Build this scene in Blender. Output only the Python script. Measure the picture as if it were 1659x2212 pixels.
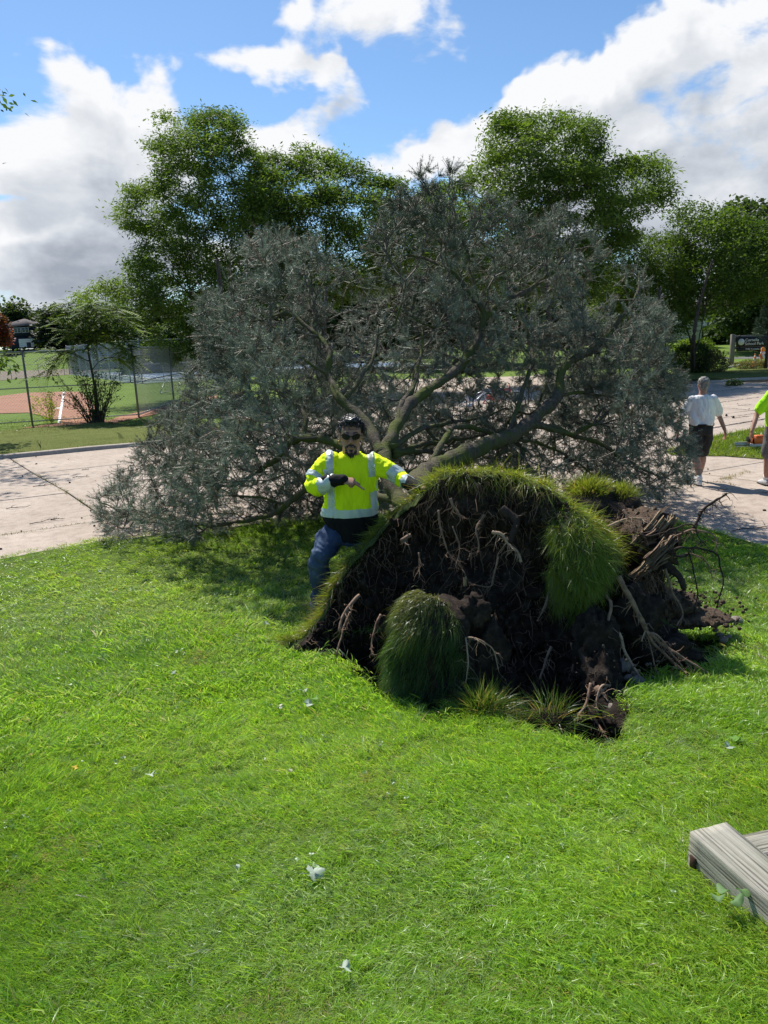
import bpy, math, random
import numpy as np
from mathutils import Vector, Matrix
random.seed(7); RNG = np.random.default_rng(11)
for o in list(bpy.data.objects): bpy.data.objects.remove(o)
SC = bpy.context.scene
COL = SC.collection

# ------------------------------------------------------------ camera
F = 1609.0                      # focal length in measuring units (photo measured at 1659 x 2212)
PITCH = math.atan(371 / F); ROLL = math.radians(-2.2); EYE = np.array([0, 0, 2.35])
cam = bpy.data.cameras.new('camera'); camo = bpy.data.objects.new('camera', cam); COL.objects.link(camo)
cam.sensor_fit = 'VERTICAL'; cam.sensor_height = 36.0; cam.lens = 36.0 * F / 2212
cam.clip_start = 0.05; cam.clip_end = 4000
CM = Matrix.Rotation(math.pi / 2 - PITCH, 3, 'X') @ Matrix.Rotation(ROLL, 3, 'Z')
camo.matrix_world = Matrix.Translation(EYE) @ CM.to_4x4()
SC.camera = camo
CMN = np.array(CM)

# ------------------------------------------------------------ sun, exposure
SUN_EL = math.radians(52); SUN_DIR = np.array([-0.43, 0.90, 0.0]); SUN_DIR /= np.linalg.norm(SUN_DIR)
SV = np.array([SUN_DIR[0] * math.cos(SUN_EL), SUN_DIR[1] * math.cos(SUN_EL), math.sin(SUN_EL)])
sun = bpy.data.lights.new('sun', 'SUN'); sun.energy = 4.4; sun.angle = math.radians(0.55); sun.color = (1.0, 0.955, 0.88)
suno = bpy.data.objects.new('sun', sun); COL.objects.link(suno)
suno.rotation_euler = Vector(SV).to_track_quat('Z', 'Y').to_euler()
SC.view_settings.view_transform = 'Standard'; SC.view_settings.look = 'None'
SC.view_settings.exposure = 0.6; SC.view_settings.gamma = 1.0; SC.view_settings.use_curve_mapping = False

# ------------------------------------------------------------ world: daylight sky with clouds placed by azimuth and elevation
W = bpy.data.worlds.new('World'); SC.world = W; W.use_nodes = True
nt = W.node_tree; nt.nodes.clear()
def wn(t, **k):
    n = nt.nodes.new(t)
    for a, v in k.items(): setattr(n, a, v)
    return n
def build_sky():
    L = nt.links.new
    out = wn('ShaderNodeOutputWorld')
    sky = wn('ShaderNodeTexSky', sky_type='NISHITA', sun_disc=False, sun_elevation=SUN_EL,
             sun_rotation=math.atan2(SUN_DIR[0], SUN_DIR[1]), altitude=200, air_density=1.0, dust_density=0.3, ozone_density=2.5)
    # cloud density as a node group of a direction
    g = bpy.data.node_groups.new('cloud_field', 'ShaderNodeTree')
    g.interface.new_socket('Vector', in_out='INPUT', socket_type='NodeSocketVector')
    g.interface.new_socket('Density', in_out='OUTPUT', socket_type='NodeSocketFloat')
    gi = g.nodes.new('NodeGroupInput'); go = g.nodes.new('NodeGroupOutput'); gl = g.links.new
    def gm(op, a, b=None, c=None):
        n = g.nodes.new('ShaderNodeMath'); n.operation = op
        for i, v in enumerate((a, b, c)):
            if v is None: continue
            if isinstance(v, (int, float)): n.inputs[i].default_value = v
            else: gl(v, n.inputs[i])
        return n.outputs[0]
    vec = gi.outputs[0]
    def noise(vec, s, d, r=0.55, dist=0.0):
        n = g.nodes.new('ShaderNodeTexNoise'); n.inputs['Scale'].default_value = s; n.inputs['Detail'].default_value = d
        n.inputs['Roughness'].default_value = r; n.inputs['Distortion'].default_value = dist; gl(vec, n.inputs['Vector']); return n
    sq = g.nodes.new('ShaderNodeVectorMath'); sq.operation = 'MULTIPLY'; gl(vec, sq.inputs[0]); sq.inputs[1].default_value = (1, 1, 1.7)
    n1 = noise(sq.outputs[0], 8.0, 10, 0.56, 0.2); n0 = noise(sq.outputs[0], 2.6, 4, 0.5)
    wv = noise(vec, 7.0, 4, 0.6)
    sub = g.nodes.new('ShaderNodeVectorMath'); sub.operation = 'SUBTRACT'; gl(wv.outputs['Color'], sub.inputs[0]); sub.inputs[1].default_value = (.5, .5, .5)
    scv = g.nodes.new('ShaderNodeVectorMath'); scv.operation = 'MULTIPLY_ADD'; gl(sub.outputs[0], scv.inputs[0]); scv.inputs[1].default_value = (.16, .16, .16); gl(vec, scv.inputs[2])
    sp = g.nodes.new('ShaderNodeSeparateXYZ'); gl(scv.outputs[0], sp.inputs[0])
    az = gm('ARCTAN2', sp.outputs[0], sp.outputs[1]); el = gm('ARCSINE', sp.outputs[2])
    # blobs: measured cloud centres and half sizes (amp > 0 cloud, < 0 clear blue)
    blobs = [(180, 190, 190, 105, 1), (90, 335, 220, 62, .95), (220, 372, 120, 36, .6), (60, 500, 300, 55, .85), (250, 475, 140, 60, .6), (60, 605, 320, 45, .8), (330, 560, 120, 40, .6), (60, 415, 200, 16, -.5), (300, 300, 60, 60, .5),
             (600, 290, 80, 55, .7), (500, 120, 95, 60, .8), (600, 150, 110, 50, .7), (700, 180, 90, 45, .6), (770, 240, 110, 55, 1), (870, 60, 130, 65, .9),
             (970, 20, 150, 50, .6), (1080, 290, 190, 80, .8), (1250, 260, 200, 100, 1), (1400, 330, 260, 180, 1), (1550, 230, 240, 110, 1), (1520, 60, 180, 60, .8),
             (1000, 370, 170, 60, .8), (1650, 400, 260, 180, .9), (1005, 110, 30, 20, .5), (630, 20, 90, 25, .7), (680, 350, 90, 40, .7),
             (100, 40, 330, 55, -1), (330, 90, 90, 60, -.5), (1130, 170, 150, 70, -1), (1000, 220, 110, 60, -.8), (1270, 90, 60, 60, -.8), (800, 165, 60, 40, -.6), (700, 125, 50, 22, -.5), (640, 215, 60, 18, -.4), (880, 330, 60, 25, -.4),
             (420, 230, 50, 80, -.3), (1250, -30, 200, 50, -.5), (1640, 110, 130, 20, -.5), (480, 320, 60, 60, -.5), (840, 200, 60, 30, -.5), (560, 215, 120, 18, -.3)]
    tot = None
    for (bx, by, rx, ry, amp) in blobs:
        d = CMN @ np.array([(bx - 829.5) / F, -(by - 1106) / F, -1.0]); d /= np.linalg.norm(d)
        a0 = math.atan2(d[0], d[1]); e0 = math.asin(d[2]); sa = rx / F / math.cos(e0) * .95; se = ry / F * .95
        u = gm('MULTIPLY', gm('SUBTRACT', az, a0), 1 / sa); v = gm('MULTIPLY', gm('SUBTRACT', el, e0), 1 / se)
        q = gm('ADD', gm('MULTIPLY', u, u), gm('MULTIPLY', v, v))
        e = gm('MULTIPLY', gm('POWER', 2.718, gm('MULTIPLY', q, -0.8)), amp * 1.0)
        tot = e if tot is None else gm('ADD', tot, e)
    tot = gm('MAXIMUM', gm('MINIMUM', tot, 1.15), -1.0)
    # around the measured part the same broken cloud goes on
    base = gm('MULTIPLY', gm('SUBTRACT', n0.outputs[0], 0.47), 2.6)
    dens = gm('ADD', gm('ADD', gm('MULTIPLY', tot, 0.62), gm('MULTIPLY', base, 0.32)), gm('MULTIPLY', gm('SUBTRACT', n1.outputs[0], 0.5), 2.15))
    # low band towards the horizon is thicker cloud
    low = gm('MULTIPLY', gm('POWER', 2.718, gm('MULTIPLY', gm('MAXIMUM', el, 0), -9.0)), 0.25)
    dens = gm('SUBTRACT', gm('ADD', dens, low), 0.36)
    gl(dens, go.inputs[0])
    tc = wn('ShaderNodeTexCoord')
    A = wn('ShaderNodeGroup'); A.node_tree = g; L(tc.outputs['Generated'], A.inputs[0])
    ofs = wn('ShaderNodeVectorMath', operation='ADD'); L(tc.outputs['Generated'], ofs.inputs[0]); ofs.inputs[1].default_value = (-0.012, 0.0, 0.045)
    nrm = wn('ShaderNodeVectorMath', operation='NORMALIZE'); L(ofs.outputs[0], nrm.inputs[0])
    B = wn('ShaderNodeGroup'); B.node_tree = g; L(nrm.outputs[0], B.inputs[0])
    ofs2 = wn('ShaderNodeVectorMath', operation='ADD'); L(tc.outputs['Generated'], ofs2.inputs[0]); ofs2.inputs[1].default_value = (-0.03, 0.0, 0.12)
    nrm2 = wn('ShaderNodeVectorMath', operation='NORMALIZE'); L(ofs2.outputs[0], nrm2.inputs[0])
    B2 = wn('ShaderNodeGroup'); B2.node_tree = g; L(nrm2.outputs[0], B2.inputs[0])
    mask = wn('ShaderNodeMapRange', interpolation_type='SMOOTHSTEP'); L(A.outputs[0], mask.inputs[0]); mask.inputs[1].default_value = 0.0; mask.inputs[2].default_value = 0.34
    def m(op, a, b):
        n = wn('ShaderNodeMath', operation=op)
        for i, v in enumerate((a, b)):
            if isinstance(v, (int, float)): n.inputs[i].default_value = v
            else: L(v, n.inputs[i])
        return n.outputs[0]
    thick = m('ADD', m('MULTIPLY', m('MAXIMUM', B.outputs[0], 0), 0.55), m('MULTIPLY', m('MAXIMUM', B2.outputs[0], 0), 0.55))
    lit = wn('ShaderNodeMapRange'); L(thick, lit.inputs[0]); lit.inputs[1].default_value = 0.04; lit.inputs[2].default_value = 0.72
    lit.inputs[3].default_value = 1.0; lit.inputs[4].default_value = 0.0
    ramp = wn('ShaderNodeValToRGB'); L(lit.outputs[0], ramp.inputs[0])
    cr = ramp.color_ramp; cr.elements[0].position = 0.0; cr.elements[0].color = (.36, .40, .47, 1); cr.elements[1].position = 1.0; cr.elements[1].color = (.93, .94, .96, 1)
    e = cr.elements.new(0.5); e.color = (.62, .66, .72, 1)
    tint = wn('ShaderNodeMix', data_type='RGBA', blend_type='MULTIPLY'); tint.inputs[0].default_value = 1.0
    L(sky.outputs[0], tint.inputs[6]); tint.inputs[7].default_value = (0.66, 0.80, 0.90, 1)
    bg1 = wn('ShaderNodeBackground'); L(tint.outputs[2], bg1.inputs[0]); bg1.inputs[1].default_value = SKY
    bg2 = wn('ShaderNodeBackground'); L(ramp.outputs[0], bg2.inputs[0]); bg2.inputs[1].default_value = CLOUD
    mx = wn('ShaderNodeMixShader'); L(mask.outputs[0], mx.inputs[0]); L(bg1.outputs[0], mx.inputs[1]); L(bg2.outputs[0], mx.inputs[2]); L(mx.outputs[0], out.inputs[0])
SKY = 0.100; CLOUD = 0.68
build_sky()

# ------------------------------------------------------------ geometry helpers
def P(px, py, Y):
    """world point seen at measured photo position, at distance Y along the ground"""
    d = CMN @ np.array([(px - 829.5) / F, -(py - 1106) / F, -1.0]); return EYE + d * (Y / d[1])
def G(px, py, z=0.0):
    d = CMN @ np.array([(px - 829.5) / F, -(py - 1106) / F, -1.0]); return EYE + d * ((z - EYE[2]) / d[2])
EX = [-14, -7, -4.5, -3.7, -2.6, -1.46, 1, 3, 3.46, 3.67, 3.88, 4.09, 4.7, 6.5, 12]
EY = [4.4, 7.3, 8.45, 9.1, 9.6, 9.95, 10.2, 9.9, 9.5, 8.95, 8.25, 7.64, 6.9, 5.9, 4.5]
def edge_y(x): return np.interp(x, EX, EY)
def lawn_h(x, y):
    t = np.clip((9.5 - y) / 9.5, 0, 2); return 0.04 + 0.72 * t * t
def GL(px, py, pit=False):
    d = CMN @ np.array([(px - 829.5) / F, -(py - 1106) / F, -1.0]); t = 0.5
    while t < 30:
        q = EYE + d * t
        if q[2] < lawn_h(q[0], q[1]): return q
        t += 0.005
    return q
def hash3(i, j, k):
    n = (i * 374761393 + j * 668265263 + k * 2147483647 + 1274126177) & 0xFFFFFFFF
    n = ((n ^ (n >> 13)) * 1274126177) & 0xFFFFFFFF
    n = ((n ^ (n >> 15)) * 2246822519) & 0xFFFFFFFF
    return ((n ^ (n >> 16)) & 0xFFFFFF) / float(0xFFFFFF)
def vnoise(p, s):
    p = np.asarray(p, float) * s + 1000.0
    i = np.floor(p).astype(np.int64); f = p - i; f = f * f * (3 - 2 * f); r = 0
    for a in (0, 1):
        for b in (0, 1):
            for c in (0, 1):
                w = (f[:, 0] if a else 1 - f[:, 0]) * (f[:, 1] if b else 1 - f[:, 1]) * (f[:, 2] if c else 1 - f[:, 2])
                r = r + w * hash3(i[:, 0] + a, i[:, 1] + b, i[:, 2] + c)
    return r
def fbm(p, s, o=4):
    r = 0; a = 1; t = 0
    for k in range(o):
        r = r + a * (vnoise(p + k * 13.7, s * 2 ** k) - .5); t += a; a *= .5
    return r / t * 2
def in_poly(x, y, poly):
    c = np.zeros(np.shape(x), bool); n = len(poly)
    for i in range(n):
        x1, y1 = poly[i]; x2, y2 = poly[(i + 1) % n]
        if y1 == y2: continue
        cond = ((y1 > y) != (y2 > y)) & (x < (x2 - x1) * (y - y1) / (y2 - y1) + x1); c ^= cond
    return c
def poly_dist(x, y, poly, closed=True):
    d = np.full(np.shape(x), 1e9); n = len(poly)
    for i in range(n if closed else n - 1):
        ax, ay = poly[i]; bx, by = poly[(i + 1) % n]; dx, dy = bx - ax, by - ay
        t = np.clip(((x - ax) * dx + (y - ay) * dy) / (dx * dx + dy * dy + 1e-9), 0, 1)
        d = np.minimum(d, np.hypot(x - ax - t * dx, y - ay - t * dy))
    return d
def spline(pts, n):
    """Catmull-Rom through pts (any dimension) -> n samples"""
    p = np.asarray(pts, float); p = np.vstack([2 * p[0] - p[1], p, 2 * p[-1] - p[-2]])
    m = len(p) - 3; t = np.linspace(0, m - 1e-6, n); i = t.astype(int); f = (t - i)[:, None]
    a, b, c, d = p[i], p[i + 1], p[i + 2], p[i + 3]
    return .5 * ((2 * b) + (c - a) * f + (2 * a - 5 * b + 4 * c - d) * f ** 2 + (3 * b - a - 3 * c + d) * f ** 3)

def mesh_np(name, V, faces, col=None, smooth=False, uv=None):
    """faces: list of int arrays (n,3) or (n,4)"""
    me = bpy.data.meshes.new(name); V = np.asarray(V, np.float32)
    fs = [np.asarray(f, np.int32) for f in faces if len(f)]
    me.vertices.add(len(V)); me.vertices.foreach_set('co', V.ravel())
    nl = sum(f.size for f in fs); npo = sum(len(f) for f in fs)
    me.loops.add(nl); me.loops.foreach_set('vertex_index', np.concatenate([f.ravel() for f in fs]))
    tot = np.concatenate([np.full(len(f), f.shape[1], np.int32) for f in fs])
    st = np.concatenate([[0], np.cumsum(tot)[:-1]]).astype(np.int32)
    me.polygons.add(npo); me.polygons.foreach_set('loop_start', st); me.polygons.foreach_set('loop_total', tot)
    if smooth: me.polygons.foreach_set('use_smooth', np.ones(npo, bool))
    me.update(calc_edges=True)
    if col is not None:
        a = me.color_attributes.new('Col', 'FLOAT_COLOR', 'POINT'); c = np.ones((len(V), 4), np.float32); c[:, :3] = col; a.data.foreach_set('color', c.ravel())
    return me
def link(name, me, mats=None, parent=None, stuff=False):
    o = bpy.data.objects.new(name, me); COL.objects.link(o)
    if parent is not None: o.parent = parent; o.matrix_parent_inverse = parent.matrix_world.inverted() if False else Matrix.Translation(-parent.location)
    if mats is not None:
        for m in (mats if isinstance(mats, (list, tuple)) else [mats]):
            if m.name not in [x.name for x in me.materials if x]: me.materials.append(m)
    if stuff: o['kind'] = 'stuff'
    return o
def tag(o, label, cat, group=None):
    o['label'] = label; o['category'] = cat
    if group: o['group'] = group
    return o
def thing(name, loc, label, cat, group=None):
    o = bpy.data.objects.new(name, None); COL.objects.link(o); o.location = Vector(loc); o.empty_display_size = .1
    return tag(o, label, cat, group)
def structure(o): o['kind'] = 'structure'; return o


def eul(Mx):
    b = np.arcsin(np.clip(-Mx[:, 2, 0], -1, 1)); a = np.arctan2(Mx[:, 2, 1], Mx[:, 2, 2]); c = np.arctan2(Mx[:, 1, 0], Mx[:, 0, 0]); return np.column_stack([a, b, c])
def frame_z(d, ref):
    """matrices whose z axis is d and whose x axis lies towards ref"""
    x = ref - d * (ref * d).sum(1, keepdims=True); x /= np.linalg.norm(x, axis=1, keepdims=True) + 1e-9; return np.stack([x, np.cross(d, x), d], 2)
def scatter(name, pts, rot, scl, cols, sources, parent=None):
    """one object that strews small source meshes over points (geometry nodes)"""
    n = len(pts); me = bpy.data.meshes.new(name); me.vertices.add(n); me.vertices.foreach_set('co', np.asarray(pts, np.float32).ravel())
    for nm_, ty, dat in (('rot', 'FLOAT_VECTOR', rot), ('scl', 'FLOAT_VECTOR', scl)): a = me.attributes.new(nm_, ty, 'POINT'); a.data.foreach_set('vector', np.asarray(dat, np.float32).ravel())
    a = me.attributes.new('icol', 'FLOAT_COLOR', 'POINT'); c = np.ones((n, 4), np.float32); c[:, :3] = cols; a.data.foreach_set('color', c.ravel())
    a = me.attributes.new('pick', 'INT', 'POINT'); a.data.foreach_set('value', RNG.integers(0, len(sources), n).astype(np.int32)); me.update()
    o = link(name, me, None, parent, True); g = bpy.data.node_groups.new(name + '_strew', 'GeometryNodeTree'); g.interface.new_socket('Geometry', in_out='INPUT', socket_type='NodeSocketGeometry'); g.interface.new_socket('Geometry', in_out='OUTPUT', socket_type='NodeSocketGeometry')
    N_ = g.nodes.new; gi, go = N_('NodeGroupInput'), N_('NodeGroupOutput'); ip = N_('GeometryNodeInstanceOnPoints'); jn = N_('GeometryNodeJoinGeometry'); ip.inputs['Pick Instance'].default_value = True
    for s in sources[::-1]:
        so = bpy.data.objects.new(s.name, s); oi = N_('GeometryNodeObjectInfo'); oi.inputs['Object'].default_value = so; oi.inputs['As Instance'].default_value = True; g.links.new(oi.outputs['Geometry'], jn.inputs[0])
    def at(nm_, ty): x = N_('GeometryNodeInputNamedAttribute'); x.data_type = ty; x.inputs[0].default_value = nm_; return x.outputs[0]
    er = N_('FunctionNodeEulerToRotation'); g.links.new(at('rot', 'FLOAT_VECTOR'), er.inputs[0]); g.links.new(er.outputs[0], ip.inputs['Rotation']); g.links.new(at('scl', 'FLOAT_VECTOR'), ip.inputs['Scale']); g.links.new(at('pick', 'INT'), ip.inputs['Instance Index'])
    g.links.new(gi.outputs[0], ip.inputs['Points']); g.links.new(jn.outputs[0], ip.inputs['Instance']); g.links.new(ip.outputs[0], go.inputs[0]); md = o.modifiers.new('strew', 'NODES'); md.node_group = g; return o

class MB:
    """collects shapes into one mesh"""
    def __init__(s): s.v = []; s.q = []; s.t = []; s.n = 0; s.c = []
    def add(s, V, quads=(), tris=(), col=None):
        V = np.asarray(V, float)
        if len(quads): s.q.append(np.asarray(quads) + s.n)
        if len(tris): s.t.append(np.asarray(tris) + s.n)
        s.v.append(V); s.c.append(np.tile(np.array(col if col is not None else (1, 1, 1), float), (len(V), 1)) if np.ndim(col) < 2 else np.asarray(col)); s.n += len(V); return s
    def box(s, c, size, rz=0, M=None, bevel=0.0, col=None):
        hx, hy, hz = [v / 2 for v in size]; b = min(bevel, hx * .9, hy * .9, hz * .9)
        if b <= 0:
            v = np.array([(x, y, z) for z in (-hz, hz) for x, y in ((-hx, -hy), (hx, -hy), (hx, hy), (-hx, hy))])
            q = [(3, 2, 1, 0), (4, 5, 6, 7), (0, 1, 5, 4), (1, 2, 6, 5), (2, 3, 7, 6), (3, 0, 4, 7)]
        else:
            v = []
            for z, k in ((-hz, b), (-hz + b, 0), (hz - b, 0), (hz, b)):
                X, Yy = hx - k, hy - k
                if k == 0: v += [(-X + b, -Yy, z), (X - b, -Yy, z), (X, -Yy + b, z), (X, Yy - b, z), (X - b, Yy, z), (-X + b, Yy, z), (-X, Yy - b, z), (-X, -Yy + b, z)]
                else: v += [(-X, -Yy, z), (X, -Yy, z), (X, -Yy, z), (X, Yy, z), (X, Yy, z), (-X, Yy, z), (-X, Yy, z), (-X, -Yy, z)]
            v = np.array(v); q = []
            for r in range(3):
                for k in range(8): q.append((r * 8 + k, r * 8 + (k + 1) % 8, r * 8 + 8 + (k + 1) % 8, r * 8 + 8 + k))
            q += [(24, 26, 28, 30), (6, 4, 2, 0)]
        if M is None: M = np.array(Matrix.Rotation(rz, 3, 'Z'))
        return s.add(v @ np.asarray(M).T + np.asarray(c), q, (), col)
    def tube(s, pts, r, n=6, cap=True, col=None, flat=1.0):
        p = np.asarray(pts, float); r = np.broadcast_to(np.asarray(r, float), (len(p),))
        t = np.gradient(p, axis=0); t /= np.linalg.norm(t, axis=1)[:, None] + 1e-9
        ref = np.array([0, 0, 1.]) if abs(t[:, 2]).mean() < .8 else np.array([0, 1., 0])
        a = np.cross(t, ref); a /= np.linalg.norm(a, axis=1)[:, None] + 1e-9; b = np.cross(a, t)
        th = np.arange(n) * 2 * math.pi / n
        V = p[:, None] + (a[:, None] * np.cos(th)[None, :, None] + b[:, None] * np.sin(th)[None, :, None] * flat) * r[:, None, None]
        k = len(p); i = np.arange(k - 1)[:, None] * n; j = np.arange(n)[None]; j2 = (j + 1) % n
        Q = np.stack([i + j, i + j2, i + n + j2, i + n + j], -1).reshape(-1, 4); V = V.reshape(-1, 3); T = []
        if cap:
            V = np.vstack([V, p[0], p[-1]]); c0 = k * n
            T = [(c0, (m + 1) % n, m) for m in range(n)] + [(c0 + 1, (k - 1) * n + m, (k - 1) * n + (m + 1) % n) for m in range(n)]
        return s.add(V, Q, T, col)
    def ring_loft(s, secs, n=18, col=None):
        """secs: (centre, half-vector a, half-vector b); closed body"""
        th = np.arange(n) * 2 * math.pi / n; V = []
        for c, a, b in secs: V.append(np.asarray(c) + np.cos(th)[:, None] * np.asarray(a) + np.sin(th)[:, None] * np.asarray(b))
        V = np.vstack(V); k = len(secs); i = np.arange(k - 1)[:, None] * n; j = np.arange(n)[None]; j2 = (j + 1) % n
        Q = np.stack([i + j, i + j2, i + n + j2, i + n + j], -1).reshape(-1, 4)
        V = np.vstack([V, secs[0][0], secs[-1][0]]); c0 = k * n
        T = [(c0, (m + 1) % n, m) for m in range(n)] + [(c0 + 1, (k - 1) * n + m, (k - 1) * n + (m + 1) % n) for m in range(n)]
        return s.add(V, Q, T, col)
    def ball(s, c, r, n=10, M=None, col=None):
        r = np.broadcast_to(np.asarray(r, float), (3,)); V = [(0, 0, -1)]; m = n // 2 + 1
        for a in range(1, m):
            ph = -math.pi / 2 + math.pi * a / m
            V += [(math.cos(ph) * math.cos(2 * math.pi * k / n), math.cos(ph) * math.sin(2 * math.pi * k / n), math.sin(ph)) for k in range(n)]
        V.append((0, 0, 1)); V = np.array(V) * r
        if M is not None: V = V @ np.asarray(M).T
        Q = [(1 + a * n + k, 1 + a * n + (k + 1) % n, 1 + (a + 1) * n + (k + 1) % n, 1 + (a + 1) * n + k) for a in range(m - 2) for k in range(n)]
        T = [(0, 1 + (k + 1) % n, 1 + k) for k in range(n)] + [(len(V) - 1, 1 + (m - 2) * n + k, 1 + (m - 2) * n + (k + 1) % n) for k in range(n)]
        return s.add(V + np.asarray(c), Q, T, col)
    def build(s, name, mat, parent=None, smooth=False, stuff=False, col=False):
        f = []
        if s.q: f.append(np.vstack(s.q))
        if s.t: f.append(np.vstack(s.t))
        me = mesh_np(name, np.vstack(s.v), f, np.vstack(s.c) if col else None, smooth)
        return link(name, me, mat, parent, stuff)
def poly_sheet(name, poly, z, mat, parent=None):
    me = bpy.data.meshes.new(name); me.from_pydata([(p[0], p[1], z) for p in poly], [], [list(range(len(poly)))]); me.update()
    if me.polygons[0].normal.z < 0: me.flip_normals()
    return link(name, me, mat, parent)

# ------------------------------------------------------------ materials
MATS = {}
def rgb(h, k=1.0): return (h[0] * k, h[1] * k, h[2] * k, 1)
class NM:
    def __init__(s, name):
        s.m = bpy.data.materials.new(name); s.m.use_nodes = True; s.t = s.m.node_tree; s.t.nodes.clear()
        s.out = s.n('ShaderNodeOutputMaterial'); MATS[name] = s.m; s.tc = s.n('ShaderNodeTexCoord')
    def n(s, t, **k):
        n = s.t.nodes.new(t)
        for a, v in k.items(): setattr(n, a, v)
        return n
    def L(s, a, b): s.t.links.new(a, b)
    def noise(s, scale, detail=5, rough=.55, vec=None, stretch=None):
        n = s.n('ShaderNodeTexNoise'); n.inputs['Scale'].default_value = scale; n.inputs['Detail'].default_value = detail; n.inputs['Roughness'].default_value = rough
        v = vec or s.tc.outputs['Object']
        if stretch is not None:
            mp = s.n('ShaderNodeMapping'); mp.inputs['Scale'].default_value = stretch; s.L(v, mp.inputs[0]); v = mp.outputs[0]
        s.L(v, n.inputs['Vector']); return n.outputs[0]
    def ramp(s, x, stops):
        r = s.n('ShaderNodeValToRGB'); s.L(x, r.inputs[0]); e = r.color_ramp.elements
        while len(e) < len(stops): e.new(.5)
        for i, (p, c) in enumerate(stops): e[i].position = p; e[i].color = (*c[:3], 1)
        return r.outputs[0]
    def mix(s, f, a, b, mode='MIX'):
        n = s.n('ShaderNodeMix', data_type='RGBA', blend_type=mode)
        for i, v in ((0, f), (6, a), (7, b)):
            if isinstance(v, (int, float)): n.inputs[i].default_value = v
            elif isinstance(v, tuple): n.inputs[i].default_value = (*v[:3], 1)
            else: s.L(v, n.inputs[i])
        return n.outputs[2]
    def attr(s, name='Col'): return s.n('ShaderNodeVertexColor', layer_name=name).outputs[0]
    def bsdf(s, col, rough=.8, spec=.3, metal=0, bump=None, bstr=.3, bdist=.01, trans=None, tfac=.4, sheen=0):
        b = s.n('ShaderNodeBsdfPrincipled')
        if isinstance(col, tuple): b.inputs['Base Color'].default_value = (*col[:3], 1)
        else: s.L(col, b.inputs['Base Color'])
        b.inputs['Roughness'].default_value = rough; b.inputs['Specular IOR Level'].default_value = spec; b.inputs['Metallic'].default_value = metal
        if bump is not None:
            bn = s.n('ShaderNodeBump'); bn.inputs['Strength'].default_value = bstr; bn.inputs['Distance'].default_value = bdist; s.L(bump, bn.inputs['Height']); s.L(bn.outputs[0], b.inputs['Normal'])
        o = b.outputs[0]
        if trans is not None:
            t = s.n('ShaderNodeBsdfTranslucent')
            if isinstance(trans, tuple): t.inputs[0].default_value = (*trans[:3], 1)
            else: s.L(trans, t.inputs[0])
            m = s.n('ShaderNodeMixShader'); m.inputs[0].default_value = tfac; s.L(o, m.inputs[1]); s.L(t.outputs[0], m.inputs[2]); o = m.outputs[0]
        s.L(o, s.out.inputs[0]); return s.m
def simple(name, c, rough=.7, spec=.3, metal=0, var=.15, scale=20, bstr=.0, bdist=.003, stretch=None):
    n = NM(name); x = n.noise(scale, 4, .6, stretch=stretch)
    col = n.ramp(x, [(.3, tuple(v * (1 - var) for v in c)), (.7, tuple(min(1, v * (1 + var)) for v in c))])
    return n.bsdf(col, rough, spec, metal, bump=x if bstr else None, bstr=bstr, bdist=bdist)
def leafmat(name, gloss=.45, spec=.4, tfac=.42, tint=(1.5, 1.55, .55), inst=False):
    n = NM(name); a = n.attr()
    if inst: ia = n.n('ShaderNodeAttribute', attribute_type='INSTANCER', attribute_name='icol'); a = n.mix(1.0, a, ia.outputs['Color'], 'MULTIPLY')
    t = n.mix(1.0, a, tint, 'MULTIPLY'); return n.bsdf(a, gloss, spec, trans=t, tfac=tfac)
M_BLADE = leafmat('grass_blade', .34, .5, .5, (1.75, 1.45, .6))
M_BLADEI = leafmat('lawn_blade', .36, .5, .5, (1.5, 1.47, .72), True); M_NEEDLEI = leafmat('fir_shoot', .5, .4, .12, (1.2, 1.2, .9), True)
M_LEAF = leafmat('tree_leaf', .6, .2, .38, (1.6, 1.7, .6))
M_NEEDLE = leafmat('fir_needle', .48, .45, .15, (1.2, 1.2, .9))
def _m():
    n = NM('lawn_soil'); g = n.ramp(n.noise(6, 6, .6), [(.3, (.06, .10, .018)), (.7, (.12, .18, .03))]); d = n.ramp(n.noise(22, 6, .65), [(.3, (.010, .008, .006)), (.75, (.034, .026, .019))])
    c = n.mix(n.attr('dirt'), g, d); b = n.noise(60, 5, .7); return n.bsdf(c, .95, .1, bump=b, bstr=.8, bdist=.02)
M_LAWN = _m()
def _m():
    n = NM('soil'); x = n.noise(14, 8, .7); y = n.noise(90, 4, .7)
    c = n.ramp(x, [(.25, (.013, .010, .008)), (.5, (.042, .031, .024)), (.75, (.12, .088, .066))]); return n.bsdf(c, .95, .15, bump=y, bstr=1, bdist=.02)
M_SOIL = _m()
def _m():
    n = NM('gravelly_soil'); x = n.noise(30, 8, .7); y = n.noise(120, 4, .7)
    c = n.ramp(x, [(.3, (.05, .035, .024)), (.7, (.22, .155, .11))]); return n.bsdf(c, .95, .15, bump=y, bstr=1, bdist=.02)
M_GSOIL = _m()
def _m():
    n = NM('concrete'); a = n.noise(.9, 6, .65); b = n.noise(55, 5, .75); c = n.noise(7, 5, .6)
    base = n.ramp(a, [(.3, (.40, .325, .262)), (.7, (.52, .435, .36))])
    sp = n.ramp(b, [(.36, (.55, .53, .51)), (.52, (1, 1, 1))]); base = n.mix(.75, base, sp, 'MULTIPLY')
    st = n.ramp(c, [(.28, (.62, .60, .58)), (.55, (1, 1, 1))]); base = n.mix(.7, base, st, 'MULTIPLY')
    return n.bsdf(base, .9, .2, bump=b, bstr=.4, bdist=.006)
M_CONC = _m()
M_GAP = simple('joint_fill', (.05, .042, .032), .95, .1, 0, .4, 30)
M_KERB = simple('kerb_concrete', (.37, .32, .27), .9, .2, 0, .2, 12, .3)
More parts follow.
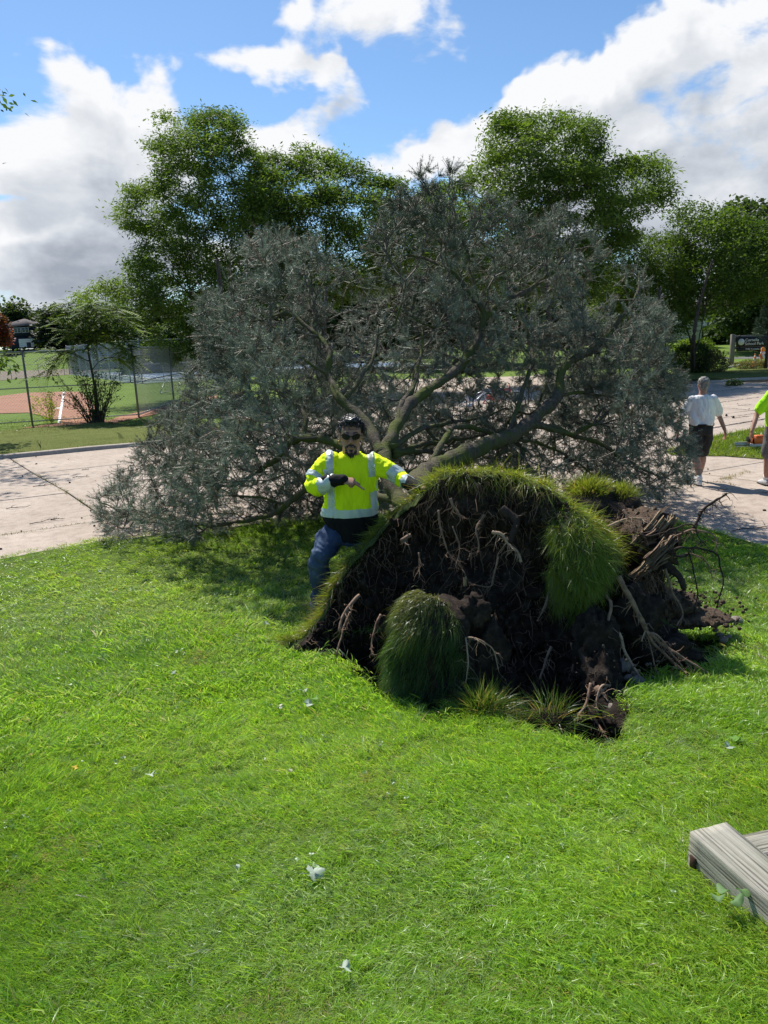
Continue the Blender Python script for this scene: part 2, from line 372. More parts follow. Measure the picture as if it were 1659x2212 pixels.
def turf(name, a, b, s=3.0):
    n = NM(name); x = n.noise(s, 8, .7); y = n.noise(s * 14, 4, .7)
    c = n.mix(n.ramp(y, [(.35, (0, 0, 0)), (.65, (1, 1, 1))]), n.ramp(x, [(.35, a), (.65, b)]), tuple(v * 1.25 for v in b)); return n.bsdf(c, .95, .05, bump=y, bstr=1, bdist=.06)
M_PARK = turf('park_grass', (.075, .125, .022), (.13, .19, .04), .35)
M_BANK = turf('bank_grass', (.07, .095, .022), (.15, .17, .05), 1.6)
M_INFIELD = simple('infield_clay', (.36, .19, .125), .95, .1, 0, .12, .8)
M_DIRT = simple('bare_dirt', (.20, .165, .125), .95, .1, 0, .25, .7)
M_CHALK = simple('chalk', (.8, .8, .78), .9, .1, 0, .08, 9)
M_COURTB = simple('court_blue', (.13, .22, .34), .8, .2, 0, .08, .5)
M_COURTG = simple('court_green', (.13, .19, .16), .8, .2, 0, .1, .5)
M_ASPH = simple('asphalt', (.15, .145, .14), .9, .2, 0, .15, 2)
M_GALV = simple('galvanised_steel', (.42, .43, .43), .45, .5, .7, .12, 20)
M_POST = simple('fence_post_steel', (.20, .19, .18), .6, .4, .3, .15, 20)
M_SCREEN = simple('windscreen_cloth', (.16, .17, .19), .85, .1, 0, .12, 2)
def barkm(name, a, b, moss=None, sc=26):
    n = NM(name); x = n.noise(sc, 7, .7, stretch=(1, 1, .35)); v = n.n('ShaderNodeTexVoronoi'); v.inputs['Scale'].default_value = sc * 2.2; n.L(n.tc.outputs['Object'], v.inputs['Vector'])
    c = n.ramp(x, [(.3, a), (.7, b)])
    if moss: c = n.mix(n.ramp(n.noise(3.2, 5, .6), [(.42, (0, 0, 0)), (.6, (1, 1, 1))]), c, moss)
    h = n.mix(.5, x, v.outputs[0], 'MULTIPLY'); return n.bsdf(c, .9, .15, bump=h, bstr=1, bdist=.02)
M_FBARK = barkm('fir_bark', (.045, .036, .027), (.155, .13, .10), (.085, .10, .028))
M_FTWIG = simple('fir_twig', (.12, .10, .08), .75, .35, 0, .4, 6)
M_BARK = barkm('tree_bark', (.03, .025, .02), (.10, .085, .07), None, 12)
def _m():
    n = NM('weathered_timber'); x = n.noise(2.2, 6, .7, stretch=(.8, 42, 42)); y = n.noise(4, 4, .6, stretch=(1, 3, 3))
    c = n.ramp(x, [(.40, (.10, .095, .075)), (.48, (.30, .285, .235)), (.64, (.44, .415, .35))]); c = n.mix(.6, c, n.ramp(y, [(.3, (.68, .70, .62)), (.65, (1, 1, 1))]), 'MULTIPLY')
    return n.bsdf(c, .85, .2, bump=x, bstr=.9, bdist=.006)
M_TIMBER = _m()
def _m():
    n = NM('split_wood'); x = n.noise(10, 6, .65, stretch=(30, 30, 1.0)); c = n.ramp(x, [(.3, (.20, .13, .075)), (.6, (.52, .38, .24))]); return n.bsdf(c, .8, .2, bump=x, bstr=1, bdist=.01)
M_SPLIT = _m()
M_ROOT = simple('root_bark', (.25, .16, .11), .8, .25, 0, .45, 22, .6, .004)
M_ROOTL = simple('root_pale', (.36, .25, .17), .75, .3, 0, .3, 30)
M_ROOTD = simple('root_dark', (.045, .032, .026), .85, .2, 0, .4, 22, .6, .004)
M_STONED = simple('soiled_stone', (.085, .07, .058), .85, .2, 0, .4, 9, .3, .004)
M_STONE = simple('stone', (.20, .17, .145), .8, .3, 0, .35, 9, .3, .004)
M_WHITE = simple('white_paint', (.74, .74, .74), .6, .3, 0, .05, 2)
# ============================================================ ground, pavements, field
def grid_sheet(name, xs, ys, hf, mat):
    X, Y = np.meshgrid(xs, ys); Z = hf(X, Y); V = np.stack([X, Y, Z], -1).reshape(-1, 3); n = len(xs)
    i = (np.arange(len(ys) - 1)[:, None] * n + np.arange(n - 1)[None]).ravel(); q = np.stack([i, i + 1, i + n + 1, i + n], -1)
    return link(name, mesh_np(name, V, [q], None, True), mat)
def far_h(X, Y):
    left = np.clip((Y - 110) / 90, 0, 1) ** 1.2 * 3.6 * np.clip((20 - X) / 40, 0, 1)
    right = np.clip((Y - 60) / 30, 0, 1) * 1.15 * np.clip((X - 5) / 25, 0, 1)
    return -0.03 + left + right
ys = np.concatenate([np.arange(-60, 60, 6.), np.arange(60, 240, 5.), np.array([260, 300, 400, 600, 1000, 2000])]); xs = np.concatenate([[-1500, -800, -400, -250], np.arange(-180, 180, 6.), [250, 400, 800, 1500]])
gnd = structure(grid_sheet('ground', xs, ys, far_h, M_PARK))
import bmesh
_b = bmesh.new(); _b.from_mesh(gnd.data); bmesh.ops.delete(_b, geom=[f for f in _b.faces if abs(f.calc_center_median().x) < 6 and 0 < f.calc_center_median().y < 6], context='FACES'); _b.to_mesh(gnd.data); _b.free()

# pavement: a road bed with single concrete slabs on it
U = np.array([.88, .475]); U /= np.linalg.norm(U); N2 = np.array([-U[1], U[0]])
PAVE = [(-26, 5.95), (30, 5.95), (30, 33.6), (17.4, 33.8), (15.8, 33.2), (14.7, 33.0), (13.2, 34.2), (11.5, 38), (9, 44), (0, 46), (-1.5, 40), (-2.5, 30), (-3.2, 22.5), (-4.0, 20.2), (-5.85, 18.64), (-7.07, 18.1), (-7.94, 17.6), (-8.83, 17.14), (-14, 14.3), (-26, 7.9)]
bed = poly_sheet('road', PAVE, -0.022, M_GAP); structure(bed)
def clip(poly, a, b, c):
    """keep a*x+b*y<=c"""
    out = []
    for i in range(len(poly)):
        p, q = poly[i], poly[(i + 1) % len(poly)]; dp, dq = a * p[0] + b * p[1] - c, a * q[0] + b * q[1] - c
        if dp <= 0: out.append(p)
        if dp * dq < 0: t = dp / (dp - dq); out.append((p[0] + t * (q[0] - p[0]), p[1] + t * (q[1] - p[1])))
    return out
def slab(poly, z=0.0):
    me = bpy.data.meshes.new('slab'); n = len(poly); cx = sum(p[0] for p in poly) / n; cy = sum(p[1] for p in poly) / n
    def ins(k, z): return [(cx + (p[0] - cx) * (1 - k / max(.3, math.hypot(p[0] - cx, p[1] - cy))), cy + (p[1] - cy) * (1 - k / max(.3, math.hypot(p[0] - cx, p[1] - cy))), z) for p in poly]
    V = ins(.014, -0.02) + ins(.014, z - .008) + ins(.026, z); Fc = [list(range(2 * n, 3 * n))]
    for r in (0, 1): Fc += [[r * n + i, r * n + (i + 1) % n, (r + 1) * n + (i + 1) % n, (r + 1) * n + i] for i in range(n)]
    me.from_pydata(V, [], Fc); me.update()
    if me.polygons[0].normal.z < 0: me.flip_normals()
    return link('slab', me, M_CONC, bed)
MS = [-6, -2.5, 1.5, 5.0, 8.2, 10.95, 13.7, 16.4, 19.2, 22.0, 25.0, 28, 31, 35, 40]
SS = [-16, -12, -7.6, -3.4, .95, 5.3, 9.6, 12.0, 16, 20.5, 25, 29.5, 34, 39]
rs = random.Random(3)
MSj = [[m + rs.uniform(-.06, .06) for _ in SS] for m in MS]; SSj = [[s + .41 - (m - 12) * .10 + rs.uniform(-.06, .06) for s in SS] for m in MS]
PV = Vector
from mathutils import geometry as mgeo
def inter_pave(q):
    # clip a convex quad piecewise to the pavement outline by sampling: keep if centre inside, otherwise cut with outline edges
    cx = sum(p[0] for p in q) / len(q); cy = sum(p[1] for p in q) / len(q)
    ins = [bool(in_poly(np.array([p[0]]), np.array([p[1]]), PAVE)[0]) for p in q]
    if all(ins): return q
    if not any(ins): return None
    # Sutherland-Hodgman with the (locally convex) outline edges nearest to the quad
    r = list(q); k = len(PAVE)
    for i in range(k):
        a, b = PAVE[i], PAVE[(i + 1) % k]; mx, my = (a[0] + b[0]) / 2, (a[1] + b[1]) / 2
        if min(math.hypot(a[0] + t * (b[0] - a[0]) - cx, a[1] + t * (b[1] - a[1]) - cy) for t in (0, .25, .5, .75, 1)) > 3.2: continue
        nx, ny = (b[1] - a[1]), -(b[0] - a[0]); r = clip(r, nx, ny, nx * a[0] + ny * a[1])
        if len(r) < 3: return None
    return r
for i in range(len(MS) - 1):
    for j in range(len(SS) - 1):
        q = []
        for (a, b) in ((i, j), (i, j + 1), (i + 1, j + 1), (i + 1, j)):
            p = U * SSj[a][b] + N2 * MSj[a][b]; q.append((p[0], p[1]))
        cx = sum(p[0] for p in q) / 4; cy = sum(p[1] for p in q) / 4
        q = clip(q, 0, -1, -5.98)
        if len(q) < 3: continue
        cx = sum(p[0] for p in q) / len(q); cy = sum(p[1] for p in q) / len(q)
        if cy < 3.5 or abs(cx) > cy * .62 + 5: continue
        r = inter_pave(q)
        if r and len(r) >= 3: slab(r, rs.uniform(-.004, .004))
# kerbs
def kerb(pts, parent=bed, w=.16, h=.09):
    mb = MB(); p = np.asarray(pts, float); t = np.gradient(p, axis=0); t /= np.linalg.norm(t, axis=1)[:, None]; nn = np.stack([t[:, 1], -t[:, 0]], -1)
    prof = [(-.02, -.02), (.0, h * .8), (.03, h), (w, h), (w, -.02)]; k = len(prof)
    V = np.array([[*(p[i] - nn[i] * a), z] for i in range(len(p)) for a, z in prof]); Q = [(i * k + j, i * k + j + 1, (i + 1) * k + j + 1, (i + 1) * k + j) for i in range(len(p) - 1) for j in range(k - 1)]
    mb.add(V, Q); return mb.build('kerb', M_KERB, parent)
KL = np.array([(-30, 5.8), (-14, 14.3), (-8.83, 17.14), (-7.94, 17.6), (-7.07, 18.1), (-5.85, 18.64), (-4.0, 20.2), (-3.2, 22.5), (-2.5, 30), (-1.5, 40)])
KLs = spline(KL, 60)
# cut the left kerb into its cast lengths
for a in range(0, 59, 4): kerb(KLs[a:a + 5])
KR = np.array([(9, 44), (11.5, 38), (13.2, 34.2), (14.7, 33.0), (15.8, 33.2), (17.4, 33.8), (30, 33.6)]); KRs = spline(KR, 36)
for a in range(0, 35, 5): kerb(KRs[a:a + 6])
# grass bank behind the left kerb
def bank(name, line, depth, side, h=.085):
    p = np.asarray(line); t = np.gradient(p, axis=0); t /= np.linalg.norm(t, axis=1)[:, None]; nn = np.stack([-t[:, 1], t[:, 0]], -1) * side
    rows = []
    for d, z in ((.12, h - .03), (.5, h), (2, h + .05), (depth * .6, h), (depth * .85, .05), (depth, -.04)): rows.append(np.column_stack([p + nn * d, np.full(len(p), z)]))
    V = np.array(rows).reshape(-1, 3); n = len(p); i = (np.arange(len(rows) - 1)[:, None] * n + np.arange(n - 1)[None]).ravel(); q = np.stack([i, i + 1, i + n + 1, i + n], -1)
    return structure(link(name, mesh_np(name, V, [q], None, True), M_BANK))
bank('grass_verge', KLs[:46], 8.0, 1)
bank('grass_verge', KRs[8:], 9.0, 1)

# far street strips, bare dirt, ball field
def strip(name, px, z, mat): return structure(poly_sheet(name, [tuple(G(a, b, z)[:2]) for a, b in px], z, mat))
strip('bare_ground', [(0, 822), (0, 796), (90, 788), (180, 786), (250, 797), (190, 806), (60, 816)], -.012, M_DIRT)
strip('far_street', [(-80, 786), (-80, 776), (240, 765), (240, 772)], -.008, M_CONC)
strip('infield', [(-60, 860), (0, 855), (60, 848), (140, 846), (175, 846), (200, 872), (232, 912), (130, 920), (40, 925), (138, 912), (100, 900), (60, 891), (0, 893), (-60, 900)], -.008, M_INFIELD)
strip('warning_track', [(222, 912), (262, 898), (330, 884), (400, 868), (470, 852), (470, 862), (400, 880), (330, 896), (262, 910), (236, 920)], -.010, M_INFIELD)
strip('foul_line', [(136, 846), (140, 846), (130, 914), (124, 914)], -.004, M_CHALK)
strip('far_road', [(1440, 775), (1440, 762), (1560, 767), (1720, 764), (1720, 774), (1560, 775)], -.012, M_ASPH)
tag(poly_sheet('pitching_rubber', [tuple(G(a, b, -.001)[:2]) for a, b in [(118, 881), (130, 880), (130, 882), (118, 883)]], -.001, M_CHALK), 'small pale base plate beside the white foul line', 'base')

# ---- root plate outline measured on the photograph (px, py, distance)
RIM = [(622, 1402, 5.02), (655, 1378, 5.10), (700, 1328, 5.22), (745, 1240, 5.32), (800, 1180, 5.38), (850, 1132, 5.42), (905, 1072, 5.38), (950, 1036, 5.22), (1000, 1027, 5.08), (1050, 1026, 5.0),
       (1100, 1032, 4.92), (1150, 1052, 4.84), (1200, 1078, 4.76), (1250, 1115, 4.68), (1290, 1150, 4.62), (1325, 1195, 4.6), (1345, 1250, 4.62), (1380, 1305, 4.66), (1430, 1345, 4.68), (1485, 1385, 4.66), (1526, 1448, 4.55)]
PITF = [(612, 1402), (650, 1412), (700, 1416), (745, 1440), (780, 1470), (800, 1505), (850, 1518), (900, 1528), (940, 1545), (985, 1528), (1040, 1545), (1090, 1555), (1130, 1568), (1180, 1582), (1230, 1597), (1300, 1618), (1345, 1596), (1362, 1560), (1355, 1515), (1390, 1485), (1440, 1455), (1490, 1462), (1530, 1454)]
PITW = [tuple(GL(a, b)[:2]) for a, b in PITF]
PIT = PITW + [(2.35, 4.9), (1.9, 5.2), (0.9, 5.35), (0.0, 5.45), (-.35, 5.35)]
EDGE = list(zip(EX, EY))
def build_lawn():
    xs = np.concatenate([np.arange(-14, -1.2, .3), np.arange(-1.2, 2.9, .035), np.arange(2.9, 12, .3)]); ts = []
    Yn = np.concatenate([np.arange(-3, 3, .3), np.arange(3, 5.8, .04), np.arange(5.8, 9.6, .2)])
    X, T = np.meshgrid(xs, Yn); Ye = edge_y(X); Y = np.where(T > 5.8, 5.8 + (T - 5.8) / 3.8 * (Ye - 5.8), T); Y = np.where(Ye < 5.8, -3 + (T + 3) / 12.6 * (Ye + 3), Y)
    pf = np.stack([X, Y, 0 * X], -1).reshape(-1, 3)
    Z = lawn_h(X, Y) + (fbm(pf, 1.1, 3) * .035 + fbm(pf, 5, 2) * .012).reshape(X.shape)
    ins = in_poly(X, Y, PIT); d = poly_dist(X, Y, PIT) * np.where(ins, 1, -1)
    s = np.clip((d + .02) / .14, 0, 1); s = s * s * (3 - 2 * s); Z = Z - s * .62 + s * (fbm(pf, 7, 4) * .12).reshape(X.shape)
    # low shaded hummock beside the right end of the pit
    c = GL(1440, 1530); Z += .05 * np.exp(-(((X - c[0]) / .35) ** 2 + ((Y - c[1]) / .2) ** 2))
    de = poly_dist(X, Y, EDGE, False); Z = np.where(de < .03, -.015, Z)
    dirt = np.clip((d + .05) / .07, 0, 1)
    V = np.stack([X, Y, Z], -1).reshape(-1, 3); n = len(xs); i = (np.arange(len(Yn) - 1)[:, None] * n + np.arange(n - 1)[None]).ravel(); q = np.stack([i, i + 1, i + n + 1, i + n], -1)
    me = mesh_np('lawn', V, [q], None, True); a = me.color_attributes.new('dirt', 'FLOAT_COLOR', 'POINT'); cc = np.ones((len(V), 4), np.float32); cc[:, :3] = dirt.reshape(-1, 1); a.data.foreach_set('color', cc.ravel())
    return structure(link('lawn', me, M_LAWN))
build_lawn()

# ============================================================ grass blades
def blades(name, Pb, Nn, D, L, Wd, colr, seg=3, g=.35, parent=None, fan=1.0, kind=True, mat=None, rootk=.55):
    """bent tapering blades; Pb roots, Nn growth direction, D lean vector, L length, Wd width"""
    n = len(Pb); L = np.asarray(L)[:, None]; s = np.linspace(0, 1, seg + 1)
    A = Nn * L; B = (D + np.array([0, 0, -g])) * L
    side = np.cross(A, RNG.normal(size=(n, 3))); side /= np.linalg.norm(side, axis=1)[:, None] + 1e-9
    V = []; C = []; wid = [1, .85, .55, 0] if seg == 3 else ([1, .7, 0] if seg == 2 else [1, 0])
    for k, t in enumerate(s):
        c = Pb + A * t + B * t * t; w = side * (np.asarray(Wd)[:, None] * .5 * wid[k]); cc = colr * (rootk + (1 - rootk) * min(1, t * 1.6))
        if k < seg: V += [c - w, c + w]; C += [cc, cc]
        else: V += [c]; C += [cc]
    m = 2 * seg + 1; Vv = np.stack(V, 1).reshape(-1, 3); Cc = np.stack(C, 1).reshape(-1, 3); b = np.arange(n)[:, None] * m; Q = [b + np.array([[2 * k, 2 * k + 1, 2 * k + 3, 2 * k + 2]]) for k in range(seg - 1)]
    T = b + np.array([[2 * seg - 2, 2 * seg - 1, 2 * seg]])
    f = ([np.vstack(Q)] if Q else []) + [T]
    return link(name, mesh_np(name, Vv, f, Cc, True), mat or M_BLADE, parent, stuff=kind)
def green(n, P3, base=((.10, .20, .018), (.17, .27, .03)), pale=.05, straw=.04):
    a = np.array(base[0]); b = np.array(base[1]); t = np.clip(.5 + fbm(P3, .9, 3) * 1.2 + RNG.normal(0, .28, n), 0, 1)[:, None]; c = a * (1 - t) + b * t
    c *= RNG.uniform(.75, 1.2, n)[:, None]; r = RNG.random(n); c[r < pale] = np.array([.22, .32, .13]) * RNG.uniform(.8, 1.1, ((r < pale).sum(), 1)); k = (r > 1 - straw); c[k] = np.array([.34, .30, .14]) * RNG.uniform(.6, 1, (k.sum(), 1)); return c
def tuft(k, nb, wid, rad):
    """local clump of bent blades, about 1 unit = blade length .06, leaning towards +x"""
    rng = np.random.default_rng(900 + k); V = []; Q = []; T = []; C_ = []; sgs = 3
    for _ in range(nb):
        a = rng.uniform(0, 6.28); r = rad * rng.random() ** .5; p = np.array([math.cos(a) * r, math.sin(a) * r, -.006]); L = rng.uniform(.55, 1.25) * .062; up = np.array([rng.normal(.22, .30), rng.normal(0, .30), 1.0]); up /= np.linalg.norm(up)
        Bv = np.array([rng.normal(.45, .30), rng.normal(0, .28), -.30 * rng.uniform(.3, 1.6)]) * L; sd = np.cross(up, rng.normal(size=3)); sd /= np.linalg.norm(sd); w = wid * rng.uniform(.7, 1.25); b0 = len(V); c = rng.uniform(.75, 1.25); straw = rng.random() < .06; cl = np.array([1.7, 1.0, 3.0]) * .8 if straw else np.array([rng.uniform(.85, 1.15), 1, rng.uniform(.8, 1.3)])
        for j, (f, wf) in enumerate(((0, .8), (.38, 1), (.75, .62), (1, 0))):
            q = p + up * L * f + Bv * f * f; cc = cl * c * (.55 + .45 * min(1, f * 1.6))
            if wf: V += [q - sd * w * wf * .5, q + sd * w * wf * .5]; C_ += [cc, cc]
            else: V += [q]; C_ += [cc]
        Q += [(b0, b0 + 1, b0 + 3, b0 + 2), (b0 + 2, b0 + 3, b0 + 5, b0 + 4)]; T += [(b0 + 4, b0 + 5, b0 + 6)]
    me = mesh_np('grass_tuft', V, [Q, T], np.array(C_), True); me.materials.append(M_BLADEI); return me
def lawn_blades():
    def go(n, dmin, dmax, name, wid, rad, nb, sk, t0=0.0, t1=.68):
        th = RNG.uniform(t0, t1, n) * RNG.choice([-1, 1], n); d = np.exp(RNG.uniform(math.log(dmin), math.log(dmax), n)); x, y = d * np.sin(th), d * np.cos(th)
        ok = (y < edge_y(x)) & (poly_dist(x, y, EDGE, False) > .012); ins = in_poly(x, y, PIT); dp = poly_dist(x, y, PIT); ok &= ~(ins & (dp > .015)); x, y, d, dp = x[ok], y[ok], d[ok], dp[ok]; n = len(x)
        p = np.stack([x, y, 0 * x], -1); z = lawn_h(x, y) + fbm(p, 1.1, 3) * .035 + fbm(p, 5, 2) * .012; c = GL(1440, 1530); z += .05 * np.exp(-(((x - c[0]) / .35) ** 2 + ((y - c[1]) / .2) ** 2))
        # combed clumps: the grass lies over in changing directions
        a = fbm(p, .4, 2) * 5 + fbm(p + 50, 2.2, 2) * 1.2 - .4 + RNG.normal(0, 1.1, n); amt = np.clip(.12 + fbm(p + 90, .5, 2) * 1.3, 0, .9)
        up = np.stack([np.cos(a) * amt * .55, np.sin(a) * amt * .55, np.ones(n)], -1) + RNG.normal(0, .12, (n, 3)); up /= np.linalg.norm(up, axis=1)[:, None]; ref = np.stack([np.cos(a), np.sin(a), 0 * a], -1)
        wear = np.clip((fbm(p + 77, 1.6, 3) - .30) * 3, 0, 1); s = RNG.uniform(.65, 1.05, n) * np.clip(1 + fbm(p + 30, 3.5, 3) * .5, .7, 1.3) * (1 - .35 * wear); s = np.where(RNG.random(n) < .05, s * 1.45, s); s *= 1 + .15 * np.clip(1 - dp / .25, 0, 1)
        t = np.clip(.5 + fbm(p, .9, 3) * 1.1 + RNG.normal(0, .22, n), 0, 1)[:, None]; col = np.array([.215, .385, .040]) * (1 - t) + np.array([.33, .51, .06]) * t; sh = np.clip(.5 + fbm(p + 200, .45, 3) * 1.6, 0, 1)[:, None]; col = col * (.86 + .28 * sh)
        pale = RNG.random(n) < np.clip(.08 + fbm(p + 300, .5, 3) * .9 - p[:, 0] * .05, .03, .65); col[pale] = col[pale] * .5 + np.array([.36, .42, .27]) * .55; br = RNG.random(n) < wear * .3; col[br] = np.array([.34, .33, .14])  # whitish sheen painted into tuft colours, more to the left; worn tufts straw
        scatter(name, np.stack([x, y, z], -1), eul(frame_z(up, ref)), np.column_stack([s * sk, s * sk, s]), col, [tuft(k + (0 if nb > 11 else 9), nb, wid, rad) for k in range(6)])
    go(38000, 1.3, 4.2, 'lawn_grass', .0029, .034, 14, 1.0)
    go(30000, 3.9, 12, 'lawn_grass', .0062, .085, 16, 1.0)
    go(16000, 1.0, 8, 'lawn_grass', .0050, .06, 16, 1.0, .66, 1.25)
lawn_blades()
def clover():
    n = 500; c = RNG.uniform([-2.6, 1.4], [3.0, 6.5], (46, 2)); k = RNG.integers(0, 46, n); q = c[k] + RNG.normal(0, .09, (n, 2)) * RNG.uniform(.4, 1.6, (46, 1))[k]; x, y = q.T; ok = (y < edge_y(x) - .1) & ~in_poly(x, y, PIT) & (np.hypot(x, y) > 1.3); x, y = x[ok], y[ok]; n = len(x); p = np.stack([x, y, 0 * x], -1); z = lawn_h(x, y) + fbm(p, 1.1, 3) * .035 + fbm(p, 5, 2) * .012 + RNG.uniform(.018, .045, n)
    V = [(0, 0, 0)]; T = []
    for j in range(3):
        a0 = j * 2.094; b0 = len(V)
        for s_ in np.linspace(-.85, .85, 6): r = .5 + .5 * math.cos(s_ * .9); V.append((math.cos(a0 + s_) * r, math.sin(a0 + s_) * r, .12 * math.cos(s_ * 2)))
        T += [(0, b0 + i, b0 + i + 1) for i in range(5)]
    me = mesh_np('clover_leaf', V, [T], np.ones((len(V), 3))); me.materials.append(M_BLADEI); up = np.stack([RNG.normal(0, .35, n), RNG.normal(-.1, .35, n), np.ones(n)], -1); up /= np.linalg.norm(up, axis=1)[:, None]
    s = RNG.uniform(.005, .0115, n); scatter('clover', np.stack([x, y, z], -1), eul(frame_z(up, RNG.normal(size=(n, 3)))), np.column_stack([s, s, s]), np.array([.10, .20, .045]) * RNG.uniform(.7, 1.4, (n, 1)), [me])
clover()
def patch_blades(name, poly, n, z0, Lr, base, seg=1, w=.01, straw=.05):
    p = np.asarray(poly); lo, hi = p.min(0), p.max(0); x = RNG.uniform(lo[0], hi[0], n); y = RNG.uniform(lo[1], hi[1], n); ok = in_poly(x, y, poly); x, y = x[ok], y[ok]; n = len(x)
    z = z0(x, y) if callable(z0) else np.full(n, z0); P3 = np.stack([x, y, z], -1); Nn = np.stack([RNG.normal(0, .4, n), RNG.normal(0, .4, n), np.ones(n)], -1); Nn /= np.linalg.norm(Nn, axis=1)[:, None]
    return blades(name, P3, Nn, RNG.normal(0, .3, (n, 3)), RNG.uniform(*Lr, n), np.full(n, w), green(n, P3, base, .03, straw), seg)
# island of grass behind the walkers
ISL = [tuple(G(a, b)[:2]) for a, b in [(1436, 976), (1480, 962), (1540, 944), (1600, 933), (1660, 922), (1760, 905), (1900, 940), (1800, 985), (1700, 996), (1640, 992), (1560, 986), (1500, 986), (1450, 984)]]
isl = poly_sheet('grass_island', ISL, .013, M_BANK); structure(isl)
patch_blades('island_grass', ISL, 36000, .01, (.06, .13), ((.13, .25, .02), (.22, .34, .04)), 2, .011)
vl = [tuple(p) for p in (KLs[:44] + np.array([-.05, .12]))] + [(-11, 27.5), (-20, 25), (-28, 17)]
patch_blades('verge_grass', vl, 42000, .07, (.05, .10), ((.09, .12, .025), (.17, .20, .055)), 1, .016, .14)
# weeds in the joints of the slabs
def joint_weeds(pts, n, wdt=.05, col=((.08, .13, .03), (.16, .2, .06))):
    p = spline([G(*q)[:2] for q in pts], 60); i = RNG.integers(0, 60, n); m = np.clip(vnoise(np.column_stack([p[i], 0 * i]), 2.5), 0, 1) > .42; i = i[m]; n = len(i)
    x = p[i] + RNG.normal(0, wdt, (n, 2)) * .5; P3 = np.column_stack([x, np.full(n, -.005)]); Nn = RNG.normal(0, .7, (n, 3)); Nn[:, 2] = 1; Nn /= np.linalg.norm(Nn, axis=1)[:, None]
    return blades('joint_weeds', P3, Nn, RNG.normal(0, .4, (n, 3)), RNG.uniform(.02, .05, n), np.full(n, .008), green(n, P3, col, .05, .2), 1)
joint_weeds([(33, 993), (78, 1023), (130, 1056), (189, 1091), (240, 1125)], 1400, .07)
joint_weeds([(1550, 1041), (1580, 1030), (1620, 1018), (1658, 1010)], 900, .09, ((.15, .17, .05), (.24, .24, .09)))
joint_weeds([(0, 1157), (60, 1149), (195, 1127)], 260, .04)
joint_weeds([(1476, 1056), (1548, 1041), (1600, 1052), (1659, 1066)], 300, .04, ((.10, .09, .05), (.2, .17, .1)))

# ============================================================ root plate (the torn-up disc of soil and turf)
rp_c = P(1060, 1300, 5.0)
plate = thing('root_plate', (rp_c[0], rp_c[1], .1), 'big uprooted disc of black soil and torn turf rising from its pit in the lawn', 'root ball')
rim_s = spline([list(r) for r in RIM], 260); rim_w = np.array([P(*r) for r in rim_s]); _e = np.minimum(1, np.minimum(np.arange(260), 259 - np.arange(260)) / 20)
rim_w = rim_w + np.column_stack([0 * _e, fbm(rim_w + 7, 5, 3) * .10 * _e, (fbm(rim_w + 21, 5, 3) * .045 + fbm(rim_w + 3, 14, 2) * .03) * _e])
NU = len(rim_w); NT = 110; tt = np.linspace(0, 1, NT)
def face_grid():
    base = rim_w.copy(); bot = []
    u = np.linspace(0, 1, NU)
    V = np.zeros((NU, NT, 3)); p0 = np.array(PITW)
    xm = rim_w[:, 0]
    for i in range(NU):
        r = rim_w[i]; dist = max(.05, r[2] - lawn_h(r[0], r[1]))
        zb = -.42 * min(1, .25 + dist * 2); xb = r[0] * .92 + .05; yb = r[1] - .12 - .22 * min(1, dist) - (.35 if u[i] > .72 else 0) * min(1, (u[i] - .72) / .1) * .6
        t = 1 - tt                                            # t=0 at rim ... from top down
        rec = .30 * np.sin(np.pi * np.clip(t * .95, 0, 1) ** .75) * min(1, dist * 1.1)
        V[i, :, 0] = xb * t + r[0] * (1 - t); V[i, :, 1] = yb * t + r[1] * (1 - t) + rec; V[i, :, 2] = zb * t + r[2] * (1 - t)
    return V
FV = face_grid()
fl = FV.reshape(-1, 3)
am = np.ones((NU, NT)); am[:, -6:] = np.linspace(1, .25, 6); am = am.reshape(-1)
dsp = fbm(fl, 2.6, 3) * .22 + fbm(fl + 9, 8, 4) * .12 + np.abs(fbm(fl + 5, 26, 3)) * .045
lowr = np.ones((NU, NT)); FV2 = fl + np.column_stack([fbm(fl + 31, 8, 3) * .05, -dsp - .02, fbm(fl + 61, 8, 3) * .05]) * am[:, None]
def grid_faces(nu, nt):
    i = (np.arange(nu - 1)[:, None] * nt + np.arange(nt - 1)[None]).ravel(); return np.stack([i, i + nt, i + nt + 1, i + 1], -1)
link('soil_face', mesh_np('soil_face', FV2, [grid_faces(NU, NT)], None, True), M_SOIL, plate)
# back and top: turf side
NB = 40; BV = np.zeros((NU, NB, 3)); ub = np.linspace(0, 1, NU)
for i in range(NU):
    r = rim_w[i]; dist = max(.03, r[2] - lawn_h(r[0], r[1])); s = np.linspace(0, 1, NB)
    wback = .25 + .75 * dist; out = np.array([-.35 + .75 * ub[i], 1.0])
    z0 = r[2]; zg = lawn_h(r[0] + out[0] * wback, r[1] + wback) - .06
    prof = z0 + (zg - z0) * np.clip((s - .12) / .88, 0, 1) ** 1.25 + .02 * np.sin(np.clip(s / .12, 0, 1) * math.pi)
    BV[i, :, 0] = r[0] + out[0] * wback * s; BV[i, :, 1] = r[1] + wback * s; BV[i, :, 2] = prof
bl = BV.reshape(-1, 3); ab = np.minimum(1, np.linspace(0, 1, NB) * 6)[None].repeat(NU, 0).reshape(-1)
BV2 = bl + np.column_stack([fbm(bl, 6, 3) * .04, fbm(bl + 7, 6, 3) * .04, fbm(bl + 3, 5, 3) * .05]) * ab[:, None]
BV2[::NB][:, :] = FV2.reshape(NU, NT, 3)[:, -1]
link('turf_back', mesh_np('turf_back', BV2, [grid_faces(NU, NB)[:, ::-1]], None, True), simple('turf_mat', (.06, .075, .025), .95, .1, 0, .4, 9, .6, .02), plate)
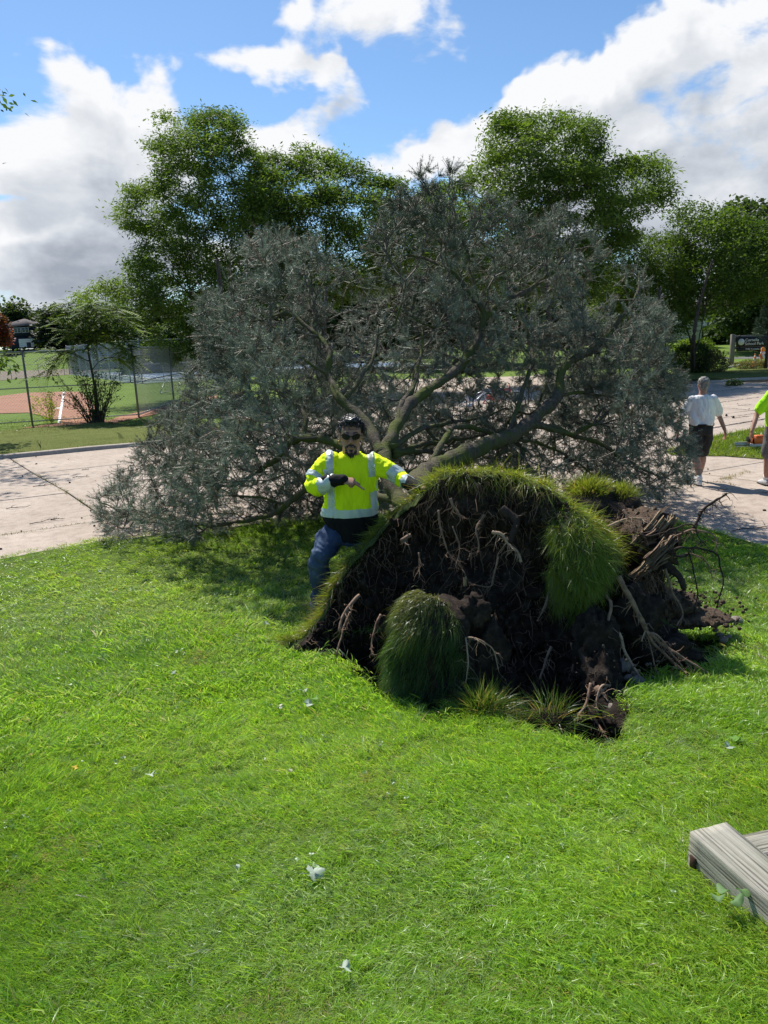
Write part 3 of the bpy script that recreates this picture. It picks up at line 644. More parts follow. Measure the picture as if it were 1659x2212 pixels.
def surf_blades(name, V, nu, nt, mask, n, up, lean, Lr, Wr, base, seg=3, g=.5, parent=None, straw=.15, off=0.0, rootk=.5, spr=.45):
    W3 = V.reshape(nu, nt, 3); i = RNG.integers(0, nu - 1, n * 3); j = RNG.integers(0, nt - 1, n * 3); m = RNG.random(n * 3) < mask(i / (nu - 1), j / (nt - 1)); i, j = i[m][:n], j[m][:n]; k = len(i)
    a, b = RNG.random((2, k, 1)); p = W3[i, j] * (1 - a) * (1 - b) + W3[i + 1, j] * a * (1 - b) + W3[i, j + 1] * (1 - a) * b + W3[i + 1, j + 1] * a * b
    Nn = up(p, i / (nu - 1)) + RNG.normal(0, spr, (k, 3)) + np.column_stack([fbm(p, 5, 2), fbm(p + 9, 5, 2), fbm(p + 19, 5, 2)]) * 1.6; Nn /= np.linalg.norm(Nn, axis=1)[:, None]; D = lean(p, i / (nu - 1)) + RNG.normal(0, .45, (k, 3))
    return blades(name, p + Nn * off, Nn, D, RNG.uniform(*Lr, k), RNG.uniform(*Wr, k), green(k, p, base, .05, straw), seg, g, parent, rootk=rootk)
GB = ((.13, .20, .022), (.24, .33, .045))
# rim and back, standing off the turf side
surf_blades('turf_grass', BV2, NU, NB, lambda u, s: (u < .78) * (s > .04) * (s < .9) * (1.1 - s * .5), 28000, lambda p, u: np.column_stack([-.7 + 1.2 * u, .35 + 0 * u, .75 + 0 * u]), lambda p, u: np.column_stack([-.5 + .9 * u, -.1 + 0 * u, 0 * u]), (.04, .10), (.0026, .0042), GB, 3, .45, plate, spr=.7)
surf_blades('turf_grass', BV2, NU, NB, lambda u, s: (u < .76) * (s < .13) * np.where(u < .38, .35, 1.0) * (vnoise(np.column_stack([u * 30, s * 3, 0 * u]), 1) > .35), 8000, lambda p, u: np.column_stack([-.5 + 1.1 * u, -.45 + 0 * u, .8 + 0 * u]), lambda p, u: np.column_stack([-.3 + .9 * u, -.6 + 0 * u, -.3 + 0 * u]), (.04, .11), (.0024, .004), ((.19, .26, .035), (.36, .42, .08)), 3, .45, plate, .3, spr=.8)
surf_blades('turf_grass', BV2, NU, NB, lambda u, s: (u > .30) * (u < .74) * (s < .25), 9000, lambda p, u: np.column_stack([-.2 + .6 * u, -.35 + 0 * u, 1.0 + 0 * u]), lambda p, u: np.column_stack([-.3 + .9 * u, -.5 + 0 * u, -.2 + 0 * u]), (.06, .14), (.0024, .004), ((.17, .27, .03), (.32, .43, .06)), 3, .4, plate, .12, spr=.7)
# the hanging flap of turf on the right
def flap():
    ctl = [[(1110, 1036, 5.02), (1170, 1058, 4.94), (1245, 1098, 4.82), (1302, 1150, 4.74), (1338, 1198, 4.70)],
           [(1160, 1058, 4.84), (1196, 1078, 4.76), (1240, 1105, 4.64), (1285, 1150, 4.54), (1325, 1200, 4.52)],
           [(1182, 1088, 4.80), (1205, 1108, 4.66), (1225, 1150, 4.50), (1285, 1200, 4.42), (1322, 1235, 4.46)],
           [(1186, 1122, 4.78), (1196, 1152, 4.62), (1225, 1210, 4.44), (1275, 1250, 4.38), (1312, 1262, 4.44)],
           [(1180, 1160, 4.76), (1190, 1200, 4.60), (1222, 1250, 4.44), (1262, 1280, 4.42), (1290, 1280, 4.48)],
           [(1190, 1230, 4.76), (1198, 1265, 4.62), (1222, 1300, 4.50), (1250, 1310, 4.50), (1272, 1300, 4.54)],
           [(1196, 1290, 4.76), (1205, 1310, 4.66), (1225, 1340, 4.56), (1245, 1350, 4.56), (1262, 1335, 4.60)]]
    A = np.array([[P(*c) for c in row] for row in ctl]); rows = np.array([spline(r, 26) for r in A]); V = np.stack([spline(rows[:, k], 40) for k in range(26)], 0)   # 26 x 40
    f = V.reshape(-1, 3); f = f + np.column_stack([0 * f[:, 0], -fbm(f, 4, 3) * .16 - fbm(f + 8, 12, 2) * .04, fbm(f + 3, 9, 3) * .05])
    link('turf_flap', mesh_np('turf_flap', f, [grid_faces(26, 40)], None, True), bpy.data.materials['turf_mat'], plate)
    surf_blades('turf_grass', f, 26, 40, lambda u, s: (vnoise(np.column_stack([u * 7, s * 9, 0 * u]), 1) > .40) * np.minimum(1, np.minimum(u, 1 - u) * 5 + .1), 13000, lambda p, u: np.column_stack([.1 + 0 * u, -.8 + 0 * u, .30 + 0 * u]), lambda p, u: np.column_stack([-.15 + .3 * u, -.1 + 0 * u, -.6 + 0 * u]), (.03, .085), (.0022, .0036), ((.12, .21, .022), (.23, .35, .045)), 3, .35, plate, .12, spr=1.0)
flap()
# standing sod block in the pit
def sod_block():
    mb = MB(); secs = []
    prof = [(1545, 955, 130, 4.12), (1500, 948, 112, 4.14), (1440, 942, 100, 4.18), (1380, 936, 82, 4.22), (1330, 936, 68, 4.25), (1300, 940, 56, 4.28), (1282, 936, 44, 4.30), (1276, 940, 26, 4.30)]
    pr = spline([list(a) for a in prof], 34)
    for (py, px, hw, Y) in pr:
        c = P(px, py, Y); w = hw * Y / F; secs.append((c, (w, 0.05, 0), (0, .15 * min(1, hw / 60), 0)))
    mb.ring_loft(secs, 44); V = np.vstack(mb.v); th = np.arange(44) * 2 * math.pi / 44; ex = lambda v: np.sign(v) * np.abs(v) ** .6
    for i_, (c_, a_, b_) in enumerate(secs): V[i_ * 44:(i_ + 1) * 44] = c_ + ex(np.cos(th))[:, None] * np.array(a_) + ex(np.sin(th))[:, None] * np.array(b_)
    V = V + np.column_stack([fbm(V + 2, 3.5, 2), fbm(V + 14, 3.5, 2), fbm(V + 18, 3.5, 2)]) * .09; V = V + np.column_stack([fbm(V, 8, 3), fbm(V + 4, 8, 3), fbm(V + 8, 8, 3)]) * .05
    link('sod_block', mesh_np('sod_block', V, [np.vstack(mb.q), np.vstack(mb.t)], None, True), M_SOIL, plate)
    W3 = V[:34 * 44].reshape(34, 44, 3); cen = W3.mean(1, keepdims=True); nrm = W3 - cen; nrm[..., 2] = 0; nrm /= np.linalg.norm(nrm, axis=2, keepdims=True)
    ok = (nrm[..., 1] < .3) & (W3[..., 0] < cen[..., 0] + np.linspace(.42, .02, 34)[:, None] * 1.0 * .62); ii, jj = np.nonzero(ok); k = RNG.integers(0, len(ii), 15000); p = W3[ii[k], jj[k]] + RNG.normal(0, .012, (15000, 3)); nn = nrm[ii[k], jj[k]]
    up = nn * .8 + np.array([-.2, -.1, .15]) + RNG.normal(0, .42, p.shape) + np.column_stack([fbm(p, 7, 2), fbm(p + 9, 7, 2), fbm(p + 19, 7, 2)]) * 1.3; up /= np.linalg.norm(up, axis=1)[:, None]
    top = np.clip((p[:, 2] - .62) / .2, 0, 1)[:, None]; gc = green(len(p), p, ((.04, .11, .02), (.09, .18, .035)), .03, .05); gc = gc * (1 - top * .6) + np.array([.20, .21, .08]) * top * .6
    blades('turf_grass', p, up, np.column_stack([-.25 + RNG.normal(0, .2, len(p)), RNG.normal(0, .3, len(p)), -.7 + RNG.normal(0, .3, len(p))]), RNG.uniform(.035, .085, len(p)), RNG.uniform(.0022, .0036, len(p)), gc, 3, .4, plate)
sod_block()
# turf and soil lumps behind the right shoulder and in the mouth of the pit
def lump(c, r, seed, mat, name, parent=plate, n=26, amp=.28):
    mb = MB(); mb.ball((0, 0, 0), 1, n); V = np.vstack(mb.v); r = np.asarray(r)
    V = V * (1 + fbm(V + seed * 7, 1.3, 4)[:, None] * amp * 2 + fbm(V + seed * 3, 6, 3)[:, None] * amp * .8) * r + np.asarray(c)
    return link(name, mesh_np(name, V, [np.vstack(mb.q), np.vstack(mb.t)], None, True), mat, parent), V
def lump_grass(V, c, nb, Lr=(.06, .14), thr=.25, base=GB, lean=(0, 0, 0), g=.5, straw=.15, w=(.003, .005)):
    c = np.asarray(c); up = V - c; up /= np.linalg.norm(up, axis=1)[:, None] + 1e-9; ok = np.nonzero(up[:, 2] > thr)[0]; k = ok[RNG.integers(0, len(ok), nb)]; p = V[k] + RNG.normal(0, .02, (nb, 3)); u = up[k] + np.array([0, 0, .5]) + RNG.normal(0, .35, (nb, 3)); u /= np.linalg.norm(u, axis=1)[:, None]
    return blades('turf_grass', p, u, up[k] * .5 + np.array(lean) + RNG.normal(0, .25, (nb, 3)), RNG.uniform(*Lr, nb), RNG.uniform(*w, nb), green(nb, p, base, .05, straw), 3, g, plate)
for (px, py, Y, r, s) in [(1268, 1092, 5.35, (.20, .22, .15), 1), (1335, 1098, 5.45, (.17, .2, .13), 2), (1300, 1135, 5.3, (.25, .25, .16), 3), (1370, 1240, 5.1, (.18, .22, .2), 4), (1265, 1200, 5.1, (.25, .25, .22), 5)]:
    o, V = lump(P(px, py, Y), r, s, M_SOIL, 'soil_lump'); 
    if s in (1, 2): lump_grass(V, P(px, py, Y), 2200 if s == 1 else 1100, (.03, .075), .62)
for (px, py, Y, r, s, nb) in [(1045, 1555, 3.86, (.12, .11, .08), 6, 1800), (1190, 1568, 3.80, (.14, .12, .09), 7, 350), (1120, 1590, 3.74, (.09, .08, .05), 8, 120), (1350, 1555, 3.75, (.12, .12, .07), 9, 60), (1430, 1400, 4.5, (.20, .15, .10), 10, 0), (1470, 1420, 4.5, (.12, .1, .06), 11, 0)]:
    o, V = lump(P(px, py, Y), r, s, M_SOIL, 'soil_lump')
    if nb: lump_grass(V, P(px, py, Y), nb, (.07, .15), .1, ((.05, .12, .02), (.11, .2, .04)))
for (px, py, Y, r, s) in [(1285, 1390, 4.35, (.13, .13, .22), 12), (1300, 1470, 4.15, (.12, .13, .2), 13), (1325, 1540, 3.95, (.11, .12, .13), 14), (1370, 1330, 4.6, (.17, .2, .2), 15), (1020, 1330, 4.32, (.12, .1, .12), 16), (1050, 1420, 4.28, (.12, .1, .22), 17)]:
    lump(P(px, py, Y), r, s, M_SOIL, 'soil_lump', n=34, amp=.34)
# pale gravelly spill of subsoil on the right
for k, (px, py, Y, r) in enumerate([(1420, 1305, 5.05, (.30, .2, .10)), (1490, 1335, 5.0, (.26, .13, .05)), (1360, 1165, 5.15, (.25, .2, .16))]):
    lump(P(px, py, Y), r, 20 + k, M_GSOIL, 'gravel_spill', n=36, amp=.22)
# clods all over the soil
def rocks_mesh(name, cs, rs_, mat, parent, stuff=True, flat=.8):
    mb = MB(); mb.ball((0, 0, 0), 1, 6); B0 = np.vstack(mb.v); q = np.vstack(mb.q); t = np.vstack(mb.t); n = len(cs); m = len(B0)
    D = RNG.uniform(.6, 1.3, (n, m, 1)) * RNG.uniform(.7, 1.2, (n, 1, 3)) * B0[None] * np.asarray(rs_)[:, None, None]; V = (D + np.asarray(cs)[:, None]).reshape(-1, 3); o = np.arange(n)[:, None, None] * m
    return link(name, mesh_np(name, V, [(q[None] + o).reshape(-1, 4), (t[None] + o).reshape(-1, 3)], None, False), mat, parent, stuff)
k = RNG.integers(0, len(FV2), 3000); rocks_mesh('clods', FV2[k] + RNG.normal(0, .008, (3000, 3)), RNG.gamma(2, .0055, 3000) + .004, M_SOIL, plate)
k = RNG.integers(0, len(FV2), 170); rocks_mesh('pebbles', FV2[k] + np.array([0, -.006, 0]), RNG.uniform(.004, .010, 170), M_STONED, plate)
def scat(c, sd, n): return np.asarray(c) + RNG.normal(0, 1, (n, 3)) * np.asarray(sd)
cs = np.vstack([scat(P(1425, 1300, 4.95), (.22, .12, .03), 500), scat(P(1495, 1338, 4.95), (.16, .07, .015), 300), scat(P(1360, 1150, 4.98), (.14, .08, .07), 400)]); cs[:, 2] = np.maximum(cs[:, 2], lawn_h(cs[:, 0], cs[:, 1]) + .01)
rocks_mesh('gravel', cs, RNG.gamma(2.0, .0030, len(cs)) + .002, M_GSOIL, plate)
cs = scat(P(1345, 1450, 4.1), (.14, .06, .08), 60); rocks_mesh('gravel', cs, RNG.gamma(2, .0022, len(cs)) + .002, M_STONED, plate)

# roots ----------------------------------------------------------
def dz3(l, ox=594, oy=999, s=.3255): return [(ox + a * s, oy + b * s) for a, b in l]
def dz4(l): return dz3(l, 1080)
def root(px, Y0, Y1, r0, r1, mat=M_ROOT, name='root', wob=.012, kids=True, seed=0):
    n = max(8, len(px) * 6); pts = spline([P(a, b, Y0 + (Y1 - Y0) * i / max(1, len(px) - 1)) for i, (a, b) in enumerate(px)], n)
    w = np.column_stack([fbm(pts + seed, 9, 2), fbm(pts + 5 + seed, 9, 2), fbm(pts + 9 + seed, 9, 2)]) * wob; pts = pts + w; rr = np.linspace(r0, r1, n) * (1 + .25 * fbm(pts, 30, 2))
    mb = MB(); mb.tube(pts, rr, 7)
    o = mb.build(name, mat, plate, True)
    if kids:
        fm = MB()
        for _ in range(int(n * .9)):
            i = RNG.integers(2, n); p = pts[i].copy(); d = RNG.normal(0, 1, 3) * .6 + np.array([0, -.3, -.5]); L = RNG.uniform(.03, .14); q = [p]
            for s in range(5): d = d * .8 + RNG.normal(0, .35, 3) + np.array([0, 0, -.1]); p = p + d / (np.linalg.norm(d) + 1e-6) * L / 5; q.append(p)
            fm.tube(q, np.linspace(max(.0016, r1 * .5), .0008, 6), 3, False)
        f = fm.build('rootlets', mat, o, False, True)
    return o
R_ = [(dz3([(560, 880), (470, 980), (430, 1120)]), 4.72, 4.55, .013, .009, M_ROOT), (dz3([(495, 990), (450, 1120), (405, 1270)]), 4.7, 4.5, .008, .006, M_ROOT),
      (dz3([(1160, 240), (1190, 300), (1245, 360)]), 4.98, 4.95, .011, .006, M_ROOT), (dz3([(1440, 460), (1500, 480), (1540, 540), (1600, 590), (1640, 660)]), 4.72, 4.62, .011, .008, M_ROOTL),
      (dz3([(1510, 310), (1580, 370), (1600, 420), (1560, 530)]), 4.8, 4.7, .034, .02, M_ROOTD), (dz3([(1080, 310), (1100, 450), (1150, 600), (1230, 690), (1260, 740)]), 4.95, 4.85, .008, .003, M_ROOT),
      (dz3([(1390, 350), (1340, 450), (1350, 580), (1290, 610)]), 4.86, 4.8, .008, .004, M_ROOT), (dz3([(1480, 620), (1450, 760), (1420, 830), (1280, 790)]), 4.8, 4.75, .008, .003, M_ROOT),
      (dz3([(1270, 1160), (1340, 1170), (1440, 1230), (1480, 1380)]), 4.12, 4.1, .006, .003, M_ROOTL), (dz3([(1265, 1165), (1285, 1290), (1275, 1470)]), 4.12, 4.0, .006, .003, M_ROOTL),
      (dz3([(700, 1010), (650, 1130), (650, 1280)]), 4.75, 4.6, .010, .005, M_ROOT), (dz3([(950, 600), (960, 760)]), 4.95, 4.9, .006, .004, M_ROOT),
      (dz3([(1180, 420), (1220, 560), (1200, 700)]), 4.9, 4.8, .005, .003, M_ROOT), (dz3([(900, 480), (840, 520)]), 5.0, 4.95, .014, .012, M_ROOT),
      (dz4([(785, 755), (850, 870), (920, 1000), (965, 1110)]), 4.4, 4.3, .018, .014, M_ROOT), (dz4([(965, 1110), (1050, 1230), (1200, 1370), (1250, 1400)]), 4.3, 4.2, .010, .005, M_ROOT),
      (dz4([(970, 1120), (1120, 1230), (1230, 1310), (1430, 1430)]), 4.3, 4.2, .010, .005, M_ROOT), (dz4([(985, 1130), (1040, 1150), (1130, 1260), (1220, 1360)]), 4.3, 4.2, .007, .004, M_ROOT), (dz4([(965, 1110), (935, 1185)]), 4.3, 4.26, .006, .003, M_ROOTL),
      (dz4([(980, 1140), (1040, 1370), (1110, 1490)]), 4.3, 4.15, .005, .003, M_ROOT), (dz4([(735, 1050), (790, 1150), (830, 1270), (900, 1380), (940, 1450)]), 4.3, 4.1, .010, .007, M_ROOTL),
      (dz4([(700, 880), (735, 960), (690, 1200), (740, 1380), (790, 1500), (830, 1540)]), 4.4, 4.0, .010, .007, M_ROOT), (dz4([(560, 1250), (610, 1370), (650, 1490)]), 4.3, 4.05, .045, .03, M_ROOTD),
      (dz4([(640, 1480), (700, 1580), (740, 1680), (800, 1780)]), 4.0, 3.8, .024, .020, M_ROOT), (dz4([(600, 1465), (575, 1600), (520, 1700)]), 4.0, 3.85, .010, .007, M_ROOT),
      (dz4([(575, 1600), (640, 1720), (690, 1800)]), 3.95, 3.8, .009, .006, M_ROOT), (dz4([(740, 1480), (680, 1500), (640, 1640), (720, 1780)]), 4.0, 3.85, .008, .005, M_ROOTL),
      (dz4([(320, 880), (290, 960), (245, 1050)]), 4.65, 4.55, .007, .004, M_ROOT), (dz4([(340, 1220), (300, 1340), (260, 1440)]), 4.45, 4.35, .009, .006, M_ROOT),
      (dz4([(670, 1000), (665, 1080), (655, 1160)]), 4.38, 4.34, .019, .017, M_ROOT), (dz4([(690, 1500), (750, 1580), (800, 1650)]), 4.0, 3.9, .006, .004, M_ROOT),
      (dz4([(470, 1190), (490, 1290), (480, 1400)]), 4.45, 4.4, .009, .004, M_ROOT),
      (dz4([(710, 420), (850, 375), (960, 375)]), 4.7, 4.72, .009, .006, M_ROOTL), (dz4([(820, 320), (860, 370)]), 4.75, 4.7, .010, .007, M_ROOT)]
for i, (px, a, b, r0, r1, m) in enumerate(R_): root(px, a, b, r0, r1, m, seed=i)
# dark fan of roots reaching out on the right of the stump
R2 = [([(1270, 440), (1320, 370), (1370, 290), (1440, 230), (1495, 195)], 4.7, 4.75, .010, .007), ([(1120, 500), (1200, 480), (1270, 450), (1400, 500), (1440, 560)], 4.75, 4.6, .009, .004),
      ([(980, 610), (1100, 600), (1200, 560), (1350, 570), (1440, 600), (1480, 780), (1445, 970)], 4.72, 4.5, .009, .004), ([(1270, 620), (1295, 760), (1300, 900), (1290, 1010)], 4.65, 4.55, .005, .003),
      ([(1100, 690), (1170, 860), (1210, 990), (1190, 1070)], 4.7, 4.55, .010, .005), ([(1150, 630), (1280, 600), (1380, 670), (1410, 770)], 4.7, 4.6, .007, .003),
      ([(1060, 500), (1200, 420), (1290, 450), (1380, 560)], 4.7, 4.6, .007, .003), ([(1100, 620), (1200, 640), (1290, 560), (1380, 520)], 4.7, 4.6, .006, .003),
      ([(1110, 690), (1170, 740), (1225, 830)], 4.75, 4.65, .034, .018), ([(1050, 690), (1060, 830), (1030, 980)], 4.75, 4.7, .026, .012), ([(1080, 700), (1090, 850), (1080, 960)], 4.72, 4.68, .012, .006), ([(880, 470), (1000, 490), (1140, 460), (1260, 470)], 4.66, 4.7, .006, .004),
      ([(930, 680), (1000, 740), (960, 800), (860, 760)], 4.62, 4.6, .005, .003)]
for i, (px, a, b, r0, r1) in enumerate(R2): root(dz4(px), a, b, r0, r1, M_ROOTD if i not in (1, 4, 5) else M_ROOT, seed=40 + i, wob=.03)
def fine_roots():
    fm = MB(); 
    W3 = FV2.reshape(NU, NT, 3)
    for _ in range(1500):
        i = RNG.integers(12, NU - 12); j = min(NT - 2, int(NT * (RNG.random() ** .6))); p = W3[i, j].copy() + np.array([0, -.01, 0]); L = RNG.gamma(2, .055) + .03; d = np.array([RNG.normal(0, .5), -.5, RNG.normal(-.4, .4)]); q = [p]; m = 7
        for s in range(m): d = d * .75 + RNG.normal(0, .32, 3) + np.array([0, .02, -.22]); p = p + d / (np.linalg.norm(d) + 1e-6) * L / m; q.append(p)
        fm.tube(q, np.linspace(RNG.choice([.0018, .0026, .0038]), .0008, m + 1), 3, False)
    fm.build('fine_roots', M_ROOT, plate, False, True)
    fm = MB()
    for _ in range(260):      # fringe under the rim and under the stump
        if _ < 120: i = RNG.integers(8, int(NU * .8)); p = rim_w[i] + np.array([RNG.normal(0, .01), -.03, -.04])
        else: a, b = dz4([(RNG.uniform(850, 1110), RNG.uniform(700, 800))])[0]; p = P(a, b, RNG.uniform(4.65, 4.95))
        L = RNG.uniform(.06, .22) * (1 if _ < 120 else 1.5); d = np.array([RNG.normal(0, .5), -.3, -.4]); q = [p]
        for s in range(7): d = d * .8 + RNG.normal(0, .3, 3) + np.array([0, 0, -.3]); p = p + d / (np.linalg.norm(d) + 1e-6) * L / 7; q.append(p)
        fm.tube(q, np.linspace(.0024, .0009, 8), 3, False)
    fm.build('fine_roots', M_ROOTL if False else M_ROOT, plate, False, True)
fine_roots()
# splintered stump end: bark log and split planks of pale wood
def wood_log(name, a, b, r, mat, n=16, rough=.06, rags=True):
    a, b = np.array(a), np.array(b); secs = []; ax = (b - a); Ln = np.linalg.norm(ax); ax /= Ln; s1 = np.cross(ax, [0, 0, 1]); s1 /= np.linalg.norm(s1); s2 = np.cross(s1, ax)
    mb = MB(); k = 16; V = []
    for i in range(k):
        t = i / (k - 1); th = np.arange(n) * 2 * math.pi / n
        rr = (r[0] * (1 - t) + r[1] * t) * (1 + .18 * np.sin(th * 3 + t * 2) + .1 * np.sin(th * 7 + 1))
        tt_ = t + (RNG.uniform(-.14, .14, n) if (rags and i >= k - 2) else 0)
        V.append(a + ax * (Ln * np.asarray(tt_))[..., None] + np.cos(th)[:, None] * s1 * rr[:, None] + np.sin(th)[:, None] * s2 * rr[:, None])
    V = np.vstack(V); i = np.arange(k - 1)[:, None] * n; j = np.arange(n)[None]; j2 = (j + 1) % n
    Q = np.stack([i + j, i + j2, i + n + j2, i + n + j], -1).reshape(-1, 4); V = np.vstack([V, a, b - ax * .05]); T = [(k * n, (m + 1) % n, m) for m in range(n)] + [(k * n + 1, (k - 1) * n + m, (k - 1) * n + (m + 1) % n) for m in range(n)]
    V = V + np.column_stack([fbm(V, 12, 3), fbm(V + 3, 12, 3), fbm(V + 6, 12, 3)]) * rough
    return link(name, mesh_np(name, V, [Q, T], None, False), mat, plate)
def pz4(x, y, Y): a, b = dz4([(x, y)])[0]; return P(a, b, Y)
wood_log('stump', pz4(700, 470, 5.25), pz4(1060, 500, 4.88), (.17, .15), M_GSOIL, 20, .07)
wood_log('stump', pz4(860, 560, 5.05), pz4(1110, 610, 4.82), (.15, .10), M_ROOTD, 20, .05)
def splinter(p0, p1, w, th, name='split_plank', mat=M_SPLIT):
    a, b = np.array(p0), np.array(p1); ax = b - a; L = np.linalg.norm(ax); ax /= L; s = np.cross(ax, [0, 1, 0]); s /= np.linalg.norm(s); t = np.cross(s, ax); me = MB(); k = 6; nn = 3; V = []
    top = RNG.uniform(-.12, .10, nn); bt = RNG.uniform(-.05, .05, nn)
    for side in (-1, 1):
        for i in range(k):
            for j in range(nn):
                f = i / (k - 1); u = j / (nn - 1) - .5; end = top[j] * max(0, f - .6) / .4 + bt[j] * max(0, .3 - f); V.append(a + ax * L * (f + end) + s * w * u * (1 - .35 * f * abs(u)) + t * (th * .5 * side + .012 * math.sin(j * 2.1) + .01 * math.sin(f * 5 + j)))
    Q = []
    for sd in (0, 1):
        o = sd * k * nn
        for i in range(k - 1):
            for j in range(nn - 1): q = (o + i * nn + j, o + i * nn + j + 1, o + (i + 1) * nn + j + 1, o + (i + 1) * nn + j); Q.append(q if sd else q[::-1])
    o = k * nn
    for i in range(k - 1): Q += [(i * nn, (i + 1) * nn, o + (i + 1) * nn, o + i * nn), ((i + 1) * nn - 1, o + (i + 1) * nn - 1, o + (i + 2) * nn - 1, (i + 2) * nn - 1)]
    for j in range(nn - 1): Q += [(j, o + j, o + j + 1, j + 1), ((k - 1) * nn + j, (k - 1) * nn + j + 1, o + (k - 1) * nn + j + 1, o + (k - 1) * nn + j)]
    me.add(V, Q); return me.build(name, mat, plate)
def bundle(p0, p1, w, th, n=9, mats=None):
    p0, p1 = np.array(p0), np.array(p1); ax = p1 - p0; L = np.linalg.norm(ax); ax /= L; s = np.cross(ax, [0, 1, 0]); s /= np.linalg.norm(s); t = np.cross(s, ax)
    for k in range(n):
        u = (k + .5) / n - .5; o = s * u * w + t * RNG.uniform(-.5, .5) * th; a = p0 + o + ax * L * RNG.uniform(-.06, .22); b = p1 + o * .8 + ax * L * RNG.uniform(-.28, .10) + RNG.normal(0, .012, 3)
        splinter(a, b, w / n * RNG.uniform(1.1, 2.0), RNG.uniform(.010, .024), mat=(mats or [M_SPLIT])[k % len(mats or [M_SPLIT])])
MSB = [M_SPLIT, M_SPLIT, M_ROOT]
bundle(pz4(900, 560, 4.8), pz4(1085, 365, 4.82), .085, .05, 8, MSB); bundle(pz4(1070, 500, 4.86), pz4(1145, 355, 4.88), .06, .04, 6, MSB)
bundle(pz4(850, 800, 4.66), pz4(1000, 640, 4.68), .085, .05, 8); bundle(pz4(980, 680, 4.68), pz4(1145, 500, 4.72), .12, .06, 12, [M_SPLIT, M_SPLIT, M_SPLIT, M_ROOT]); bundle(pz4(1000, 690, 4.72), pz4(1120, 600, 4.74), .07, .05, 7, MSB); bundle(pz4(940, 520, 4.76), pz4(1040, 470, 4.78), .09, .05, 6, [M_ROOT, M_ROOTD])
splinter(pz4(675, 1050, 4.33), pz4(668, 1000, 4.33), .03, .02); splinter(dz3([(0, 0)]) and P(*dz3([(1262, 820)])[0], 4.32), P(*dz3([(1258, 760)])[0], 4.34), .022, .012)
# ============================================================ trees
def unit(v): return v / (np.linalg.norm(v, axis=-1, keepdims=True) + 1e-9)
def grow(roots, targets, bf=.35, step=.12, wig=.25, up=.1, seed=0, maxn=60000):
    """roots: list of (points, r_start, r_end). Targets are joined one by one to the cheapest node (length + path back to the base)."""
    rng = np.random.default_rng(seed); N = np.zeros((maxn, 3)); Pl = np.zeros(maxn); par = np.full(maxn, -1); rmin = np.zeros(maxn); D = np.zeros((maxn, 3)); n = 0
    for pts, r0, r1 in roots:
        m = max(4, int(np.linalg.norm(np.diff(np.asarray(pts), axis=0), axis=1).sum() / step)); q = spline(pts, m); rr = np.linspace(r0, r1, m)
        if n: i0 = int(np.argmin(((N[:n] - q[0]) ** 2).sum(1))); 
        for k in range(m):
            N[n] = q[k]; par[n] = (i0 if (n and k == 0) else n - 1) if (n or k) else -1
            Pl[n] = 0 if par[n] < 0 else Pl[par[n]] + np.linalg.norm(N[n] - N[par[n]]); rmin[n] = rr[k]; D[n] = unit(q[min(k + 1, m - 1)] - q[max(k - 1, 0)]); n += 1
    nr = n; T = np.asarray(targets); o = np.argsort(((T[:, None, ::1] - N[None, :n:8]) ** 2).sum(2).min(1)); tips = []
    for ti in o:
        if n > maxn - 60: break
        t = T[ti]; d = np.sqrt(((N[:n] - t) ** 2).sum(1)); c = d + bf * Pl[:n]; i = int(np.argmin(c)); L = d[i]
        if L < step * .5: continue
        m = max(1, int(L / step)); a = N[i]; dd = unit(D[i] * .45 + unit(t - a) * .8); ctl = a + dd * L * .5 + np.array([0, 0, up * L * .3]); pi = i; side = rng.normal(0, wig * L * .18, 3)
        for k in range(1, m + 1):
            f = k / m; p = a * (1 - f) ** 2 + ctl * 2 * f * (1 - f) + t * f * f + side * math.sin(f * math.pi) + rng.normal(0, .012 * min(1, step * 8), 3) * (k < m)
            N[n] = p; par[n] = pi; Pl[n] = Pl[pi] + np.linalg.norm(p - N[pi]); D[n] = unit(p - N[pi]); pi = n; n += 1
        tips.append(pi)
    return N[:n], par[:n], rmin[:n], D[:n], np.array(tips), nr
def radii(par, rmin, tip=.004, ex=2.3, k=1.0):
    n = len(par); a = np.zeros(n); ch = np.zeros(n, int)
    for i in range(n - 1, -1, -1):
        if ch[i] == 0: a[i] = tip ** ex
        if par[i] >= 0: a[par[i]] += a[i]; ch[par[i]] += 1
    r = a ** (1 / ex) * k; r = np.where(rmin > 0, np.maximum(rmin, np.minimum(r, rmin * 1.15)), np.minimum(r, .07)); return r
def pipes(name, N, par, r, sel, mat, parent, sides=5, stuff=True):
    i = np.nonzero(sel & (par >= 0))[0]; p = par[i]; a, b = N[p], N[i]; ra = np.minimum(r[p], r[i] * 1.6)[:, None, None]; rb = r[i][:, None, None]; t = unit(b - a); ref = np.where(np.abs(t[:, 2:3]) > .9, np.array([[1., 0, 0]]), np.array([[0, 0, 1.]])); u = unit(np.cross(t, ref)); v = np.cross(u, t)
    th = np.arange(sides) * 2 * math.pi / sides; ring = u[:, None] * np.cos(th)[None, :, None] + v[:, None] * np.sin(th)[None, :, None]; V = np.concatenate([a[:, None] - t[:, None] * ra * .3 + ring * ra, b[:, None] + t[:, None] * rb * .3 + ring * rb], 1).reshape(-1, 3)
    o = np.arange(len(i))[:, None, None] * 2 * sides; j = np.arange(sides); Q = np.stack([j, (j + 1) % sides, sides + (j + 1) % sides, sides + j], -1)[None] + o
    return link(name, mesh_np(name, V, [Q.reshape(-1, 4)], None, True), mat, parent, stuff)
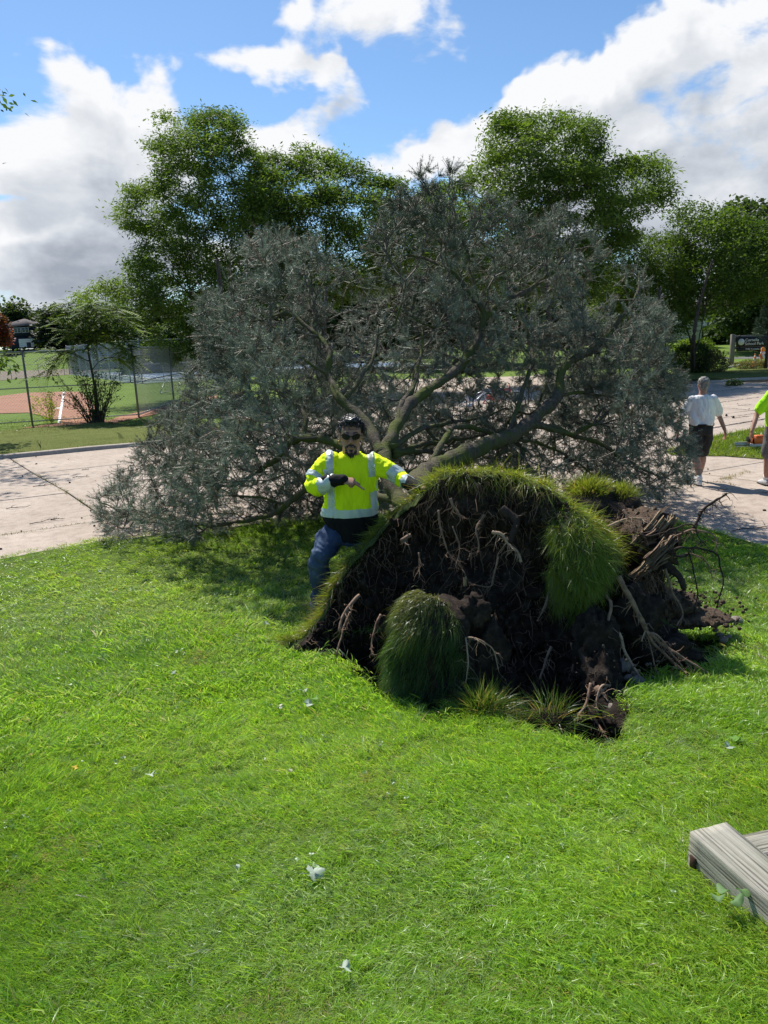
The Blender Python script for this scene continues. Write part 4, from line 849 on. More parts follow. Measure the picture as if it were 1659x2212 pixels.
def poly_sample(poly, n, rng, yfun, keep=None, edge=0.0):
    p = np.asarray(poly, float); lo, hi = p.min(0), p.max(0); out = []
    while len(out) < n:
        x = rng.uniform(lo[0], hi[0], n * 3); y = rng.uniform(lo[1], hi[1], n * 3); ok = in_poly(x, y, poly); x, y = x[ok], y[ok]; de = poly_dist(x, y, poly)
        for a, b, e in zip(x, y, de):
            if keep is not None and rng.random() > keep(a, b): continue
            q = P(a, b, yfun(a, b, e, rng))
            if q[2] > .06: out.append(q)
            if len(out) >= n: break
    return np.array(out[:n])
# ---- the fallen conifer
def fir():
    rng = np.random.default_rng(5)
    base = P(930, 1120, 6.0)
    t = thing('fallen_conifer', (base[0], base[1], .1), 'huge uprooted grey-green fir lying across the road with its crown spread wide', 'fallen tree')
    def W_(l): return np.array([P(*q) for q in l])
    roots = [(W_([(935, 1125, 5.85), (905, 1048, 6.5), (960, 1004, 7.0), (1050, 965, 7.5), (1141, 918, 8.0), (1200, 849, 8.5), (1222, 790, 8.8), (1298, 744, 9.1), (1375, 640, 9.5), (1390, 590, 9.7)]), .118, .012),
             (W_([(905, 1120, 6.1), (862, 1078, 6.45), (828, 985, 6.9), (862, 915, 7.4), (914, 849, 7.9), (1005, 783, 8.6), (1041, 692, 9.0), (1028, 650, 9.1), (966, 582, 9.3), (888, 556, 9.6), (800, 545, 9.8)]), .082, .010),
             (W_([(1041, 692, 9.0), (1080, 655, 9.2), (1141, 627, 9.4), (1200, 580, 9.6), (1226, 549, 9.8), (1298, 523, 10)]), .045, .010),
             (W_([(828, 985, 6.9), (790, 920, 7.3), (744, 862, 7.6), (712, 810, 8.0), (709, 757, 8.2), (679, 718, 8.5), (608, 679, 8.8), (497, 712, 9.0), (440, 750, 9.1)]), .055, .009),
             (W_([(744, 862, 7.6), (790, 810, 8.0), (815, 760, 8.3), (818, 700, 8.5)]), .03, .009),
             (W_([(838, 1000, 6.85), (790, 985, 7.0), (725, 953, 7.3), (653, 946, 7.6), (600, 985, 7.9), (562, 1011, 8.1), (504, 1050, 8.4), (400, 1020, 8.8), (330, 960, 9.2)]), .045, .010),
             (W_([(655, 946, 7.6), (655, 900, 7.8), (600, 850, 8.4), (500, 800, 9.0)]), .028, .008),
             (W_([(852, 1080, 6.5), (760, 1062, 6.9), (660, 1057, 7.3), (600, 1105, 7.7), (540, 1122, 8.0), (420, 1130, 8.6), (300, 1110, 9.0), (215, 1090, 9.3)]), .045, .008),
             (W_([(1141, 918, 8.0), (1200, 925, 8.3), (1280, 955, 8.6), (1360, 1000, 8.9), (1430, 1030, 9.1)]), .04, .010),
             (W_([(1150, 915, 8.05), (1230, 935, 8.3), (1290, 905, 8.7), (1370, 860, 9.2), (1450, 800, 9.6)]), .035, .008),
             (W_([(1190, 860, 8.45), (1260, 850, 8.8), (1340, 855, 9.2), (1420, 830, 9.6)]), .022, .007),
             (W_([(1041, 692, 9.0), (1010, 560, 9.6), (985, 470, 9.9), (960, 390, 10.1)]), .025, .008),
             (W_([(850, 960, 7.1), (870, 880, 7.6), (905, 790, 8.3), (915, 700, 8.9)]), .035, .009),
             (W_([(1095, 945, 7.8), (1130, 850, 8.4), (1150, 760, 9.0), (1120, 680, 9.5), (1130, 600, 9.9)]), .030, .009),
             (W_([(905, 1040, 6.6), (980, 930, 7.6), (1060, 940, 8.2), (1180, 960, 8.8), (1300, 1040, 9.0)]), .03, .009),
             (W_([(850, 985, 7.0), (930, 960, 7.8), (1010, 945, 8.6), (1080, 930, 9.4)]), .03, .012), (W_([(850, 975, 7.0), (940, 980, 7.8), (1000, 972, 8.6), (1060, 960, 9.4)]), .028, .012), (W_([(845, 965, 7.0), (950, 915, 8.0), (1020, 905, 8.8), (1100, 880, 9.6)]), .026, .010)]
    env = [(205, 1080), (245, 1035), (300, 975), (330, 905), (395, 860), (400, 800), (450, 770), (425, 690), (440, 640), (490, 610), (500, 545), (560, 505), (680, 520), (720, 575), (770, 590), (800, 510), (830, 450), (925, 365), (985, 375), (1040, 430), (1120, 455), (1150, 500), (1200, 445), (1280, 500), (1310, 570), (1400, 575), (1400, 640), (1450, 700), (1440, 770), (1475, 830), (1470, 900), (1495, 960), (1492, 1040), (1400, 1078), (1250, 1065), (1100, 1040), (900, 1085), (700, 1115), (560, 1125), (420, 1165), (330, 1160), (260, 1170), (225, 1140)]
    gaps = [(1100, 800, 60, 20, .5), (1045, 864, 40, 20, .7), (520, 1110, 90, 22, .6), (330, 1090, 80, 40, .4), (1360, 780, 40, 40, .4), (1430, 980, 50, 70, .55), (1200, 990, 60, 40, -.3), (260, 1040, 70, 60, .5), (1000, 420, 90, 40, .3)]
    nz = lambda a, b: float(vnoise(np.array([[a * .018, b * .018, 3.0]]), 1)[0])
    def keep(a, b):
        k = .12 + 1.5 * nz(a, b) ** 1.6 + (.5 if b > 880 else .22 if b > 720 else 0)
        if b < 640: k *= .72 if nz(a * 1.9 + 50, b * 1.9) > .42 else .22
        for gx, gy, rx, ry, s in gaps:
            if ((a - gx) / rx) ** 2 + ((b - gy) / ry) ** 2 < 1: k *= 1 - s
        return k
    def yf(a, b, e, r):
        cx = 9.3 - .0016 * max(0, 1000 - abs(a - 880)) * .6; th = min(1, (e / 140)) ** .6; gy = 2.3 * F / max(60, (b - 735 + (a - 829) * .038) * 1.04) if b > 900 else 99
        y = cx + (r.uniform(-.12, 1) if 640 < a < 1330 else r.uniform(-.8, 1)) * (.5 + 2.6 * th) + .35
        if a > 640 and a < 1420 and b > 1000: y = max(y, 6.9)
        if 640 < a < 930 and b > 860: y = max(y, 7.0)
        return min(y, gy * .985 - .1) if gy < 50 else y
    T = poly_sample(env, 7600, rng, yf, keep)
    N, par, rm, D, tips, nr = grow(roots, T, .33, .13, .5, -.05, 2)
    r = radii(par, rm, .0036, 2.6)
    rootsel = np.arange(len(N)) < nr; thick = r > .012
    # limbs that can be told apart are parts
    c = 0
    for pts, r0, r1 in roots:
        m = max(4, int(np.linalg.norm(np.diff(pts, axis=0), axis=1).sum() / .13)); idx = np.arange(c, c + m); c += m
        mb = MB(); q = N[idx]; rr = r[idx]; fine = spline(q, m * 2); fr = np.interp(np.linspace(0, 1, m * 2), np.linspace(0, 1, m), rr); fr = fr * (1 + fbm(fine, 6, 2) * .2); fine = fine + np.column_stack([fbm(fine + v, 3, 2) for v in (0, 9, 19)]) * .05 * np.minimum(1, np.arange(len(fine)) / 6)[:, None]; mb.tube(fine, fr * (1 + .12 * np.sin(np.arange(len(fr)) * 1.9)), 12); mb.v[-1] = mb.v[-1] + np.column_stack([fbm(mb.v[-1] + v, 22, 2) for v in (1, 5, 11)]) * (.010 if r0 > .03 else .004)
        mb.build('trunk' if r0 > .1 else 'limb', M_FBARK, t, True)
    pipes('branches', N, par, r, thick & ~rootsel, M_FBARK, t, 6); pipes('twigs', N, par, r, ~thick & ~rootsel, M_FTWIG, t, 3)
    # side shoots with needles along all thin wood
    thin = np.nonzero((r < .0095) & ~rootsel & (par >= 0))[0]; lv = fbm(N[thin], 1.25, 3) + .5 * fbm(N[thin] + 40, 4, 2); live = lv > -.12; lt = thin[live]; tl = tips[(fbm(N[tips], 1.25, 3) + .35 * fbm(N[tips] + 40, 4, 2)) > -.06]
    k = np.concatenate([lt[rng.integers(0, len(lt), 32000)], tl[rng.integers(0, len(tl), 20000)], tips[rng.integers(0, len(tips), 7000)], thin[rng.integers(0, len(thin), 5000)]]); n = len(k)
    d0 = D[k]; az = rng.normal(0, 1, (n, 3)); az -= (az * d0).sum(1, keepdims=True) * d0; az = unit(az); d = unit(d0 * .75 + az * rng.uniform(.3, 1.1, (n, 1)) + np.array([0, 0, .02])); L = rng.uniform(.07, .19, n)
    p0 = N[k] + rng.normal(0, .01, (n, 3)); tone = np.clip(.5 + fbm(p0, .8, 3) * 1.4 + rng.normal(0, .22, n), 0, 1)[:, None]; c0 = np.array([.092, .130, .092]) * (1 - tone) + np.array([.26, .325, .27]) * tone; dead = rng.random(n) < .10; c0[dead] = np.array([.16, .12, .08]); c0 *= rng.uniform(.75, 1.25, (n, 1))
    srcs = []
    for v in range(6):
        r2 = np.random.default_rng(300 + v); m = (46, 34, 40, 26, 14, 50)[v]; f = r2.uniform(.04, 1, m); ph = r2.uniform(0, 6.283, m); nd = unit(np.column_stack([np.cos(ph) * .95, np.sin(ph) * .95, np.full(m, .6)]) + r2.normal(0, .15, (m, 3))); nl = r2.uniform(.14, .24, m)[:, None]; bz = np.column_stack([0 * f, 0 * f, f]); sd = unit(np.cross(nd, r2.normal(size=(m, 3)))) * .0105
        V = np.stack([bz - sd, bz + sd, bz + nd * nl], 1).reshape(-1, 3); th = np.arange(3) * 2.094; st = np.array([[math.cos(t_) * q, math.sin(t_) * q, z] for z, q in ((0, .022), (1, .010)) for t_ in th]); nv = len(V); Cn = np.vstack([np.repeat(r2.uniform(.75, 1.25, (m, 1)) * np.ones((1, 3)), 3, axis=0), np.tile([1.2, .85, .7], (6, 1))])
        me = mesh_np('needle_shoot', np.vstack([V, st]), [np.arange(nv).reshape(-1, 3), np.array([(0, 1, 4, 3), (1, 2, 5, 4), (2, 0, 3, 5)]) + nv], Cn); me.materials.append(M_NEEDLEI); srcs.append(me)
    scatter('needles', p0, eul(frame_z(d, unit(rng.normal(size=(n, 3))))), np.column_stack([np.full(n, .15), np.full(n, .15), L]) * rng.uniform(.85, 1.15, (n, 1)), c0, srcs, t)
fir()

# ---- broadleaf trees
def tree(label, base, trunk, poly, yr, nt, nleaf, leaf, cols, r0=.16, cat='tree', group=None, keepk=(.15, 1.3), spread=.34, bf=.25, name='tree', droop=.0, seed=1, elong=2.0, sway=.6, step=.3, extra=None, tip=.006, holes=1.0, shell=None):
    rng = np.random.default_rng(seed); b = np.asarray(base, float); t = thing(name, b, label, cat, group)
    sc = .012 * 30 / max(12, b[1]) * 1.0
    keep = lambda a, c: keepk[0] + keepk[1] * float(vnoise(np.array([[a * .020 * holes, c * .045 * holes, seed * 3.1]]), 1)[0]) ** 2.2
    yf = lambda a, c, e, r: b[1] + r.uniform(-1, 1) * yr * min(1, .25 + e / 60)
    T = poly_sample(poly, nt, rng, yf, keep)
    if extra is not None: T = np.vstack([T, extra])
    pts = [b - np.array([0, 0, .15])] + [P(a, c, Y) for a, c, Y in trunk]
    N, par, rm, D, tips, nr = grow([(pts, r0, r0 * .35)], T, bf, step, .5, .12, seed)
    r = radii(par, rm, tip, 2.3, 1.0); root_ = np.arange(len(N)) < nr
    mb = MB(); q = N[:nr]; mb.tube(q, r[:nr], 9); mb.build('trunk', M_BARK, t, True)
    pipes('branches', N, par, r, ~root_, M_BARK, t, 4)
    n = len(tips) * nleaf; k = np.repeat(tips, nleaf); d = D[k]; back = rng.uniform(-.9, .35, n)[:, None]
    p = N[k] + d * back * spread + rng.normal(0, 1, (n, 3)) * spread * np.array([.50, .50, .22]); p[:, 2] -= droop * rng.random(n) * spread
    fdir = unit(np.column_stack([rng.normal(0, .8, (n, 2)), rng.normal(-.35, .35, n)]) + d * .9); nrm = unit(np.column_stack([rng.normal(0, sway, (n, 2)), np.ones(n)])); sd = unit(np.cross(fdir, nrm)); L = rng.uniform(.6, 1.25, n)[:, None] * leaf; wd = L / elong * .5
    V = np.stack([p, p + fdir * L * .5 - sd * wd, p + fdir * L - nrm * L * .12, p + fdir * L * .5 + sd * wd], 1).reshape(-1, 3); o = np.arange(n)[:, None] * 4; Q = o + np.arange(4)[None]
    tone = np.clip(.5 + fbm(N[tips], .5, 3) * 1.2 + rng.normal(0, .18, len(tips)), 0, 1); tn = np.repeat(tone, nleaf)[:, None]; cc = (np.array(cols[0]) * (1 - tn) + np.array(cols[1]) * tn) * rng.uniform(.82, 1.18, (n, 1)); cc = np.repeat(cc, 4, axis=0)
    link('crown', mesh_np('crown', V, [Q], cc), M_LEAF, t, True); return t
G4 = ((.07, .115, .028), (.135, .20, .042)); G1 = ((.045, .082, .018), (.105, .16, .03)); G2 = ((.045, .085, .018), (.105, .165, .03)); G3 = ((.03, .055, .018), (.07, .105, .03))
tree('tall spreading locust with airy crown between the ball field and the fir', G(492, 862), [(488, 740, 23.8), (478, 640, 24.0), (470, 560, 24.2)],
     [(243, 480), (262, 440), (290, 398), (335, 390), (318, 310), (345, 290), (330, 262), (362, 225), (400, 240), (440, 236), (492, 240), (528, 262), (520, 300), (575, 318), (602, 360), (620, 450), (610, 560), (580, 640), (540, 740), (470, 790), (400, 770), (330, 790), (290, 760), (300, 700), (232, 668), (150, 650), (230, 600), (300, 590), (270, 570), (320, 520), (300, 500)], 3.4, 1100, 84, .19, G4, .15, seed=3, spread=.52, elong=3.2, group='tall locust trees behind the fir', holes=1.5, keepk=(.02, 1.9))
tree('middle locust, lower than its neighbours, behind the left half of the fir', G(700, 850), [(700, 720, 29), (705, 620, 29)],
     [(540, 360), (580, 330), (640, 342), (655, 318), (700, 330), (735, 336), (790, 368), (830, 385), (868, 398), (900, 440), (905, 520), (860, 620), (700, 660), (560, 660), (520, 520)], 3.0, 820, 80, .21, G4, .15, seed=4, spread=.56, elong=3.2, group='tall locust trees behind the fir', holes=1.4)
tree('right-hand tall locust with a rounded top against the big cloud', G(1190, 830), [(1188, 720, 31), (1182, 620, 31), (1178, 550, 31)],
     [(905, 430), (930, 400), (1005, 395), (1000, 345), (1050, 338), (1058, 300), (1062, 250), (1100, 240), (1130, 252), (1165, 232), (1215, 238), (1262, 250), (1300, 262), (1292, 300), (1330, 345), (1395, 338), (1440, 358), (1462, 400), (1440, 440), (1385, 470), (1370, 510), (1300, 560), (1290, 640), (1100, 660), (950, 640), (880, 520)], 3.6, 1100, 84, .22, G4, .17, seed=5, spread=.6, elong=3.2, group='tall locust trees behind the fir', holes=1.5, keepk=(.02, 1.9))
tree('lighter green drooping tree right of the fir crown', G(1420, 812), [(1420, 720, 34), (1425, 620, 34)], [(1290, 540), (1340, 500), (1400, 505), (1460, 498), (1505, 530), (1515, 600), (1490, 650), (1485, 700), (1430, 742), (1380, 745), (1300, 700), (1270, 620)], 2.6, 800, 66, .16, ((.05, .09, .018), (.12, .18, .035)), .15, seed=6, spread=.55, droop=.8, elong=2.6, keepk=(.5, .8))
tree('broad tree with a dark forked trunk above the rounded shrub', G(1497, 806), [(1497, 745, 36), (1510, 660, 36), (1540, 560, 36)], [(1450, 460), (1478, 430), (1520, 445), (1560, 440), (1610, 470), (1665, 480), (1720, 500), (1730, 600), (1690, 640), (1640, 640), (1600, 668), (1540, 668), (1500, 690), (1470, 690), (1450, 600)], 3.4, 560, 60, .16, G1, .13, seed=7, spread=.7, elong=1.7, keepk=(.45, .9))
for k, (px, py, Y, pl, cl) in enumerate([(1640, 740, 66, [(1590, 440), (1640, 432), (1720, 445), (1790, 520), (1790, 700), (1560, 725), (1540, 640), (1570, 520)], G3), (960, 770, 62, [(820, 560), (960, 540), (1100, 560), (1130, 690), (1100, 745), (840, 745), (800, 660)], G3), (560, 785, 70, [(430, 640), (520, 610), (640, 620), (700, 700), (690, 765), (430, 760), (400, 700)], G3), (1290, 765, 58, [(1150, 590), (1300, 580), (1380, 640), (1390, 700), (1360, 725), (1180, 745), (1120, 680)], G3), (740, 775, 66, [(620, 600), (760, 570), (860, 610), (880, 700), (860, 752), (660, 752), (620, 700)], G3), (330, 765, 90, [(250, 690), (330, 672), (430, 680), (470, 720), (450, 755), (260, 755)], G3)]):
    tree(['dense dark tree at the far right edge beyond the sign', 'dark tree mass deep behind the middle of the fir', 'dark tree behind the fir at the end of the tennis courts', 'dark tree beyond the driveway behind the fir', 'dark tree low behind the left half of the fir crown', 'dark tree beyond the far corner of the tennis courts'][k], (*P(px, py, Y)[:2], 0), [(px, py - 60, Y), (px, py - 130, Y)], pl, 6, 560, 48, .4, cl, .25, seed=20 + k, spread=1.2, elong=1.4, keepk=(.7, .5), step=.6, tip=.012)
# treeline beyond the field, left
FT = [(28, 18, 655, 24), (75, 26, 668, 30), (118, 36, 663, 34), (160, 40, 672, 40), (205, 40, 660, 44), (255, 40, 664, 46), (310, 44, 668, 46), (370, 46, 655, 50), (428, 46, 668, 50)]
nm = ['far round oak left of the row beyond the park', 'far pale-topped tree above the navy house', 'dark spruce-like tree right of the navy house', 'second dark tree right of the navy house', 'far treeline tree behind the young tree, left side', 'far treeline tree behind the young tree, right side', 'far treeline tree left of the tennis windscreen', 'far treeline tree above the tennis windscreen', 'rightmost far treeline tree beside the locust']
for k, (px, hw, top, _) in enumerate(FT):
    Y = 195 + 12 * math.sin(k * 2.3) + (25 if k == 1 else 0); b = P(px, 752, Y); hw2 = [30, 40, 22, 32, 38, 40, 42, 44, 40][k]
    pl = [(px - hw2, 742), (px - hw2 * 1.1, 705), (px - hw2 * .7, top + 12), (px - hw2 * .2, top + 2), (px + hw2 * .3, top), (px + hw2 * .8, top + 14), (px + hw2 * 1.1, 708), (px + hw2, 744)]
    tree(nm[k], (b[0], b[1], far_h(b[0], b[1])), [(px, 735, Y), (px, 705, Y)], pl, 6, 150, 44, 1.0, (((.03, .05, .02), (.07, .095, .035)) if k != 2 and k != 3 else ((.022, .036, .02), (.045, .06, .03))), .35, seed=40 + k, spread=2.9, elong=1.3, keepk=(.7, .4), step=1.6, tip=.05, group=None)
b = P(8, 752, 170); tree('red autumn maple at the left edge before the treeline', (b[0], b[1], far_h(b[0], b[1])), [(8, 735, 170), (8, 710, 170)], [(-40, 742), (-50, 700), (-20, 676), (0, 680), (10, 695), (16, 720), (18, 742)], 4, 150, 44, .6, ((.10, .045, .02), (.30, .05, .03)), .3, seed=60, spread=1.3, elong=1.3, keepk=(.8, .3), step=1.4, tip=.04)
# young compound-leaved tree in front of the fence with its thicket of suckers
def frond_tree():
    b = G(213, 907); t = thing('young_tree', b, 'young tree of heaven with long fronds growing before the chain-link fence', 'tree'); rng = np.random.default_rng(9)
    pl = [(62, 790), (90, 815), (105, 800), (95, 765), (140, 740), (120, 730), (130, 700), (118, 690), (140, 650), (175, 655), (215, 645), (262, 665), (285, 700), (290, 740), (300, 770), (290, 800), (265, 790), (240, 760), (200, 750), (160, 770), (120, 790), (85, 830)]
    T = poly_sample(pl, 105, rng, lambda a, c, e, r: b[1] + r.uniform(-1, 1) * 1.1, None)
    N, par, rm, D, tips, nr = grow([([b - np.array([0, 0, .1]), P(207, 850, b[1]), P(198, 800, b[1]), P(190, 750, b[1]), P(195, 700, b[1])], .055, .02)], T, .3, .16, .5, .25, 4); r = radii(par, rm, .006); mb = MB(); mb.tube(N[:nr], r[:nr], 9); mb.build('trunk', M_BARK, t, True); pipes('branches', N, par, r, np.arange(len(N)) >= nr, M_BARK, t, 4)
    V = []; C_ = []; sp = np.concatenate([tips, tips, tips, tips, par[tips], par[tips]])
    for i in sp:
        p = N[i]; d = unit(D[i] * np.array([1, 1, .5]) + rng.normal(0, .75, 3) * np.array([1, 1, .5])); L = rng.uniform(.45, .8); m = 11; c = np.array([.06, .11, .018]) if rng.random() < .6 else np.array([.13, .19, .03]); c = c * rng.uniform(.75, 1.3); sd = unit(np.cross(d, [0, 0, 1.]))
        for s in range(m):
            f = (s + 1) / m; q = p + d * L * f + np.array([0, 0, -.28 * L * f * f]); ll = .17 * (1 - .45 * f)
            for g in (-1, 1):
                e = unit(sd * g + d * .45 + np.array([0, 0, -.35])); w = unit(np.cross(e, [0, 0, 1.])) * .026; V += [q, q + e * ll * .45 - w, q + e * ll, q + e * ll * .45 + w]; C_ += [c * rng.uniform(.85, 1.15)] * 4
    V = np.array(V); link('crown', mesh_np('crown', V, [np.arange(len(V)).reshape(-1, 4)], np.array(C_)), M_LEAF, t, True)
frond_tree()
def thicket(name, label, px, py, n, H, spr, leafn, cols, wl=.012, cat='shrub', leaf=.07, seed=0, mat=None):
    b = G(px, py); rng = np.random.default_rng(seed); t = thing(name, b, label, cat); mb = MB(); L = []
    for k in range(n):
        a = rng.uniform(0, 6.28); d = np.array([math.cos(a), math.sin(a) * .6, 0]) * spr * rng.uniform(.15, 1); h = H * rng.uniform(.45, 1.05); s0 = b + d * .35; q = [s0]
        for s in range(1, 7): q.append(s0 + d * (s / 6) ** 1.3 + np.array([rng.normal(0, .03), rng.normal(0, .03), h * s / 6]))
        mb.tube(q, np.linspace(wl * rng.uniform(.6, 1.5), wl * .25, 7), 4, False); L += q[1:]
        for z in range(3):
            p = q[rng.integers(3, 6)]; mb.tube([p, p + d * .3 + rng.normal(0, .06, 3) + [0, 0, .12], p + d * .5 + rng.normal(0, .1, 3) + [0, 0, .28]], [wl * .4, wl * .3, wl * .15], 3, False); L.append(p + d * .4 + [0, 0, .2])
    mb.build('stems', mat or M_BARK, t, True)
    L = np.array(L); k = rng.integers(0, len(L), leafn); p = L[k] + rng.normal(0, .07, (leafn, 3)); f = unit(rng.normal(0, 1, (leafn, 3)) + [0, -.2, -.2]); s = unit(np.cross(f, rng.normal(size=(leafn, 3)))); l = rng.uniform(.6, 1.2, (leafn, 1)) * leaf; V = np.stack([p, p + f * l * .5 - s * l * .25, p + f * l, p + f * l * .5 + s * l * .25], 1).reshape(-1, 3)
    tn = rng.random((leafn, 1)); c = np.repeat(np.array(cols[0]) * (1 - tn) + np.array(cols[1]) * tn, 4, axis=0); link('foliage', mesh_np('foliage', V, [np.arange(len(V)).reshape(-1, 4)], c), M_LEAF, t, True)
thicket('shrub', 'bare-stemmed leafless thicket around the foot of the young tree', 208, 912, 46, 1.75, .85, 1500, ((.03, .055, .012), (.07, .11, .02)), .016, seed=1, leaf=.09)
thicket('sapling', 'small yellow-green sapling against the fence', 112, 912, 6, .95, .5, 900, ((.30, .36, .03), (.42, .46, .05)), .008, 'sapling', .07, 2)
def bush(name, label, base, r, n, cols, leaf=.1, seed=0, cat='shrub'):
    rng = np.random.default_rng(seed); t = thing(name, base, label, cat); c = np.asarray(base) + [0, 0, r[2] * .45]; d = unit(rng.normal(size=(n, 3))); rr = rng.uniform(.55, 1, (n, 1)) ** .5; p = c + d * rr * np.array([r[0], r[1], r[2] * .6]) * (1 + fbm(d + seed, 1.6, 3)[:, None] * .5); p[:, 2] = np.maximum(p[:, 2], .03)
    f = unit(d + rng.normal(0, .7, (n, 3))); s = unit(np.cross(f, rng.normal(size=(n, 3)))); l = rng.uniform(.6, 1.3, (n, 1)) * leaf; V = np.stack([p, p + f * l * .5 - s * l * .3, p + f * l, p + f * l * .5 + s * l * .3], 1).reshape(-1, 3); tn = np.clip(.5 + fbm(p, 1.2, 3)[:, None] + rng.normal(0, .2, (n, 1)), 0, 1); cc = np.repeat(np.array(cols[0]) * (1 - tn) + np.array(cols[1]) * tn, 4, axis=0)
    mb = MB()
    for k in range(14): e = c + unit(rng.normal(size=3)) * np.asarray(r) * [.8, .8, .4]; mb.tube([np.asarray(base) + rng.normal(0, .1, 3) * [1, 1, 0], (np.asarray(base) + e) / 2 + [0, 0, .1], e], [.02, .012, .005], 4, False)
    mb.build('stems', M_BARK, t, True); link('foliage', mesh_np('foliage', V, [np.arange(len(V)).reshape(-1, 4)], cc), M_LEAF, t, True)
bush('shrub', 'dark rounded shrub under the broad tree, left of the park sign', G(1492, 808), (1.0, .9, 1.5), 7000, G3, .11, 3)
bush('shrub', 'greyish brown weedy shrub right against the dark rounded one', G(1530, 807), (.9, .7, 1.1), 4500, ((.06, .06, .035), (.13, .12, .07)), .09, 4)
bush('shrub', 'bright green arching bush behind the dark rounded shrub', G(1500, 795), (1.3, .8, 1.6), 3500, ((.06, .10, .02), (.16, .22, .04)), .13, 5)
bush('weeds', 'weedy tuft at the foot of the striped barricade', G(1625, 797), (1.0, .5, .45), 2200, ((.10, .11, .05), (.24, .22, .12)), .08, 6, 'weeds')
bush('weeds', 'small green weed growing at the kerb beyond the white-haired walker', G(1585, 833), (.35, .25, .22), 500, G2, .07, 7, 'weeds')
# small spruce at the right edge
def spruce(label, base, H, W_, seed, n=900):
    rng = np.random.default_rng(seed); b = np.asarray(base); t = thing('pine_tree', b, label, 'tree'); mb = MB(); mb.tube([b, b + [0, 0, H * .5], b + [0, 0, H]], [.1, .07, .02], 8); mb.build('trunk', M_BARK, t, True); mb = MB(); tips = []
    for k in range(70):
        z = H * (.42 + .56 * rng.random()); a = rng.uniform(0, 6.28); L = W_ * (1.05 - z / H) * rng.uniform(.7, 1.1) + .15; d = np.array([math.cos(a), math.sin(a), .45]); e = b + [0, 0, z] + d * L; mb.tube([b + [0, 0, z], b + [0, 0, z] + d * L * .5 - [0, 0, .05], e], [.02, .014, .006], 4, False); tips += [b + [0, 0, z] + d * L * f for f in (.5, .7, .85, 1)]
    mb.build('branches', M_BARK, t, True); tips = np.array(tips); k = rng.integers(0, len(tips), n * 16); p = tips[k] + rng.normal(0, .05, (len(k), 3)); f = unit(rng.normal(0, 1, (len(k), 3)) + [0, -.1, .9]); s = unit(np.cross(f, rng.normal(size=f.shape))) * .009; V = np.stack([p - s, p + s, p + f * .16], 1).reshape(-1, 3)
    cc = np.repeat(np.array([.09, .13, .085]) * rng.uniform(.6, 1.6, (len(k), 1)), 3, axis=0); link('needles', mesh_np('needles', V, [np.arange(len(V)).reshape(-1, 3)], cc), M_NEEDLE, t, True)
spruce('small long-needled pine in front of the end of the park sign', (*G(1654, 797)[:2], 0), 3.7, 1.1, 3)
# overhanging branch ends at the left edge
ex = [P(RNG.uniform(-60, -4), RNG.uniform(205, 228), 20 + RNG.uniform(-.4, .4)) for _ in range(5)] + [P(RNG.uniform(-60, 8), RNG.uniform(765, 800), 20 + RNG.uniform(-.4, .4)) for _ in range(12)]
tree('tree mostly out of frame whose leaf tips poke in at the left edge', (*P(-330, 900, 20)[:2], 0), [(-330, 700, 20), (-330, 400, 20)], [(-620, 500), (-500, 200), (-300, 100), (-120, 180), (-60, 300), (-70, 600), (-200, 700), (-500, 700)], 3, 220, 40, .16, G2, .2, seed=77, spread=.5, extra=np.array(ex))
# ============================================================ fences, court, buildings, sign
def chainlink(label, pts, H, rails, post_px=None, sp=.06, wire=.0032, posts=None, cat='fence', postr=.038, screen=False, group=None, pm=None):
    """pts: ground polyline; rails: heights; posts: list of ground points"""
    b = np.array([*pts[0][:2], 0.]); t = thing('chain_link_fence', b, label, cat, group); pm = pm or M_POST
    for p in posts: mb = MB(); mb.tube([(p[0], p[1], -.1), (p[0], p[1], H * .5), (p[0], p[1], H + .03)], postr, 8); mb.ball((p[0], p[1], H + .05), postr * 1.15, 8); mb.build('post', pm, t, True)
    for i in range(len(pts) - 1):
        a, c = np.array([*pts[i][:2], 0.]), np.array([*pts[i + 1][:2], 0.]); L = np.linalg.norm(c - a); d = (c - a) / L
        for h in rails: mb = MB(); mb.tube([a + [0, 0, h], c + [0, 0, h]], .021, 6); mb.build('rail', M_GALV, t, True)
        V = []; s = np.arange(-H, L, sp * 1.414)
        for sg in (1, -1):
            for s0 in s:
                lo = max(s0, 0); hi = min(s0 + H, L)
                if hi - lo < .02: continue
                z0, z1 = (lo - s0), (hi - s0)
                if sg < 0: z0, z1 = H - z0, H - z1
                p, q = a + d * lo + [0, 0, z0 + .03], a + d * hi + [0, 0, z1 + .03]; w = np.cross(d, [0, 0, 1]) * wire; u = (np.array([0, 0, 1]) * .7 - d * sg * .7) * wire; V += [p - w - u * .5, p + w - u * .5, p + u, q - w - u * .5, q + w - u * .5, q + u]
        V = np.array(V); o = np.arange(len(V) // 6)[:, None, None] * 6; Q = (np.array([[0, 1, 4, 3], [1, 2, 5, 4], [2, 0, 3, 5]])[None] + o).reshape(-1, 4); link('wire_mesh', mesh_np('wire_mesh', V, [Q]), M_GALV, t, True)
    return t
Fp = [G(70, 915), G(300, 900), G(376, 871), G(437, 852), G(497, 838)]; Fp = [p[:2] for p in Fp]; d0 = Fp[0] - Fp[1]; d0 /= np.linalg.norm(d0); FL = Fp[0] + d0 * 14
Fposts = [Fp[0] + d0 * k * 4.0 for k in (3, 2, 1)] + [Fp[0], Fp[1], (Fp[1] + Fp[2]) / 2 if False else Fp[2], Fp[3], Fp[4]]
chainlink('tall chain-link backstop fence with three rails along the ball field', [FL] + [Fp[0], Fp[1], Fp[2], Fp[3], Fp[4]], 2.42, [.08, 1.22, 2.42], posts=Fposts, sp=.075, wire=.0038)
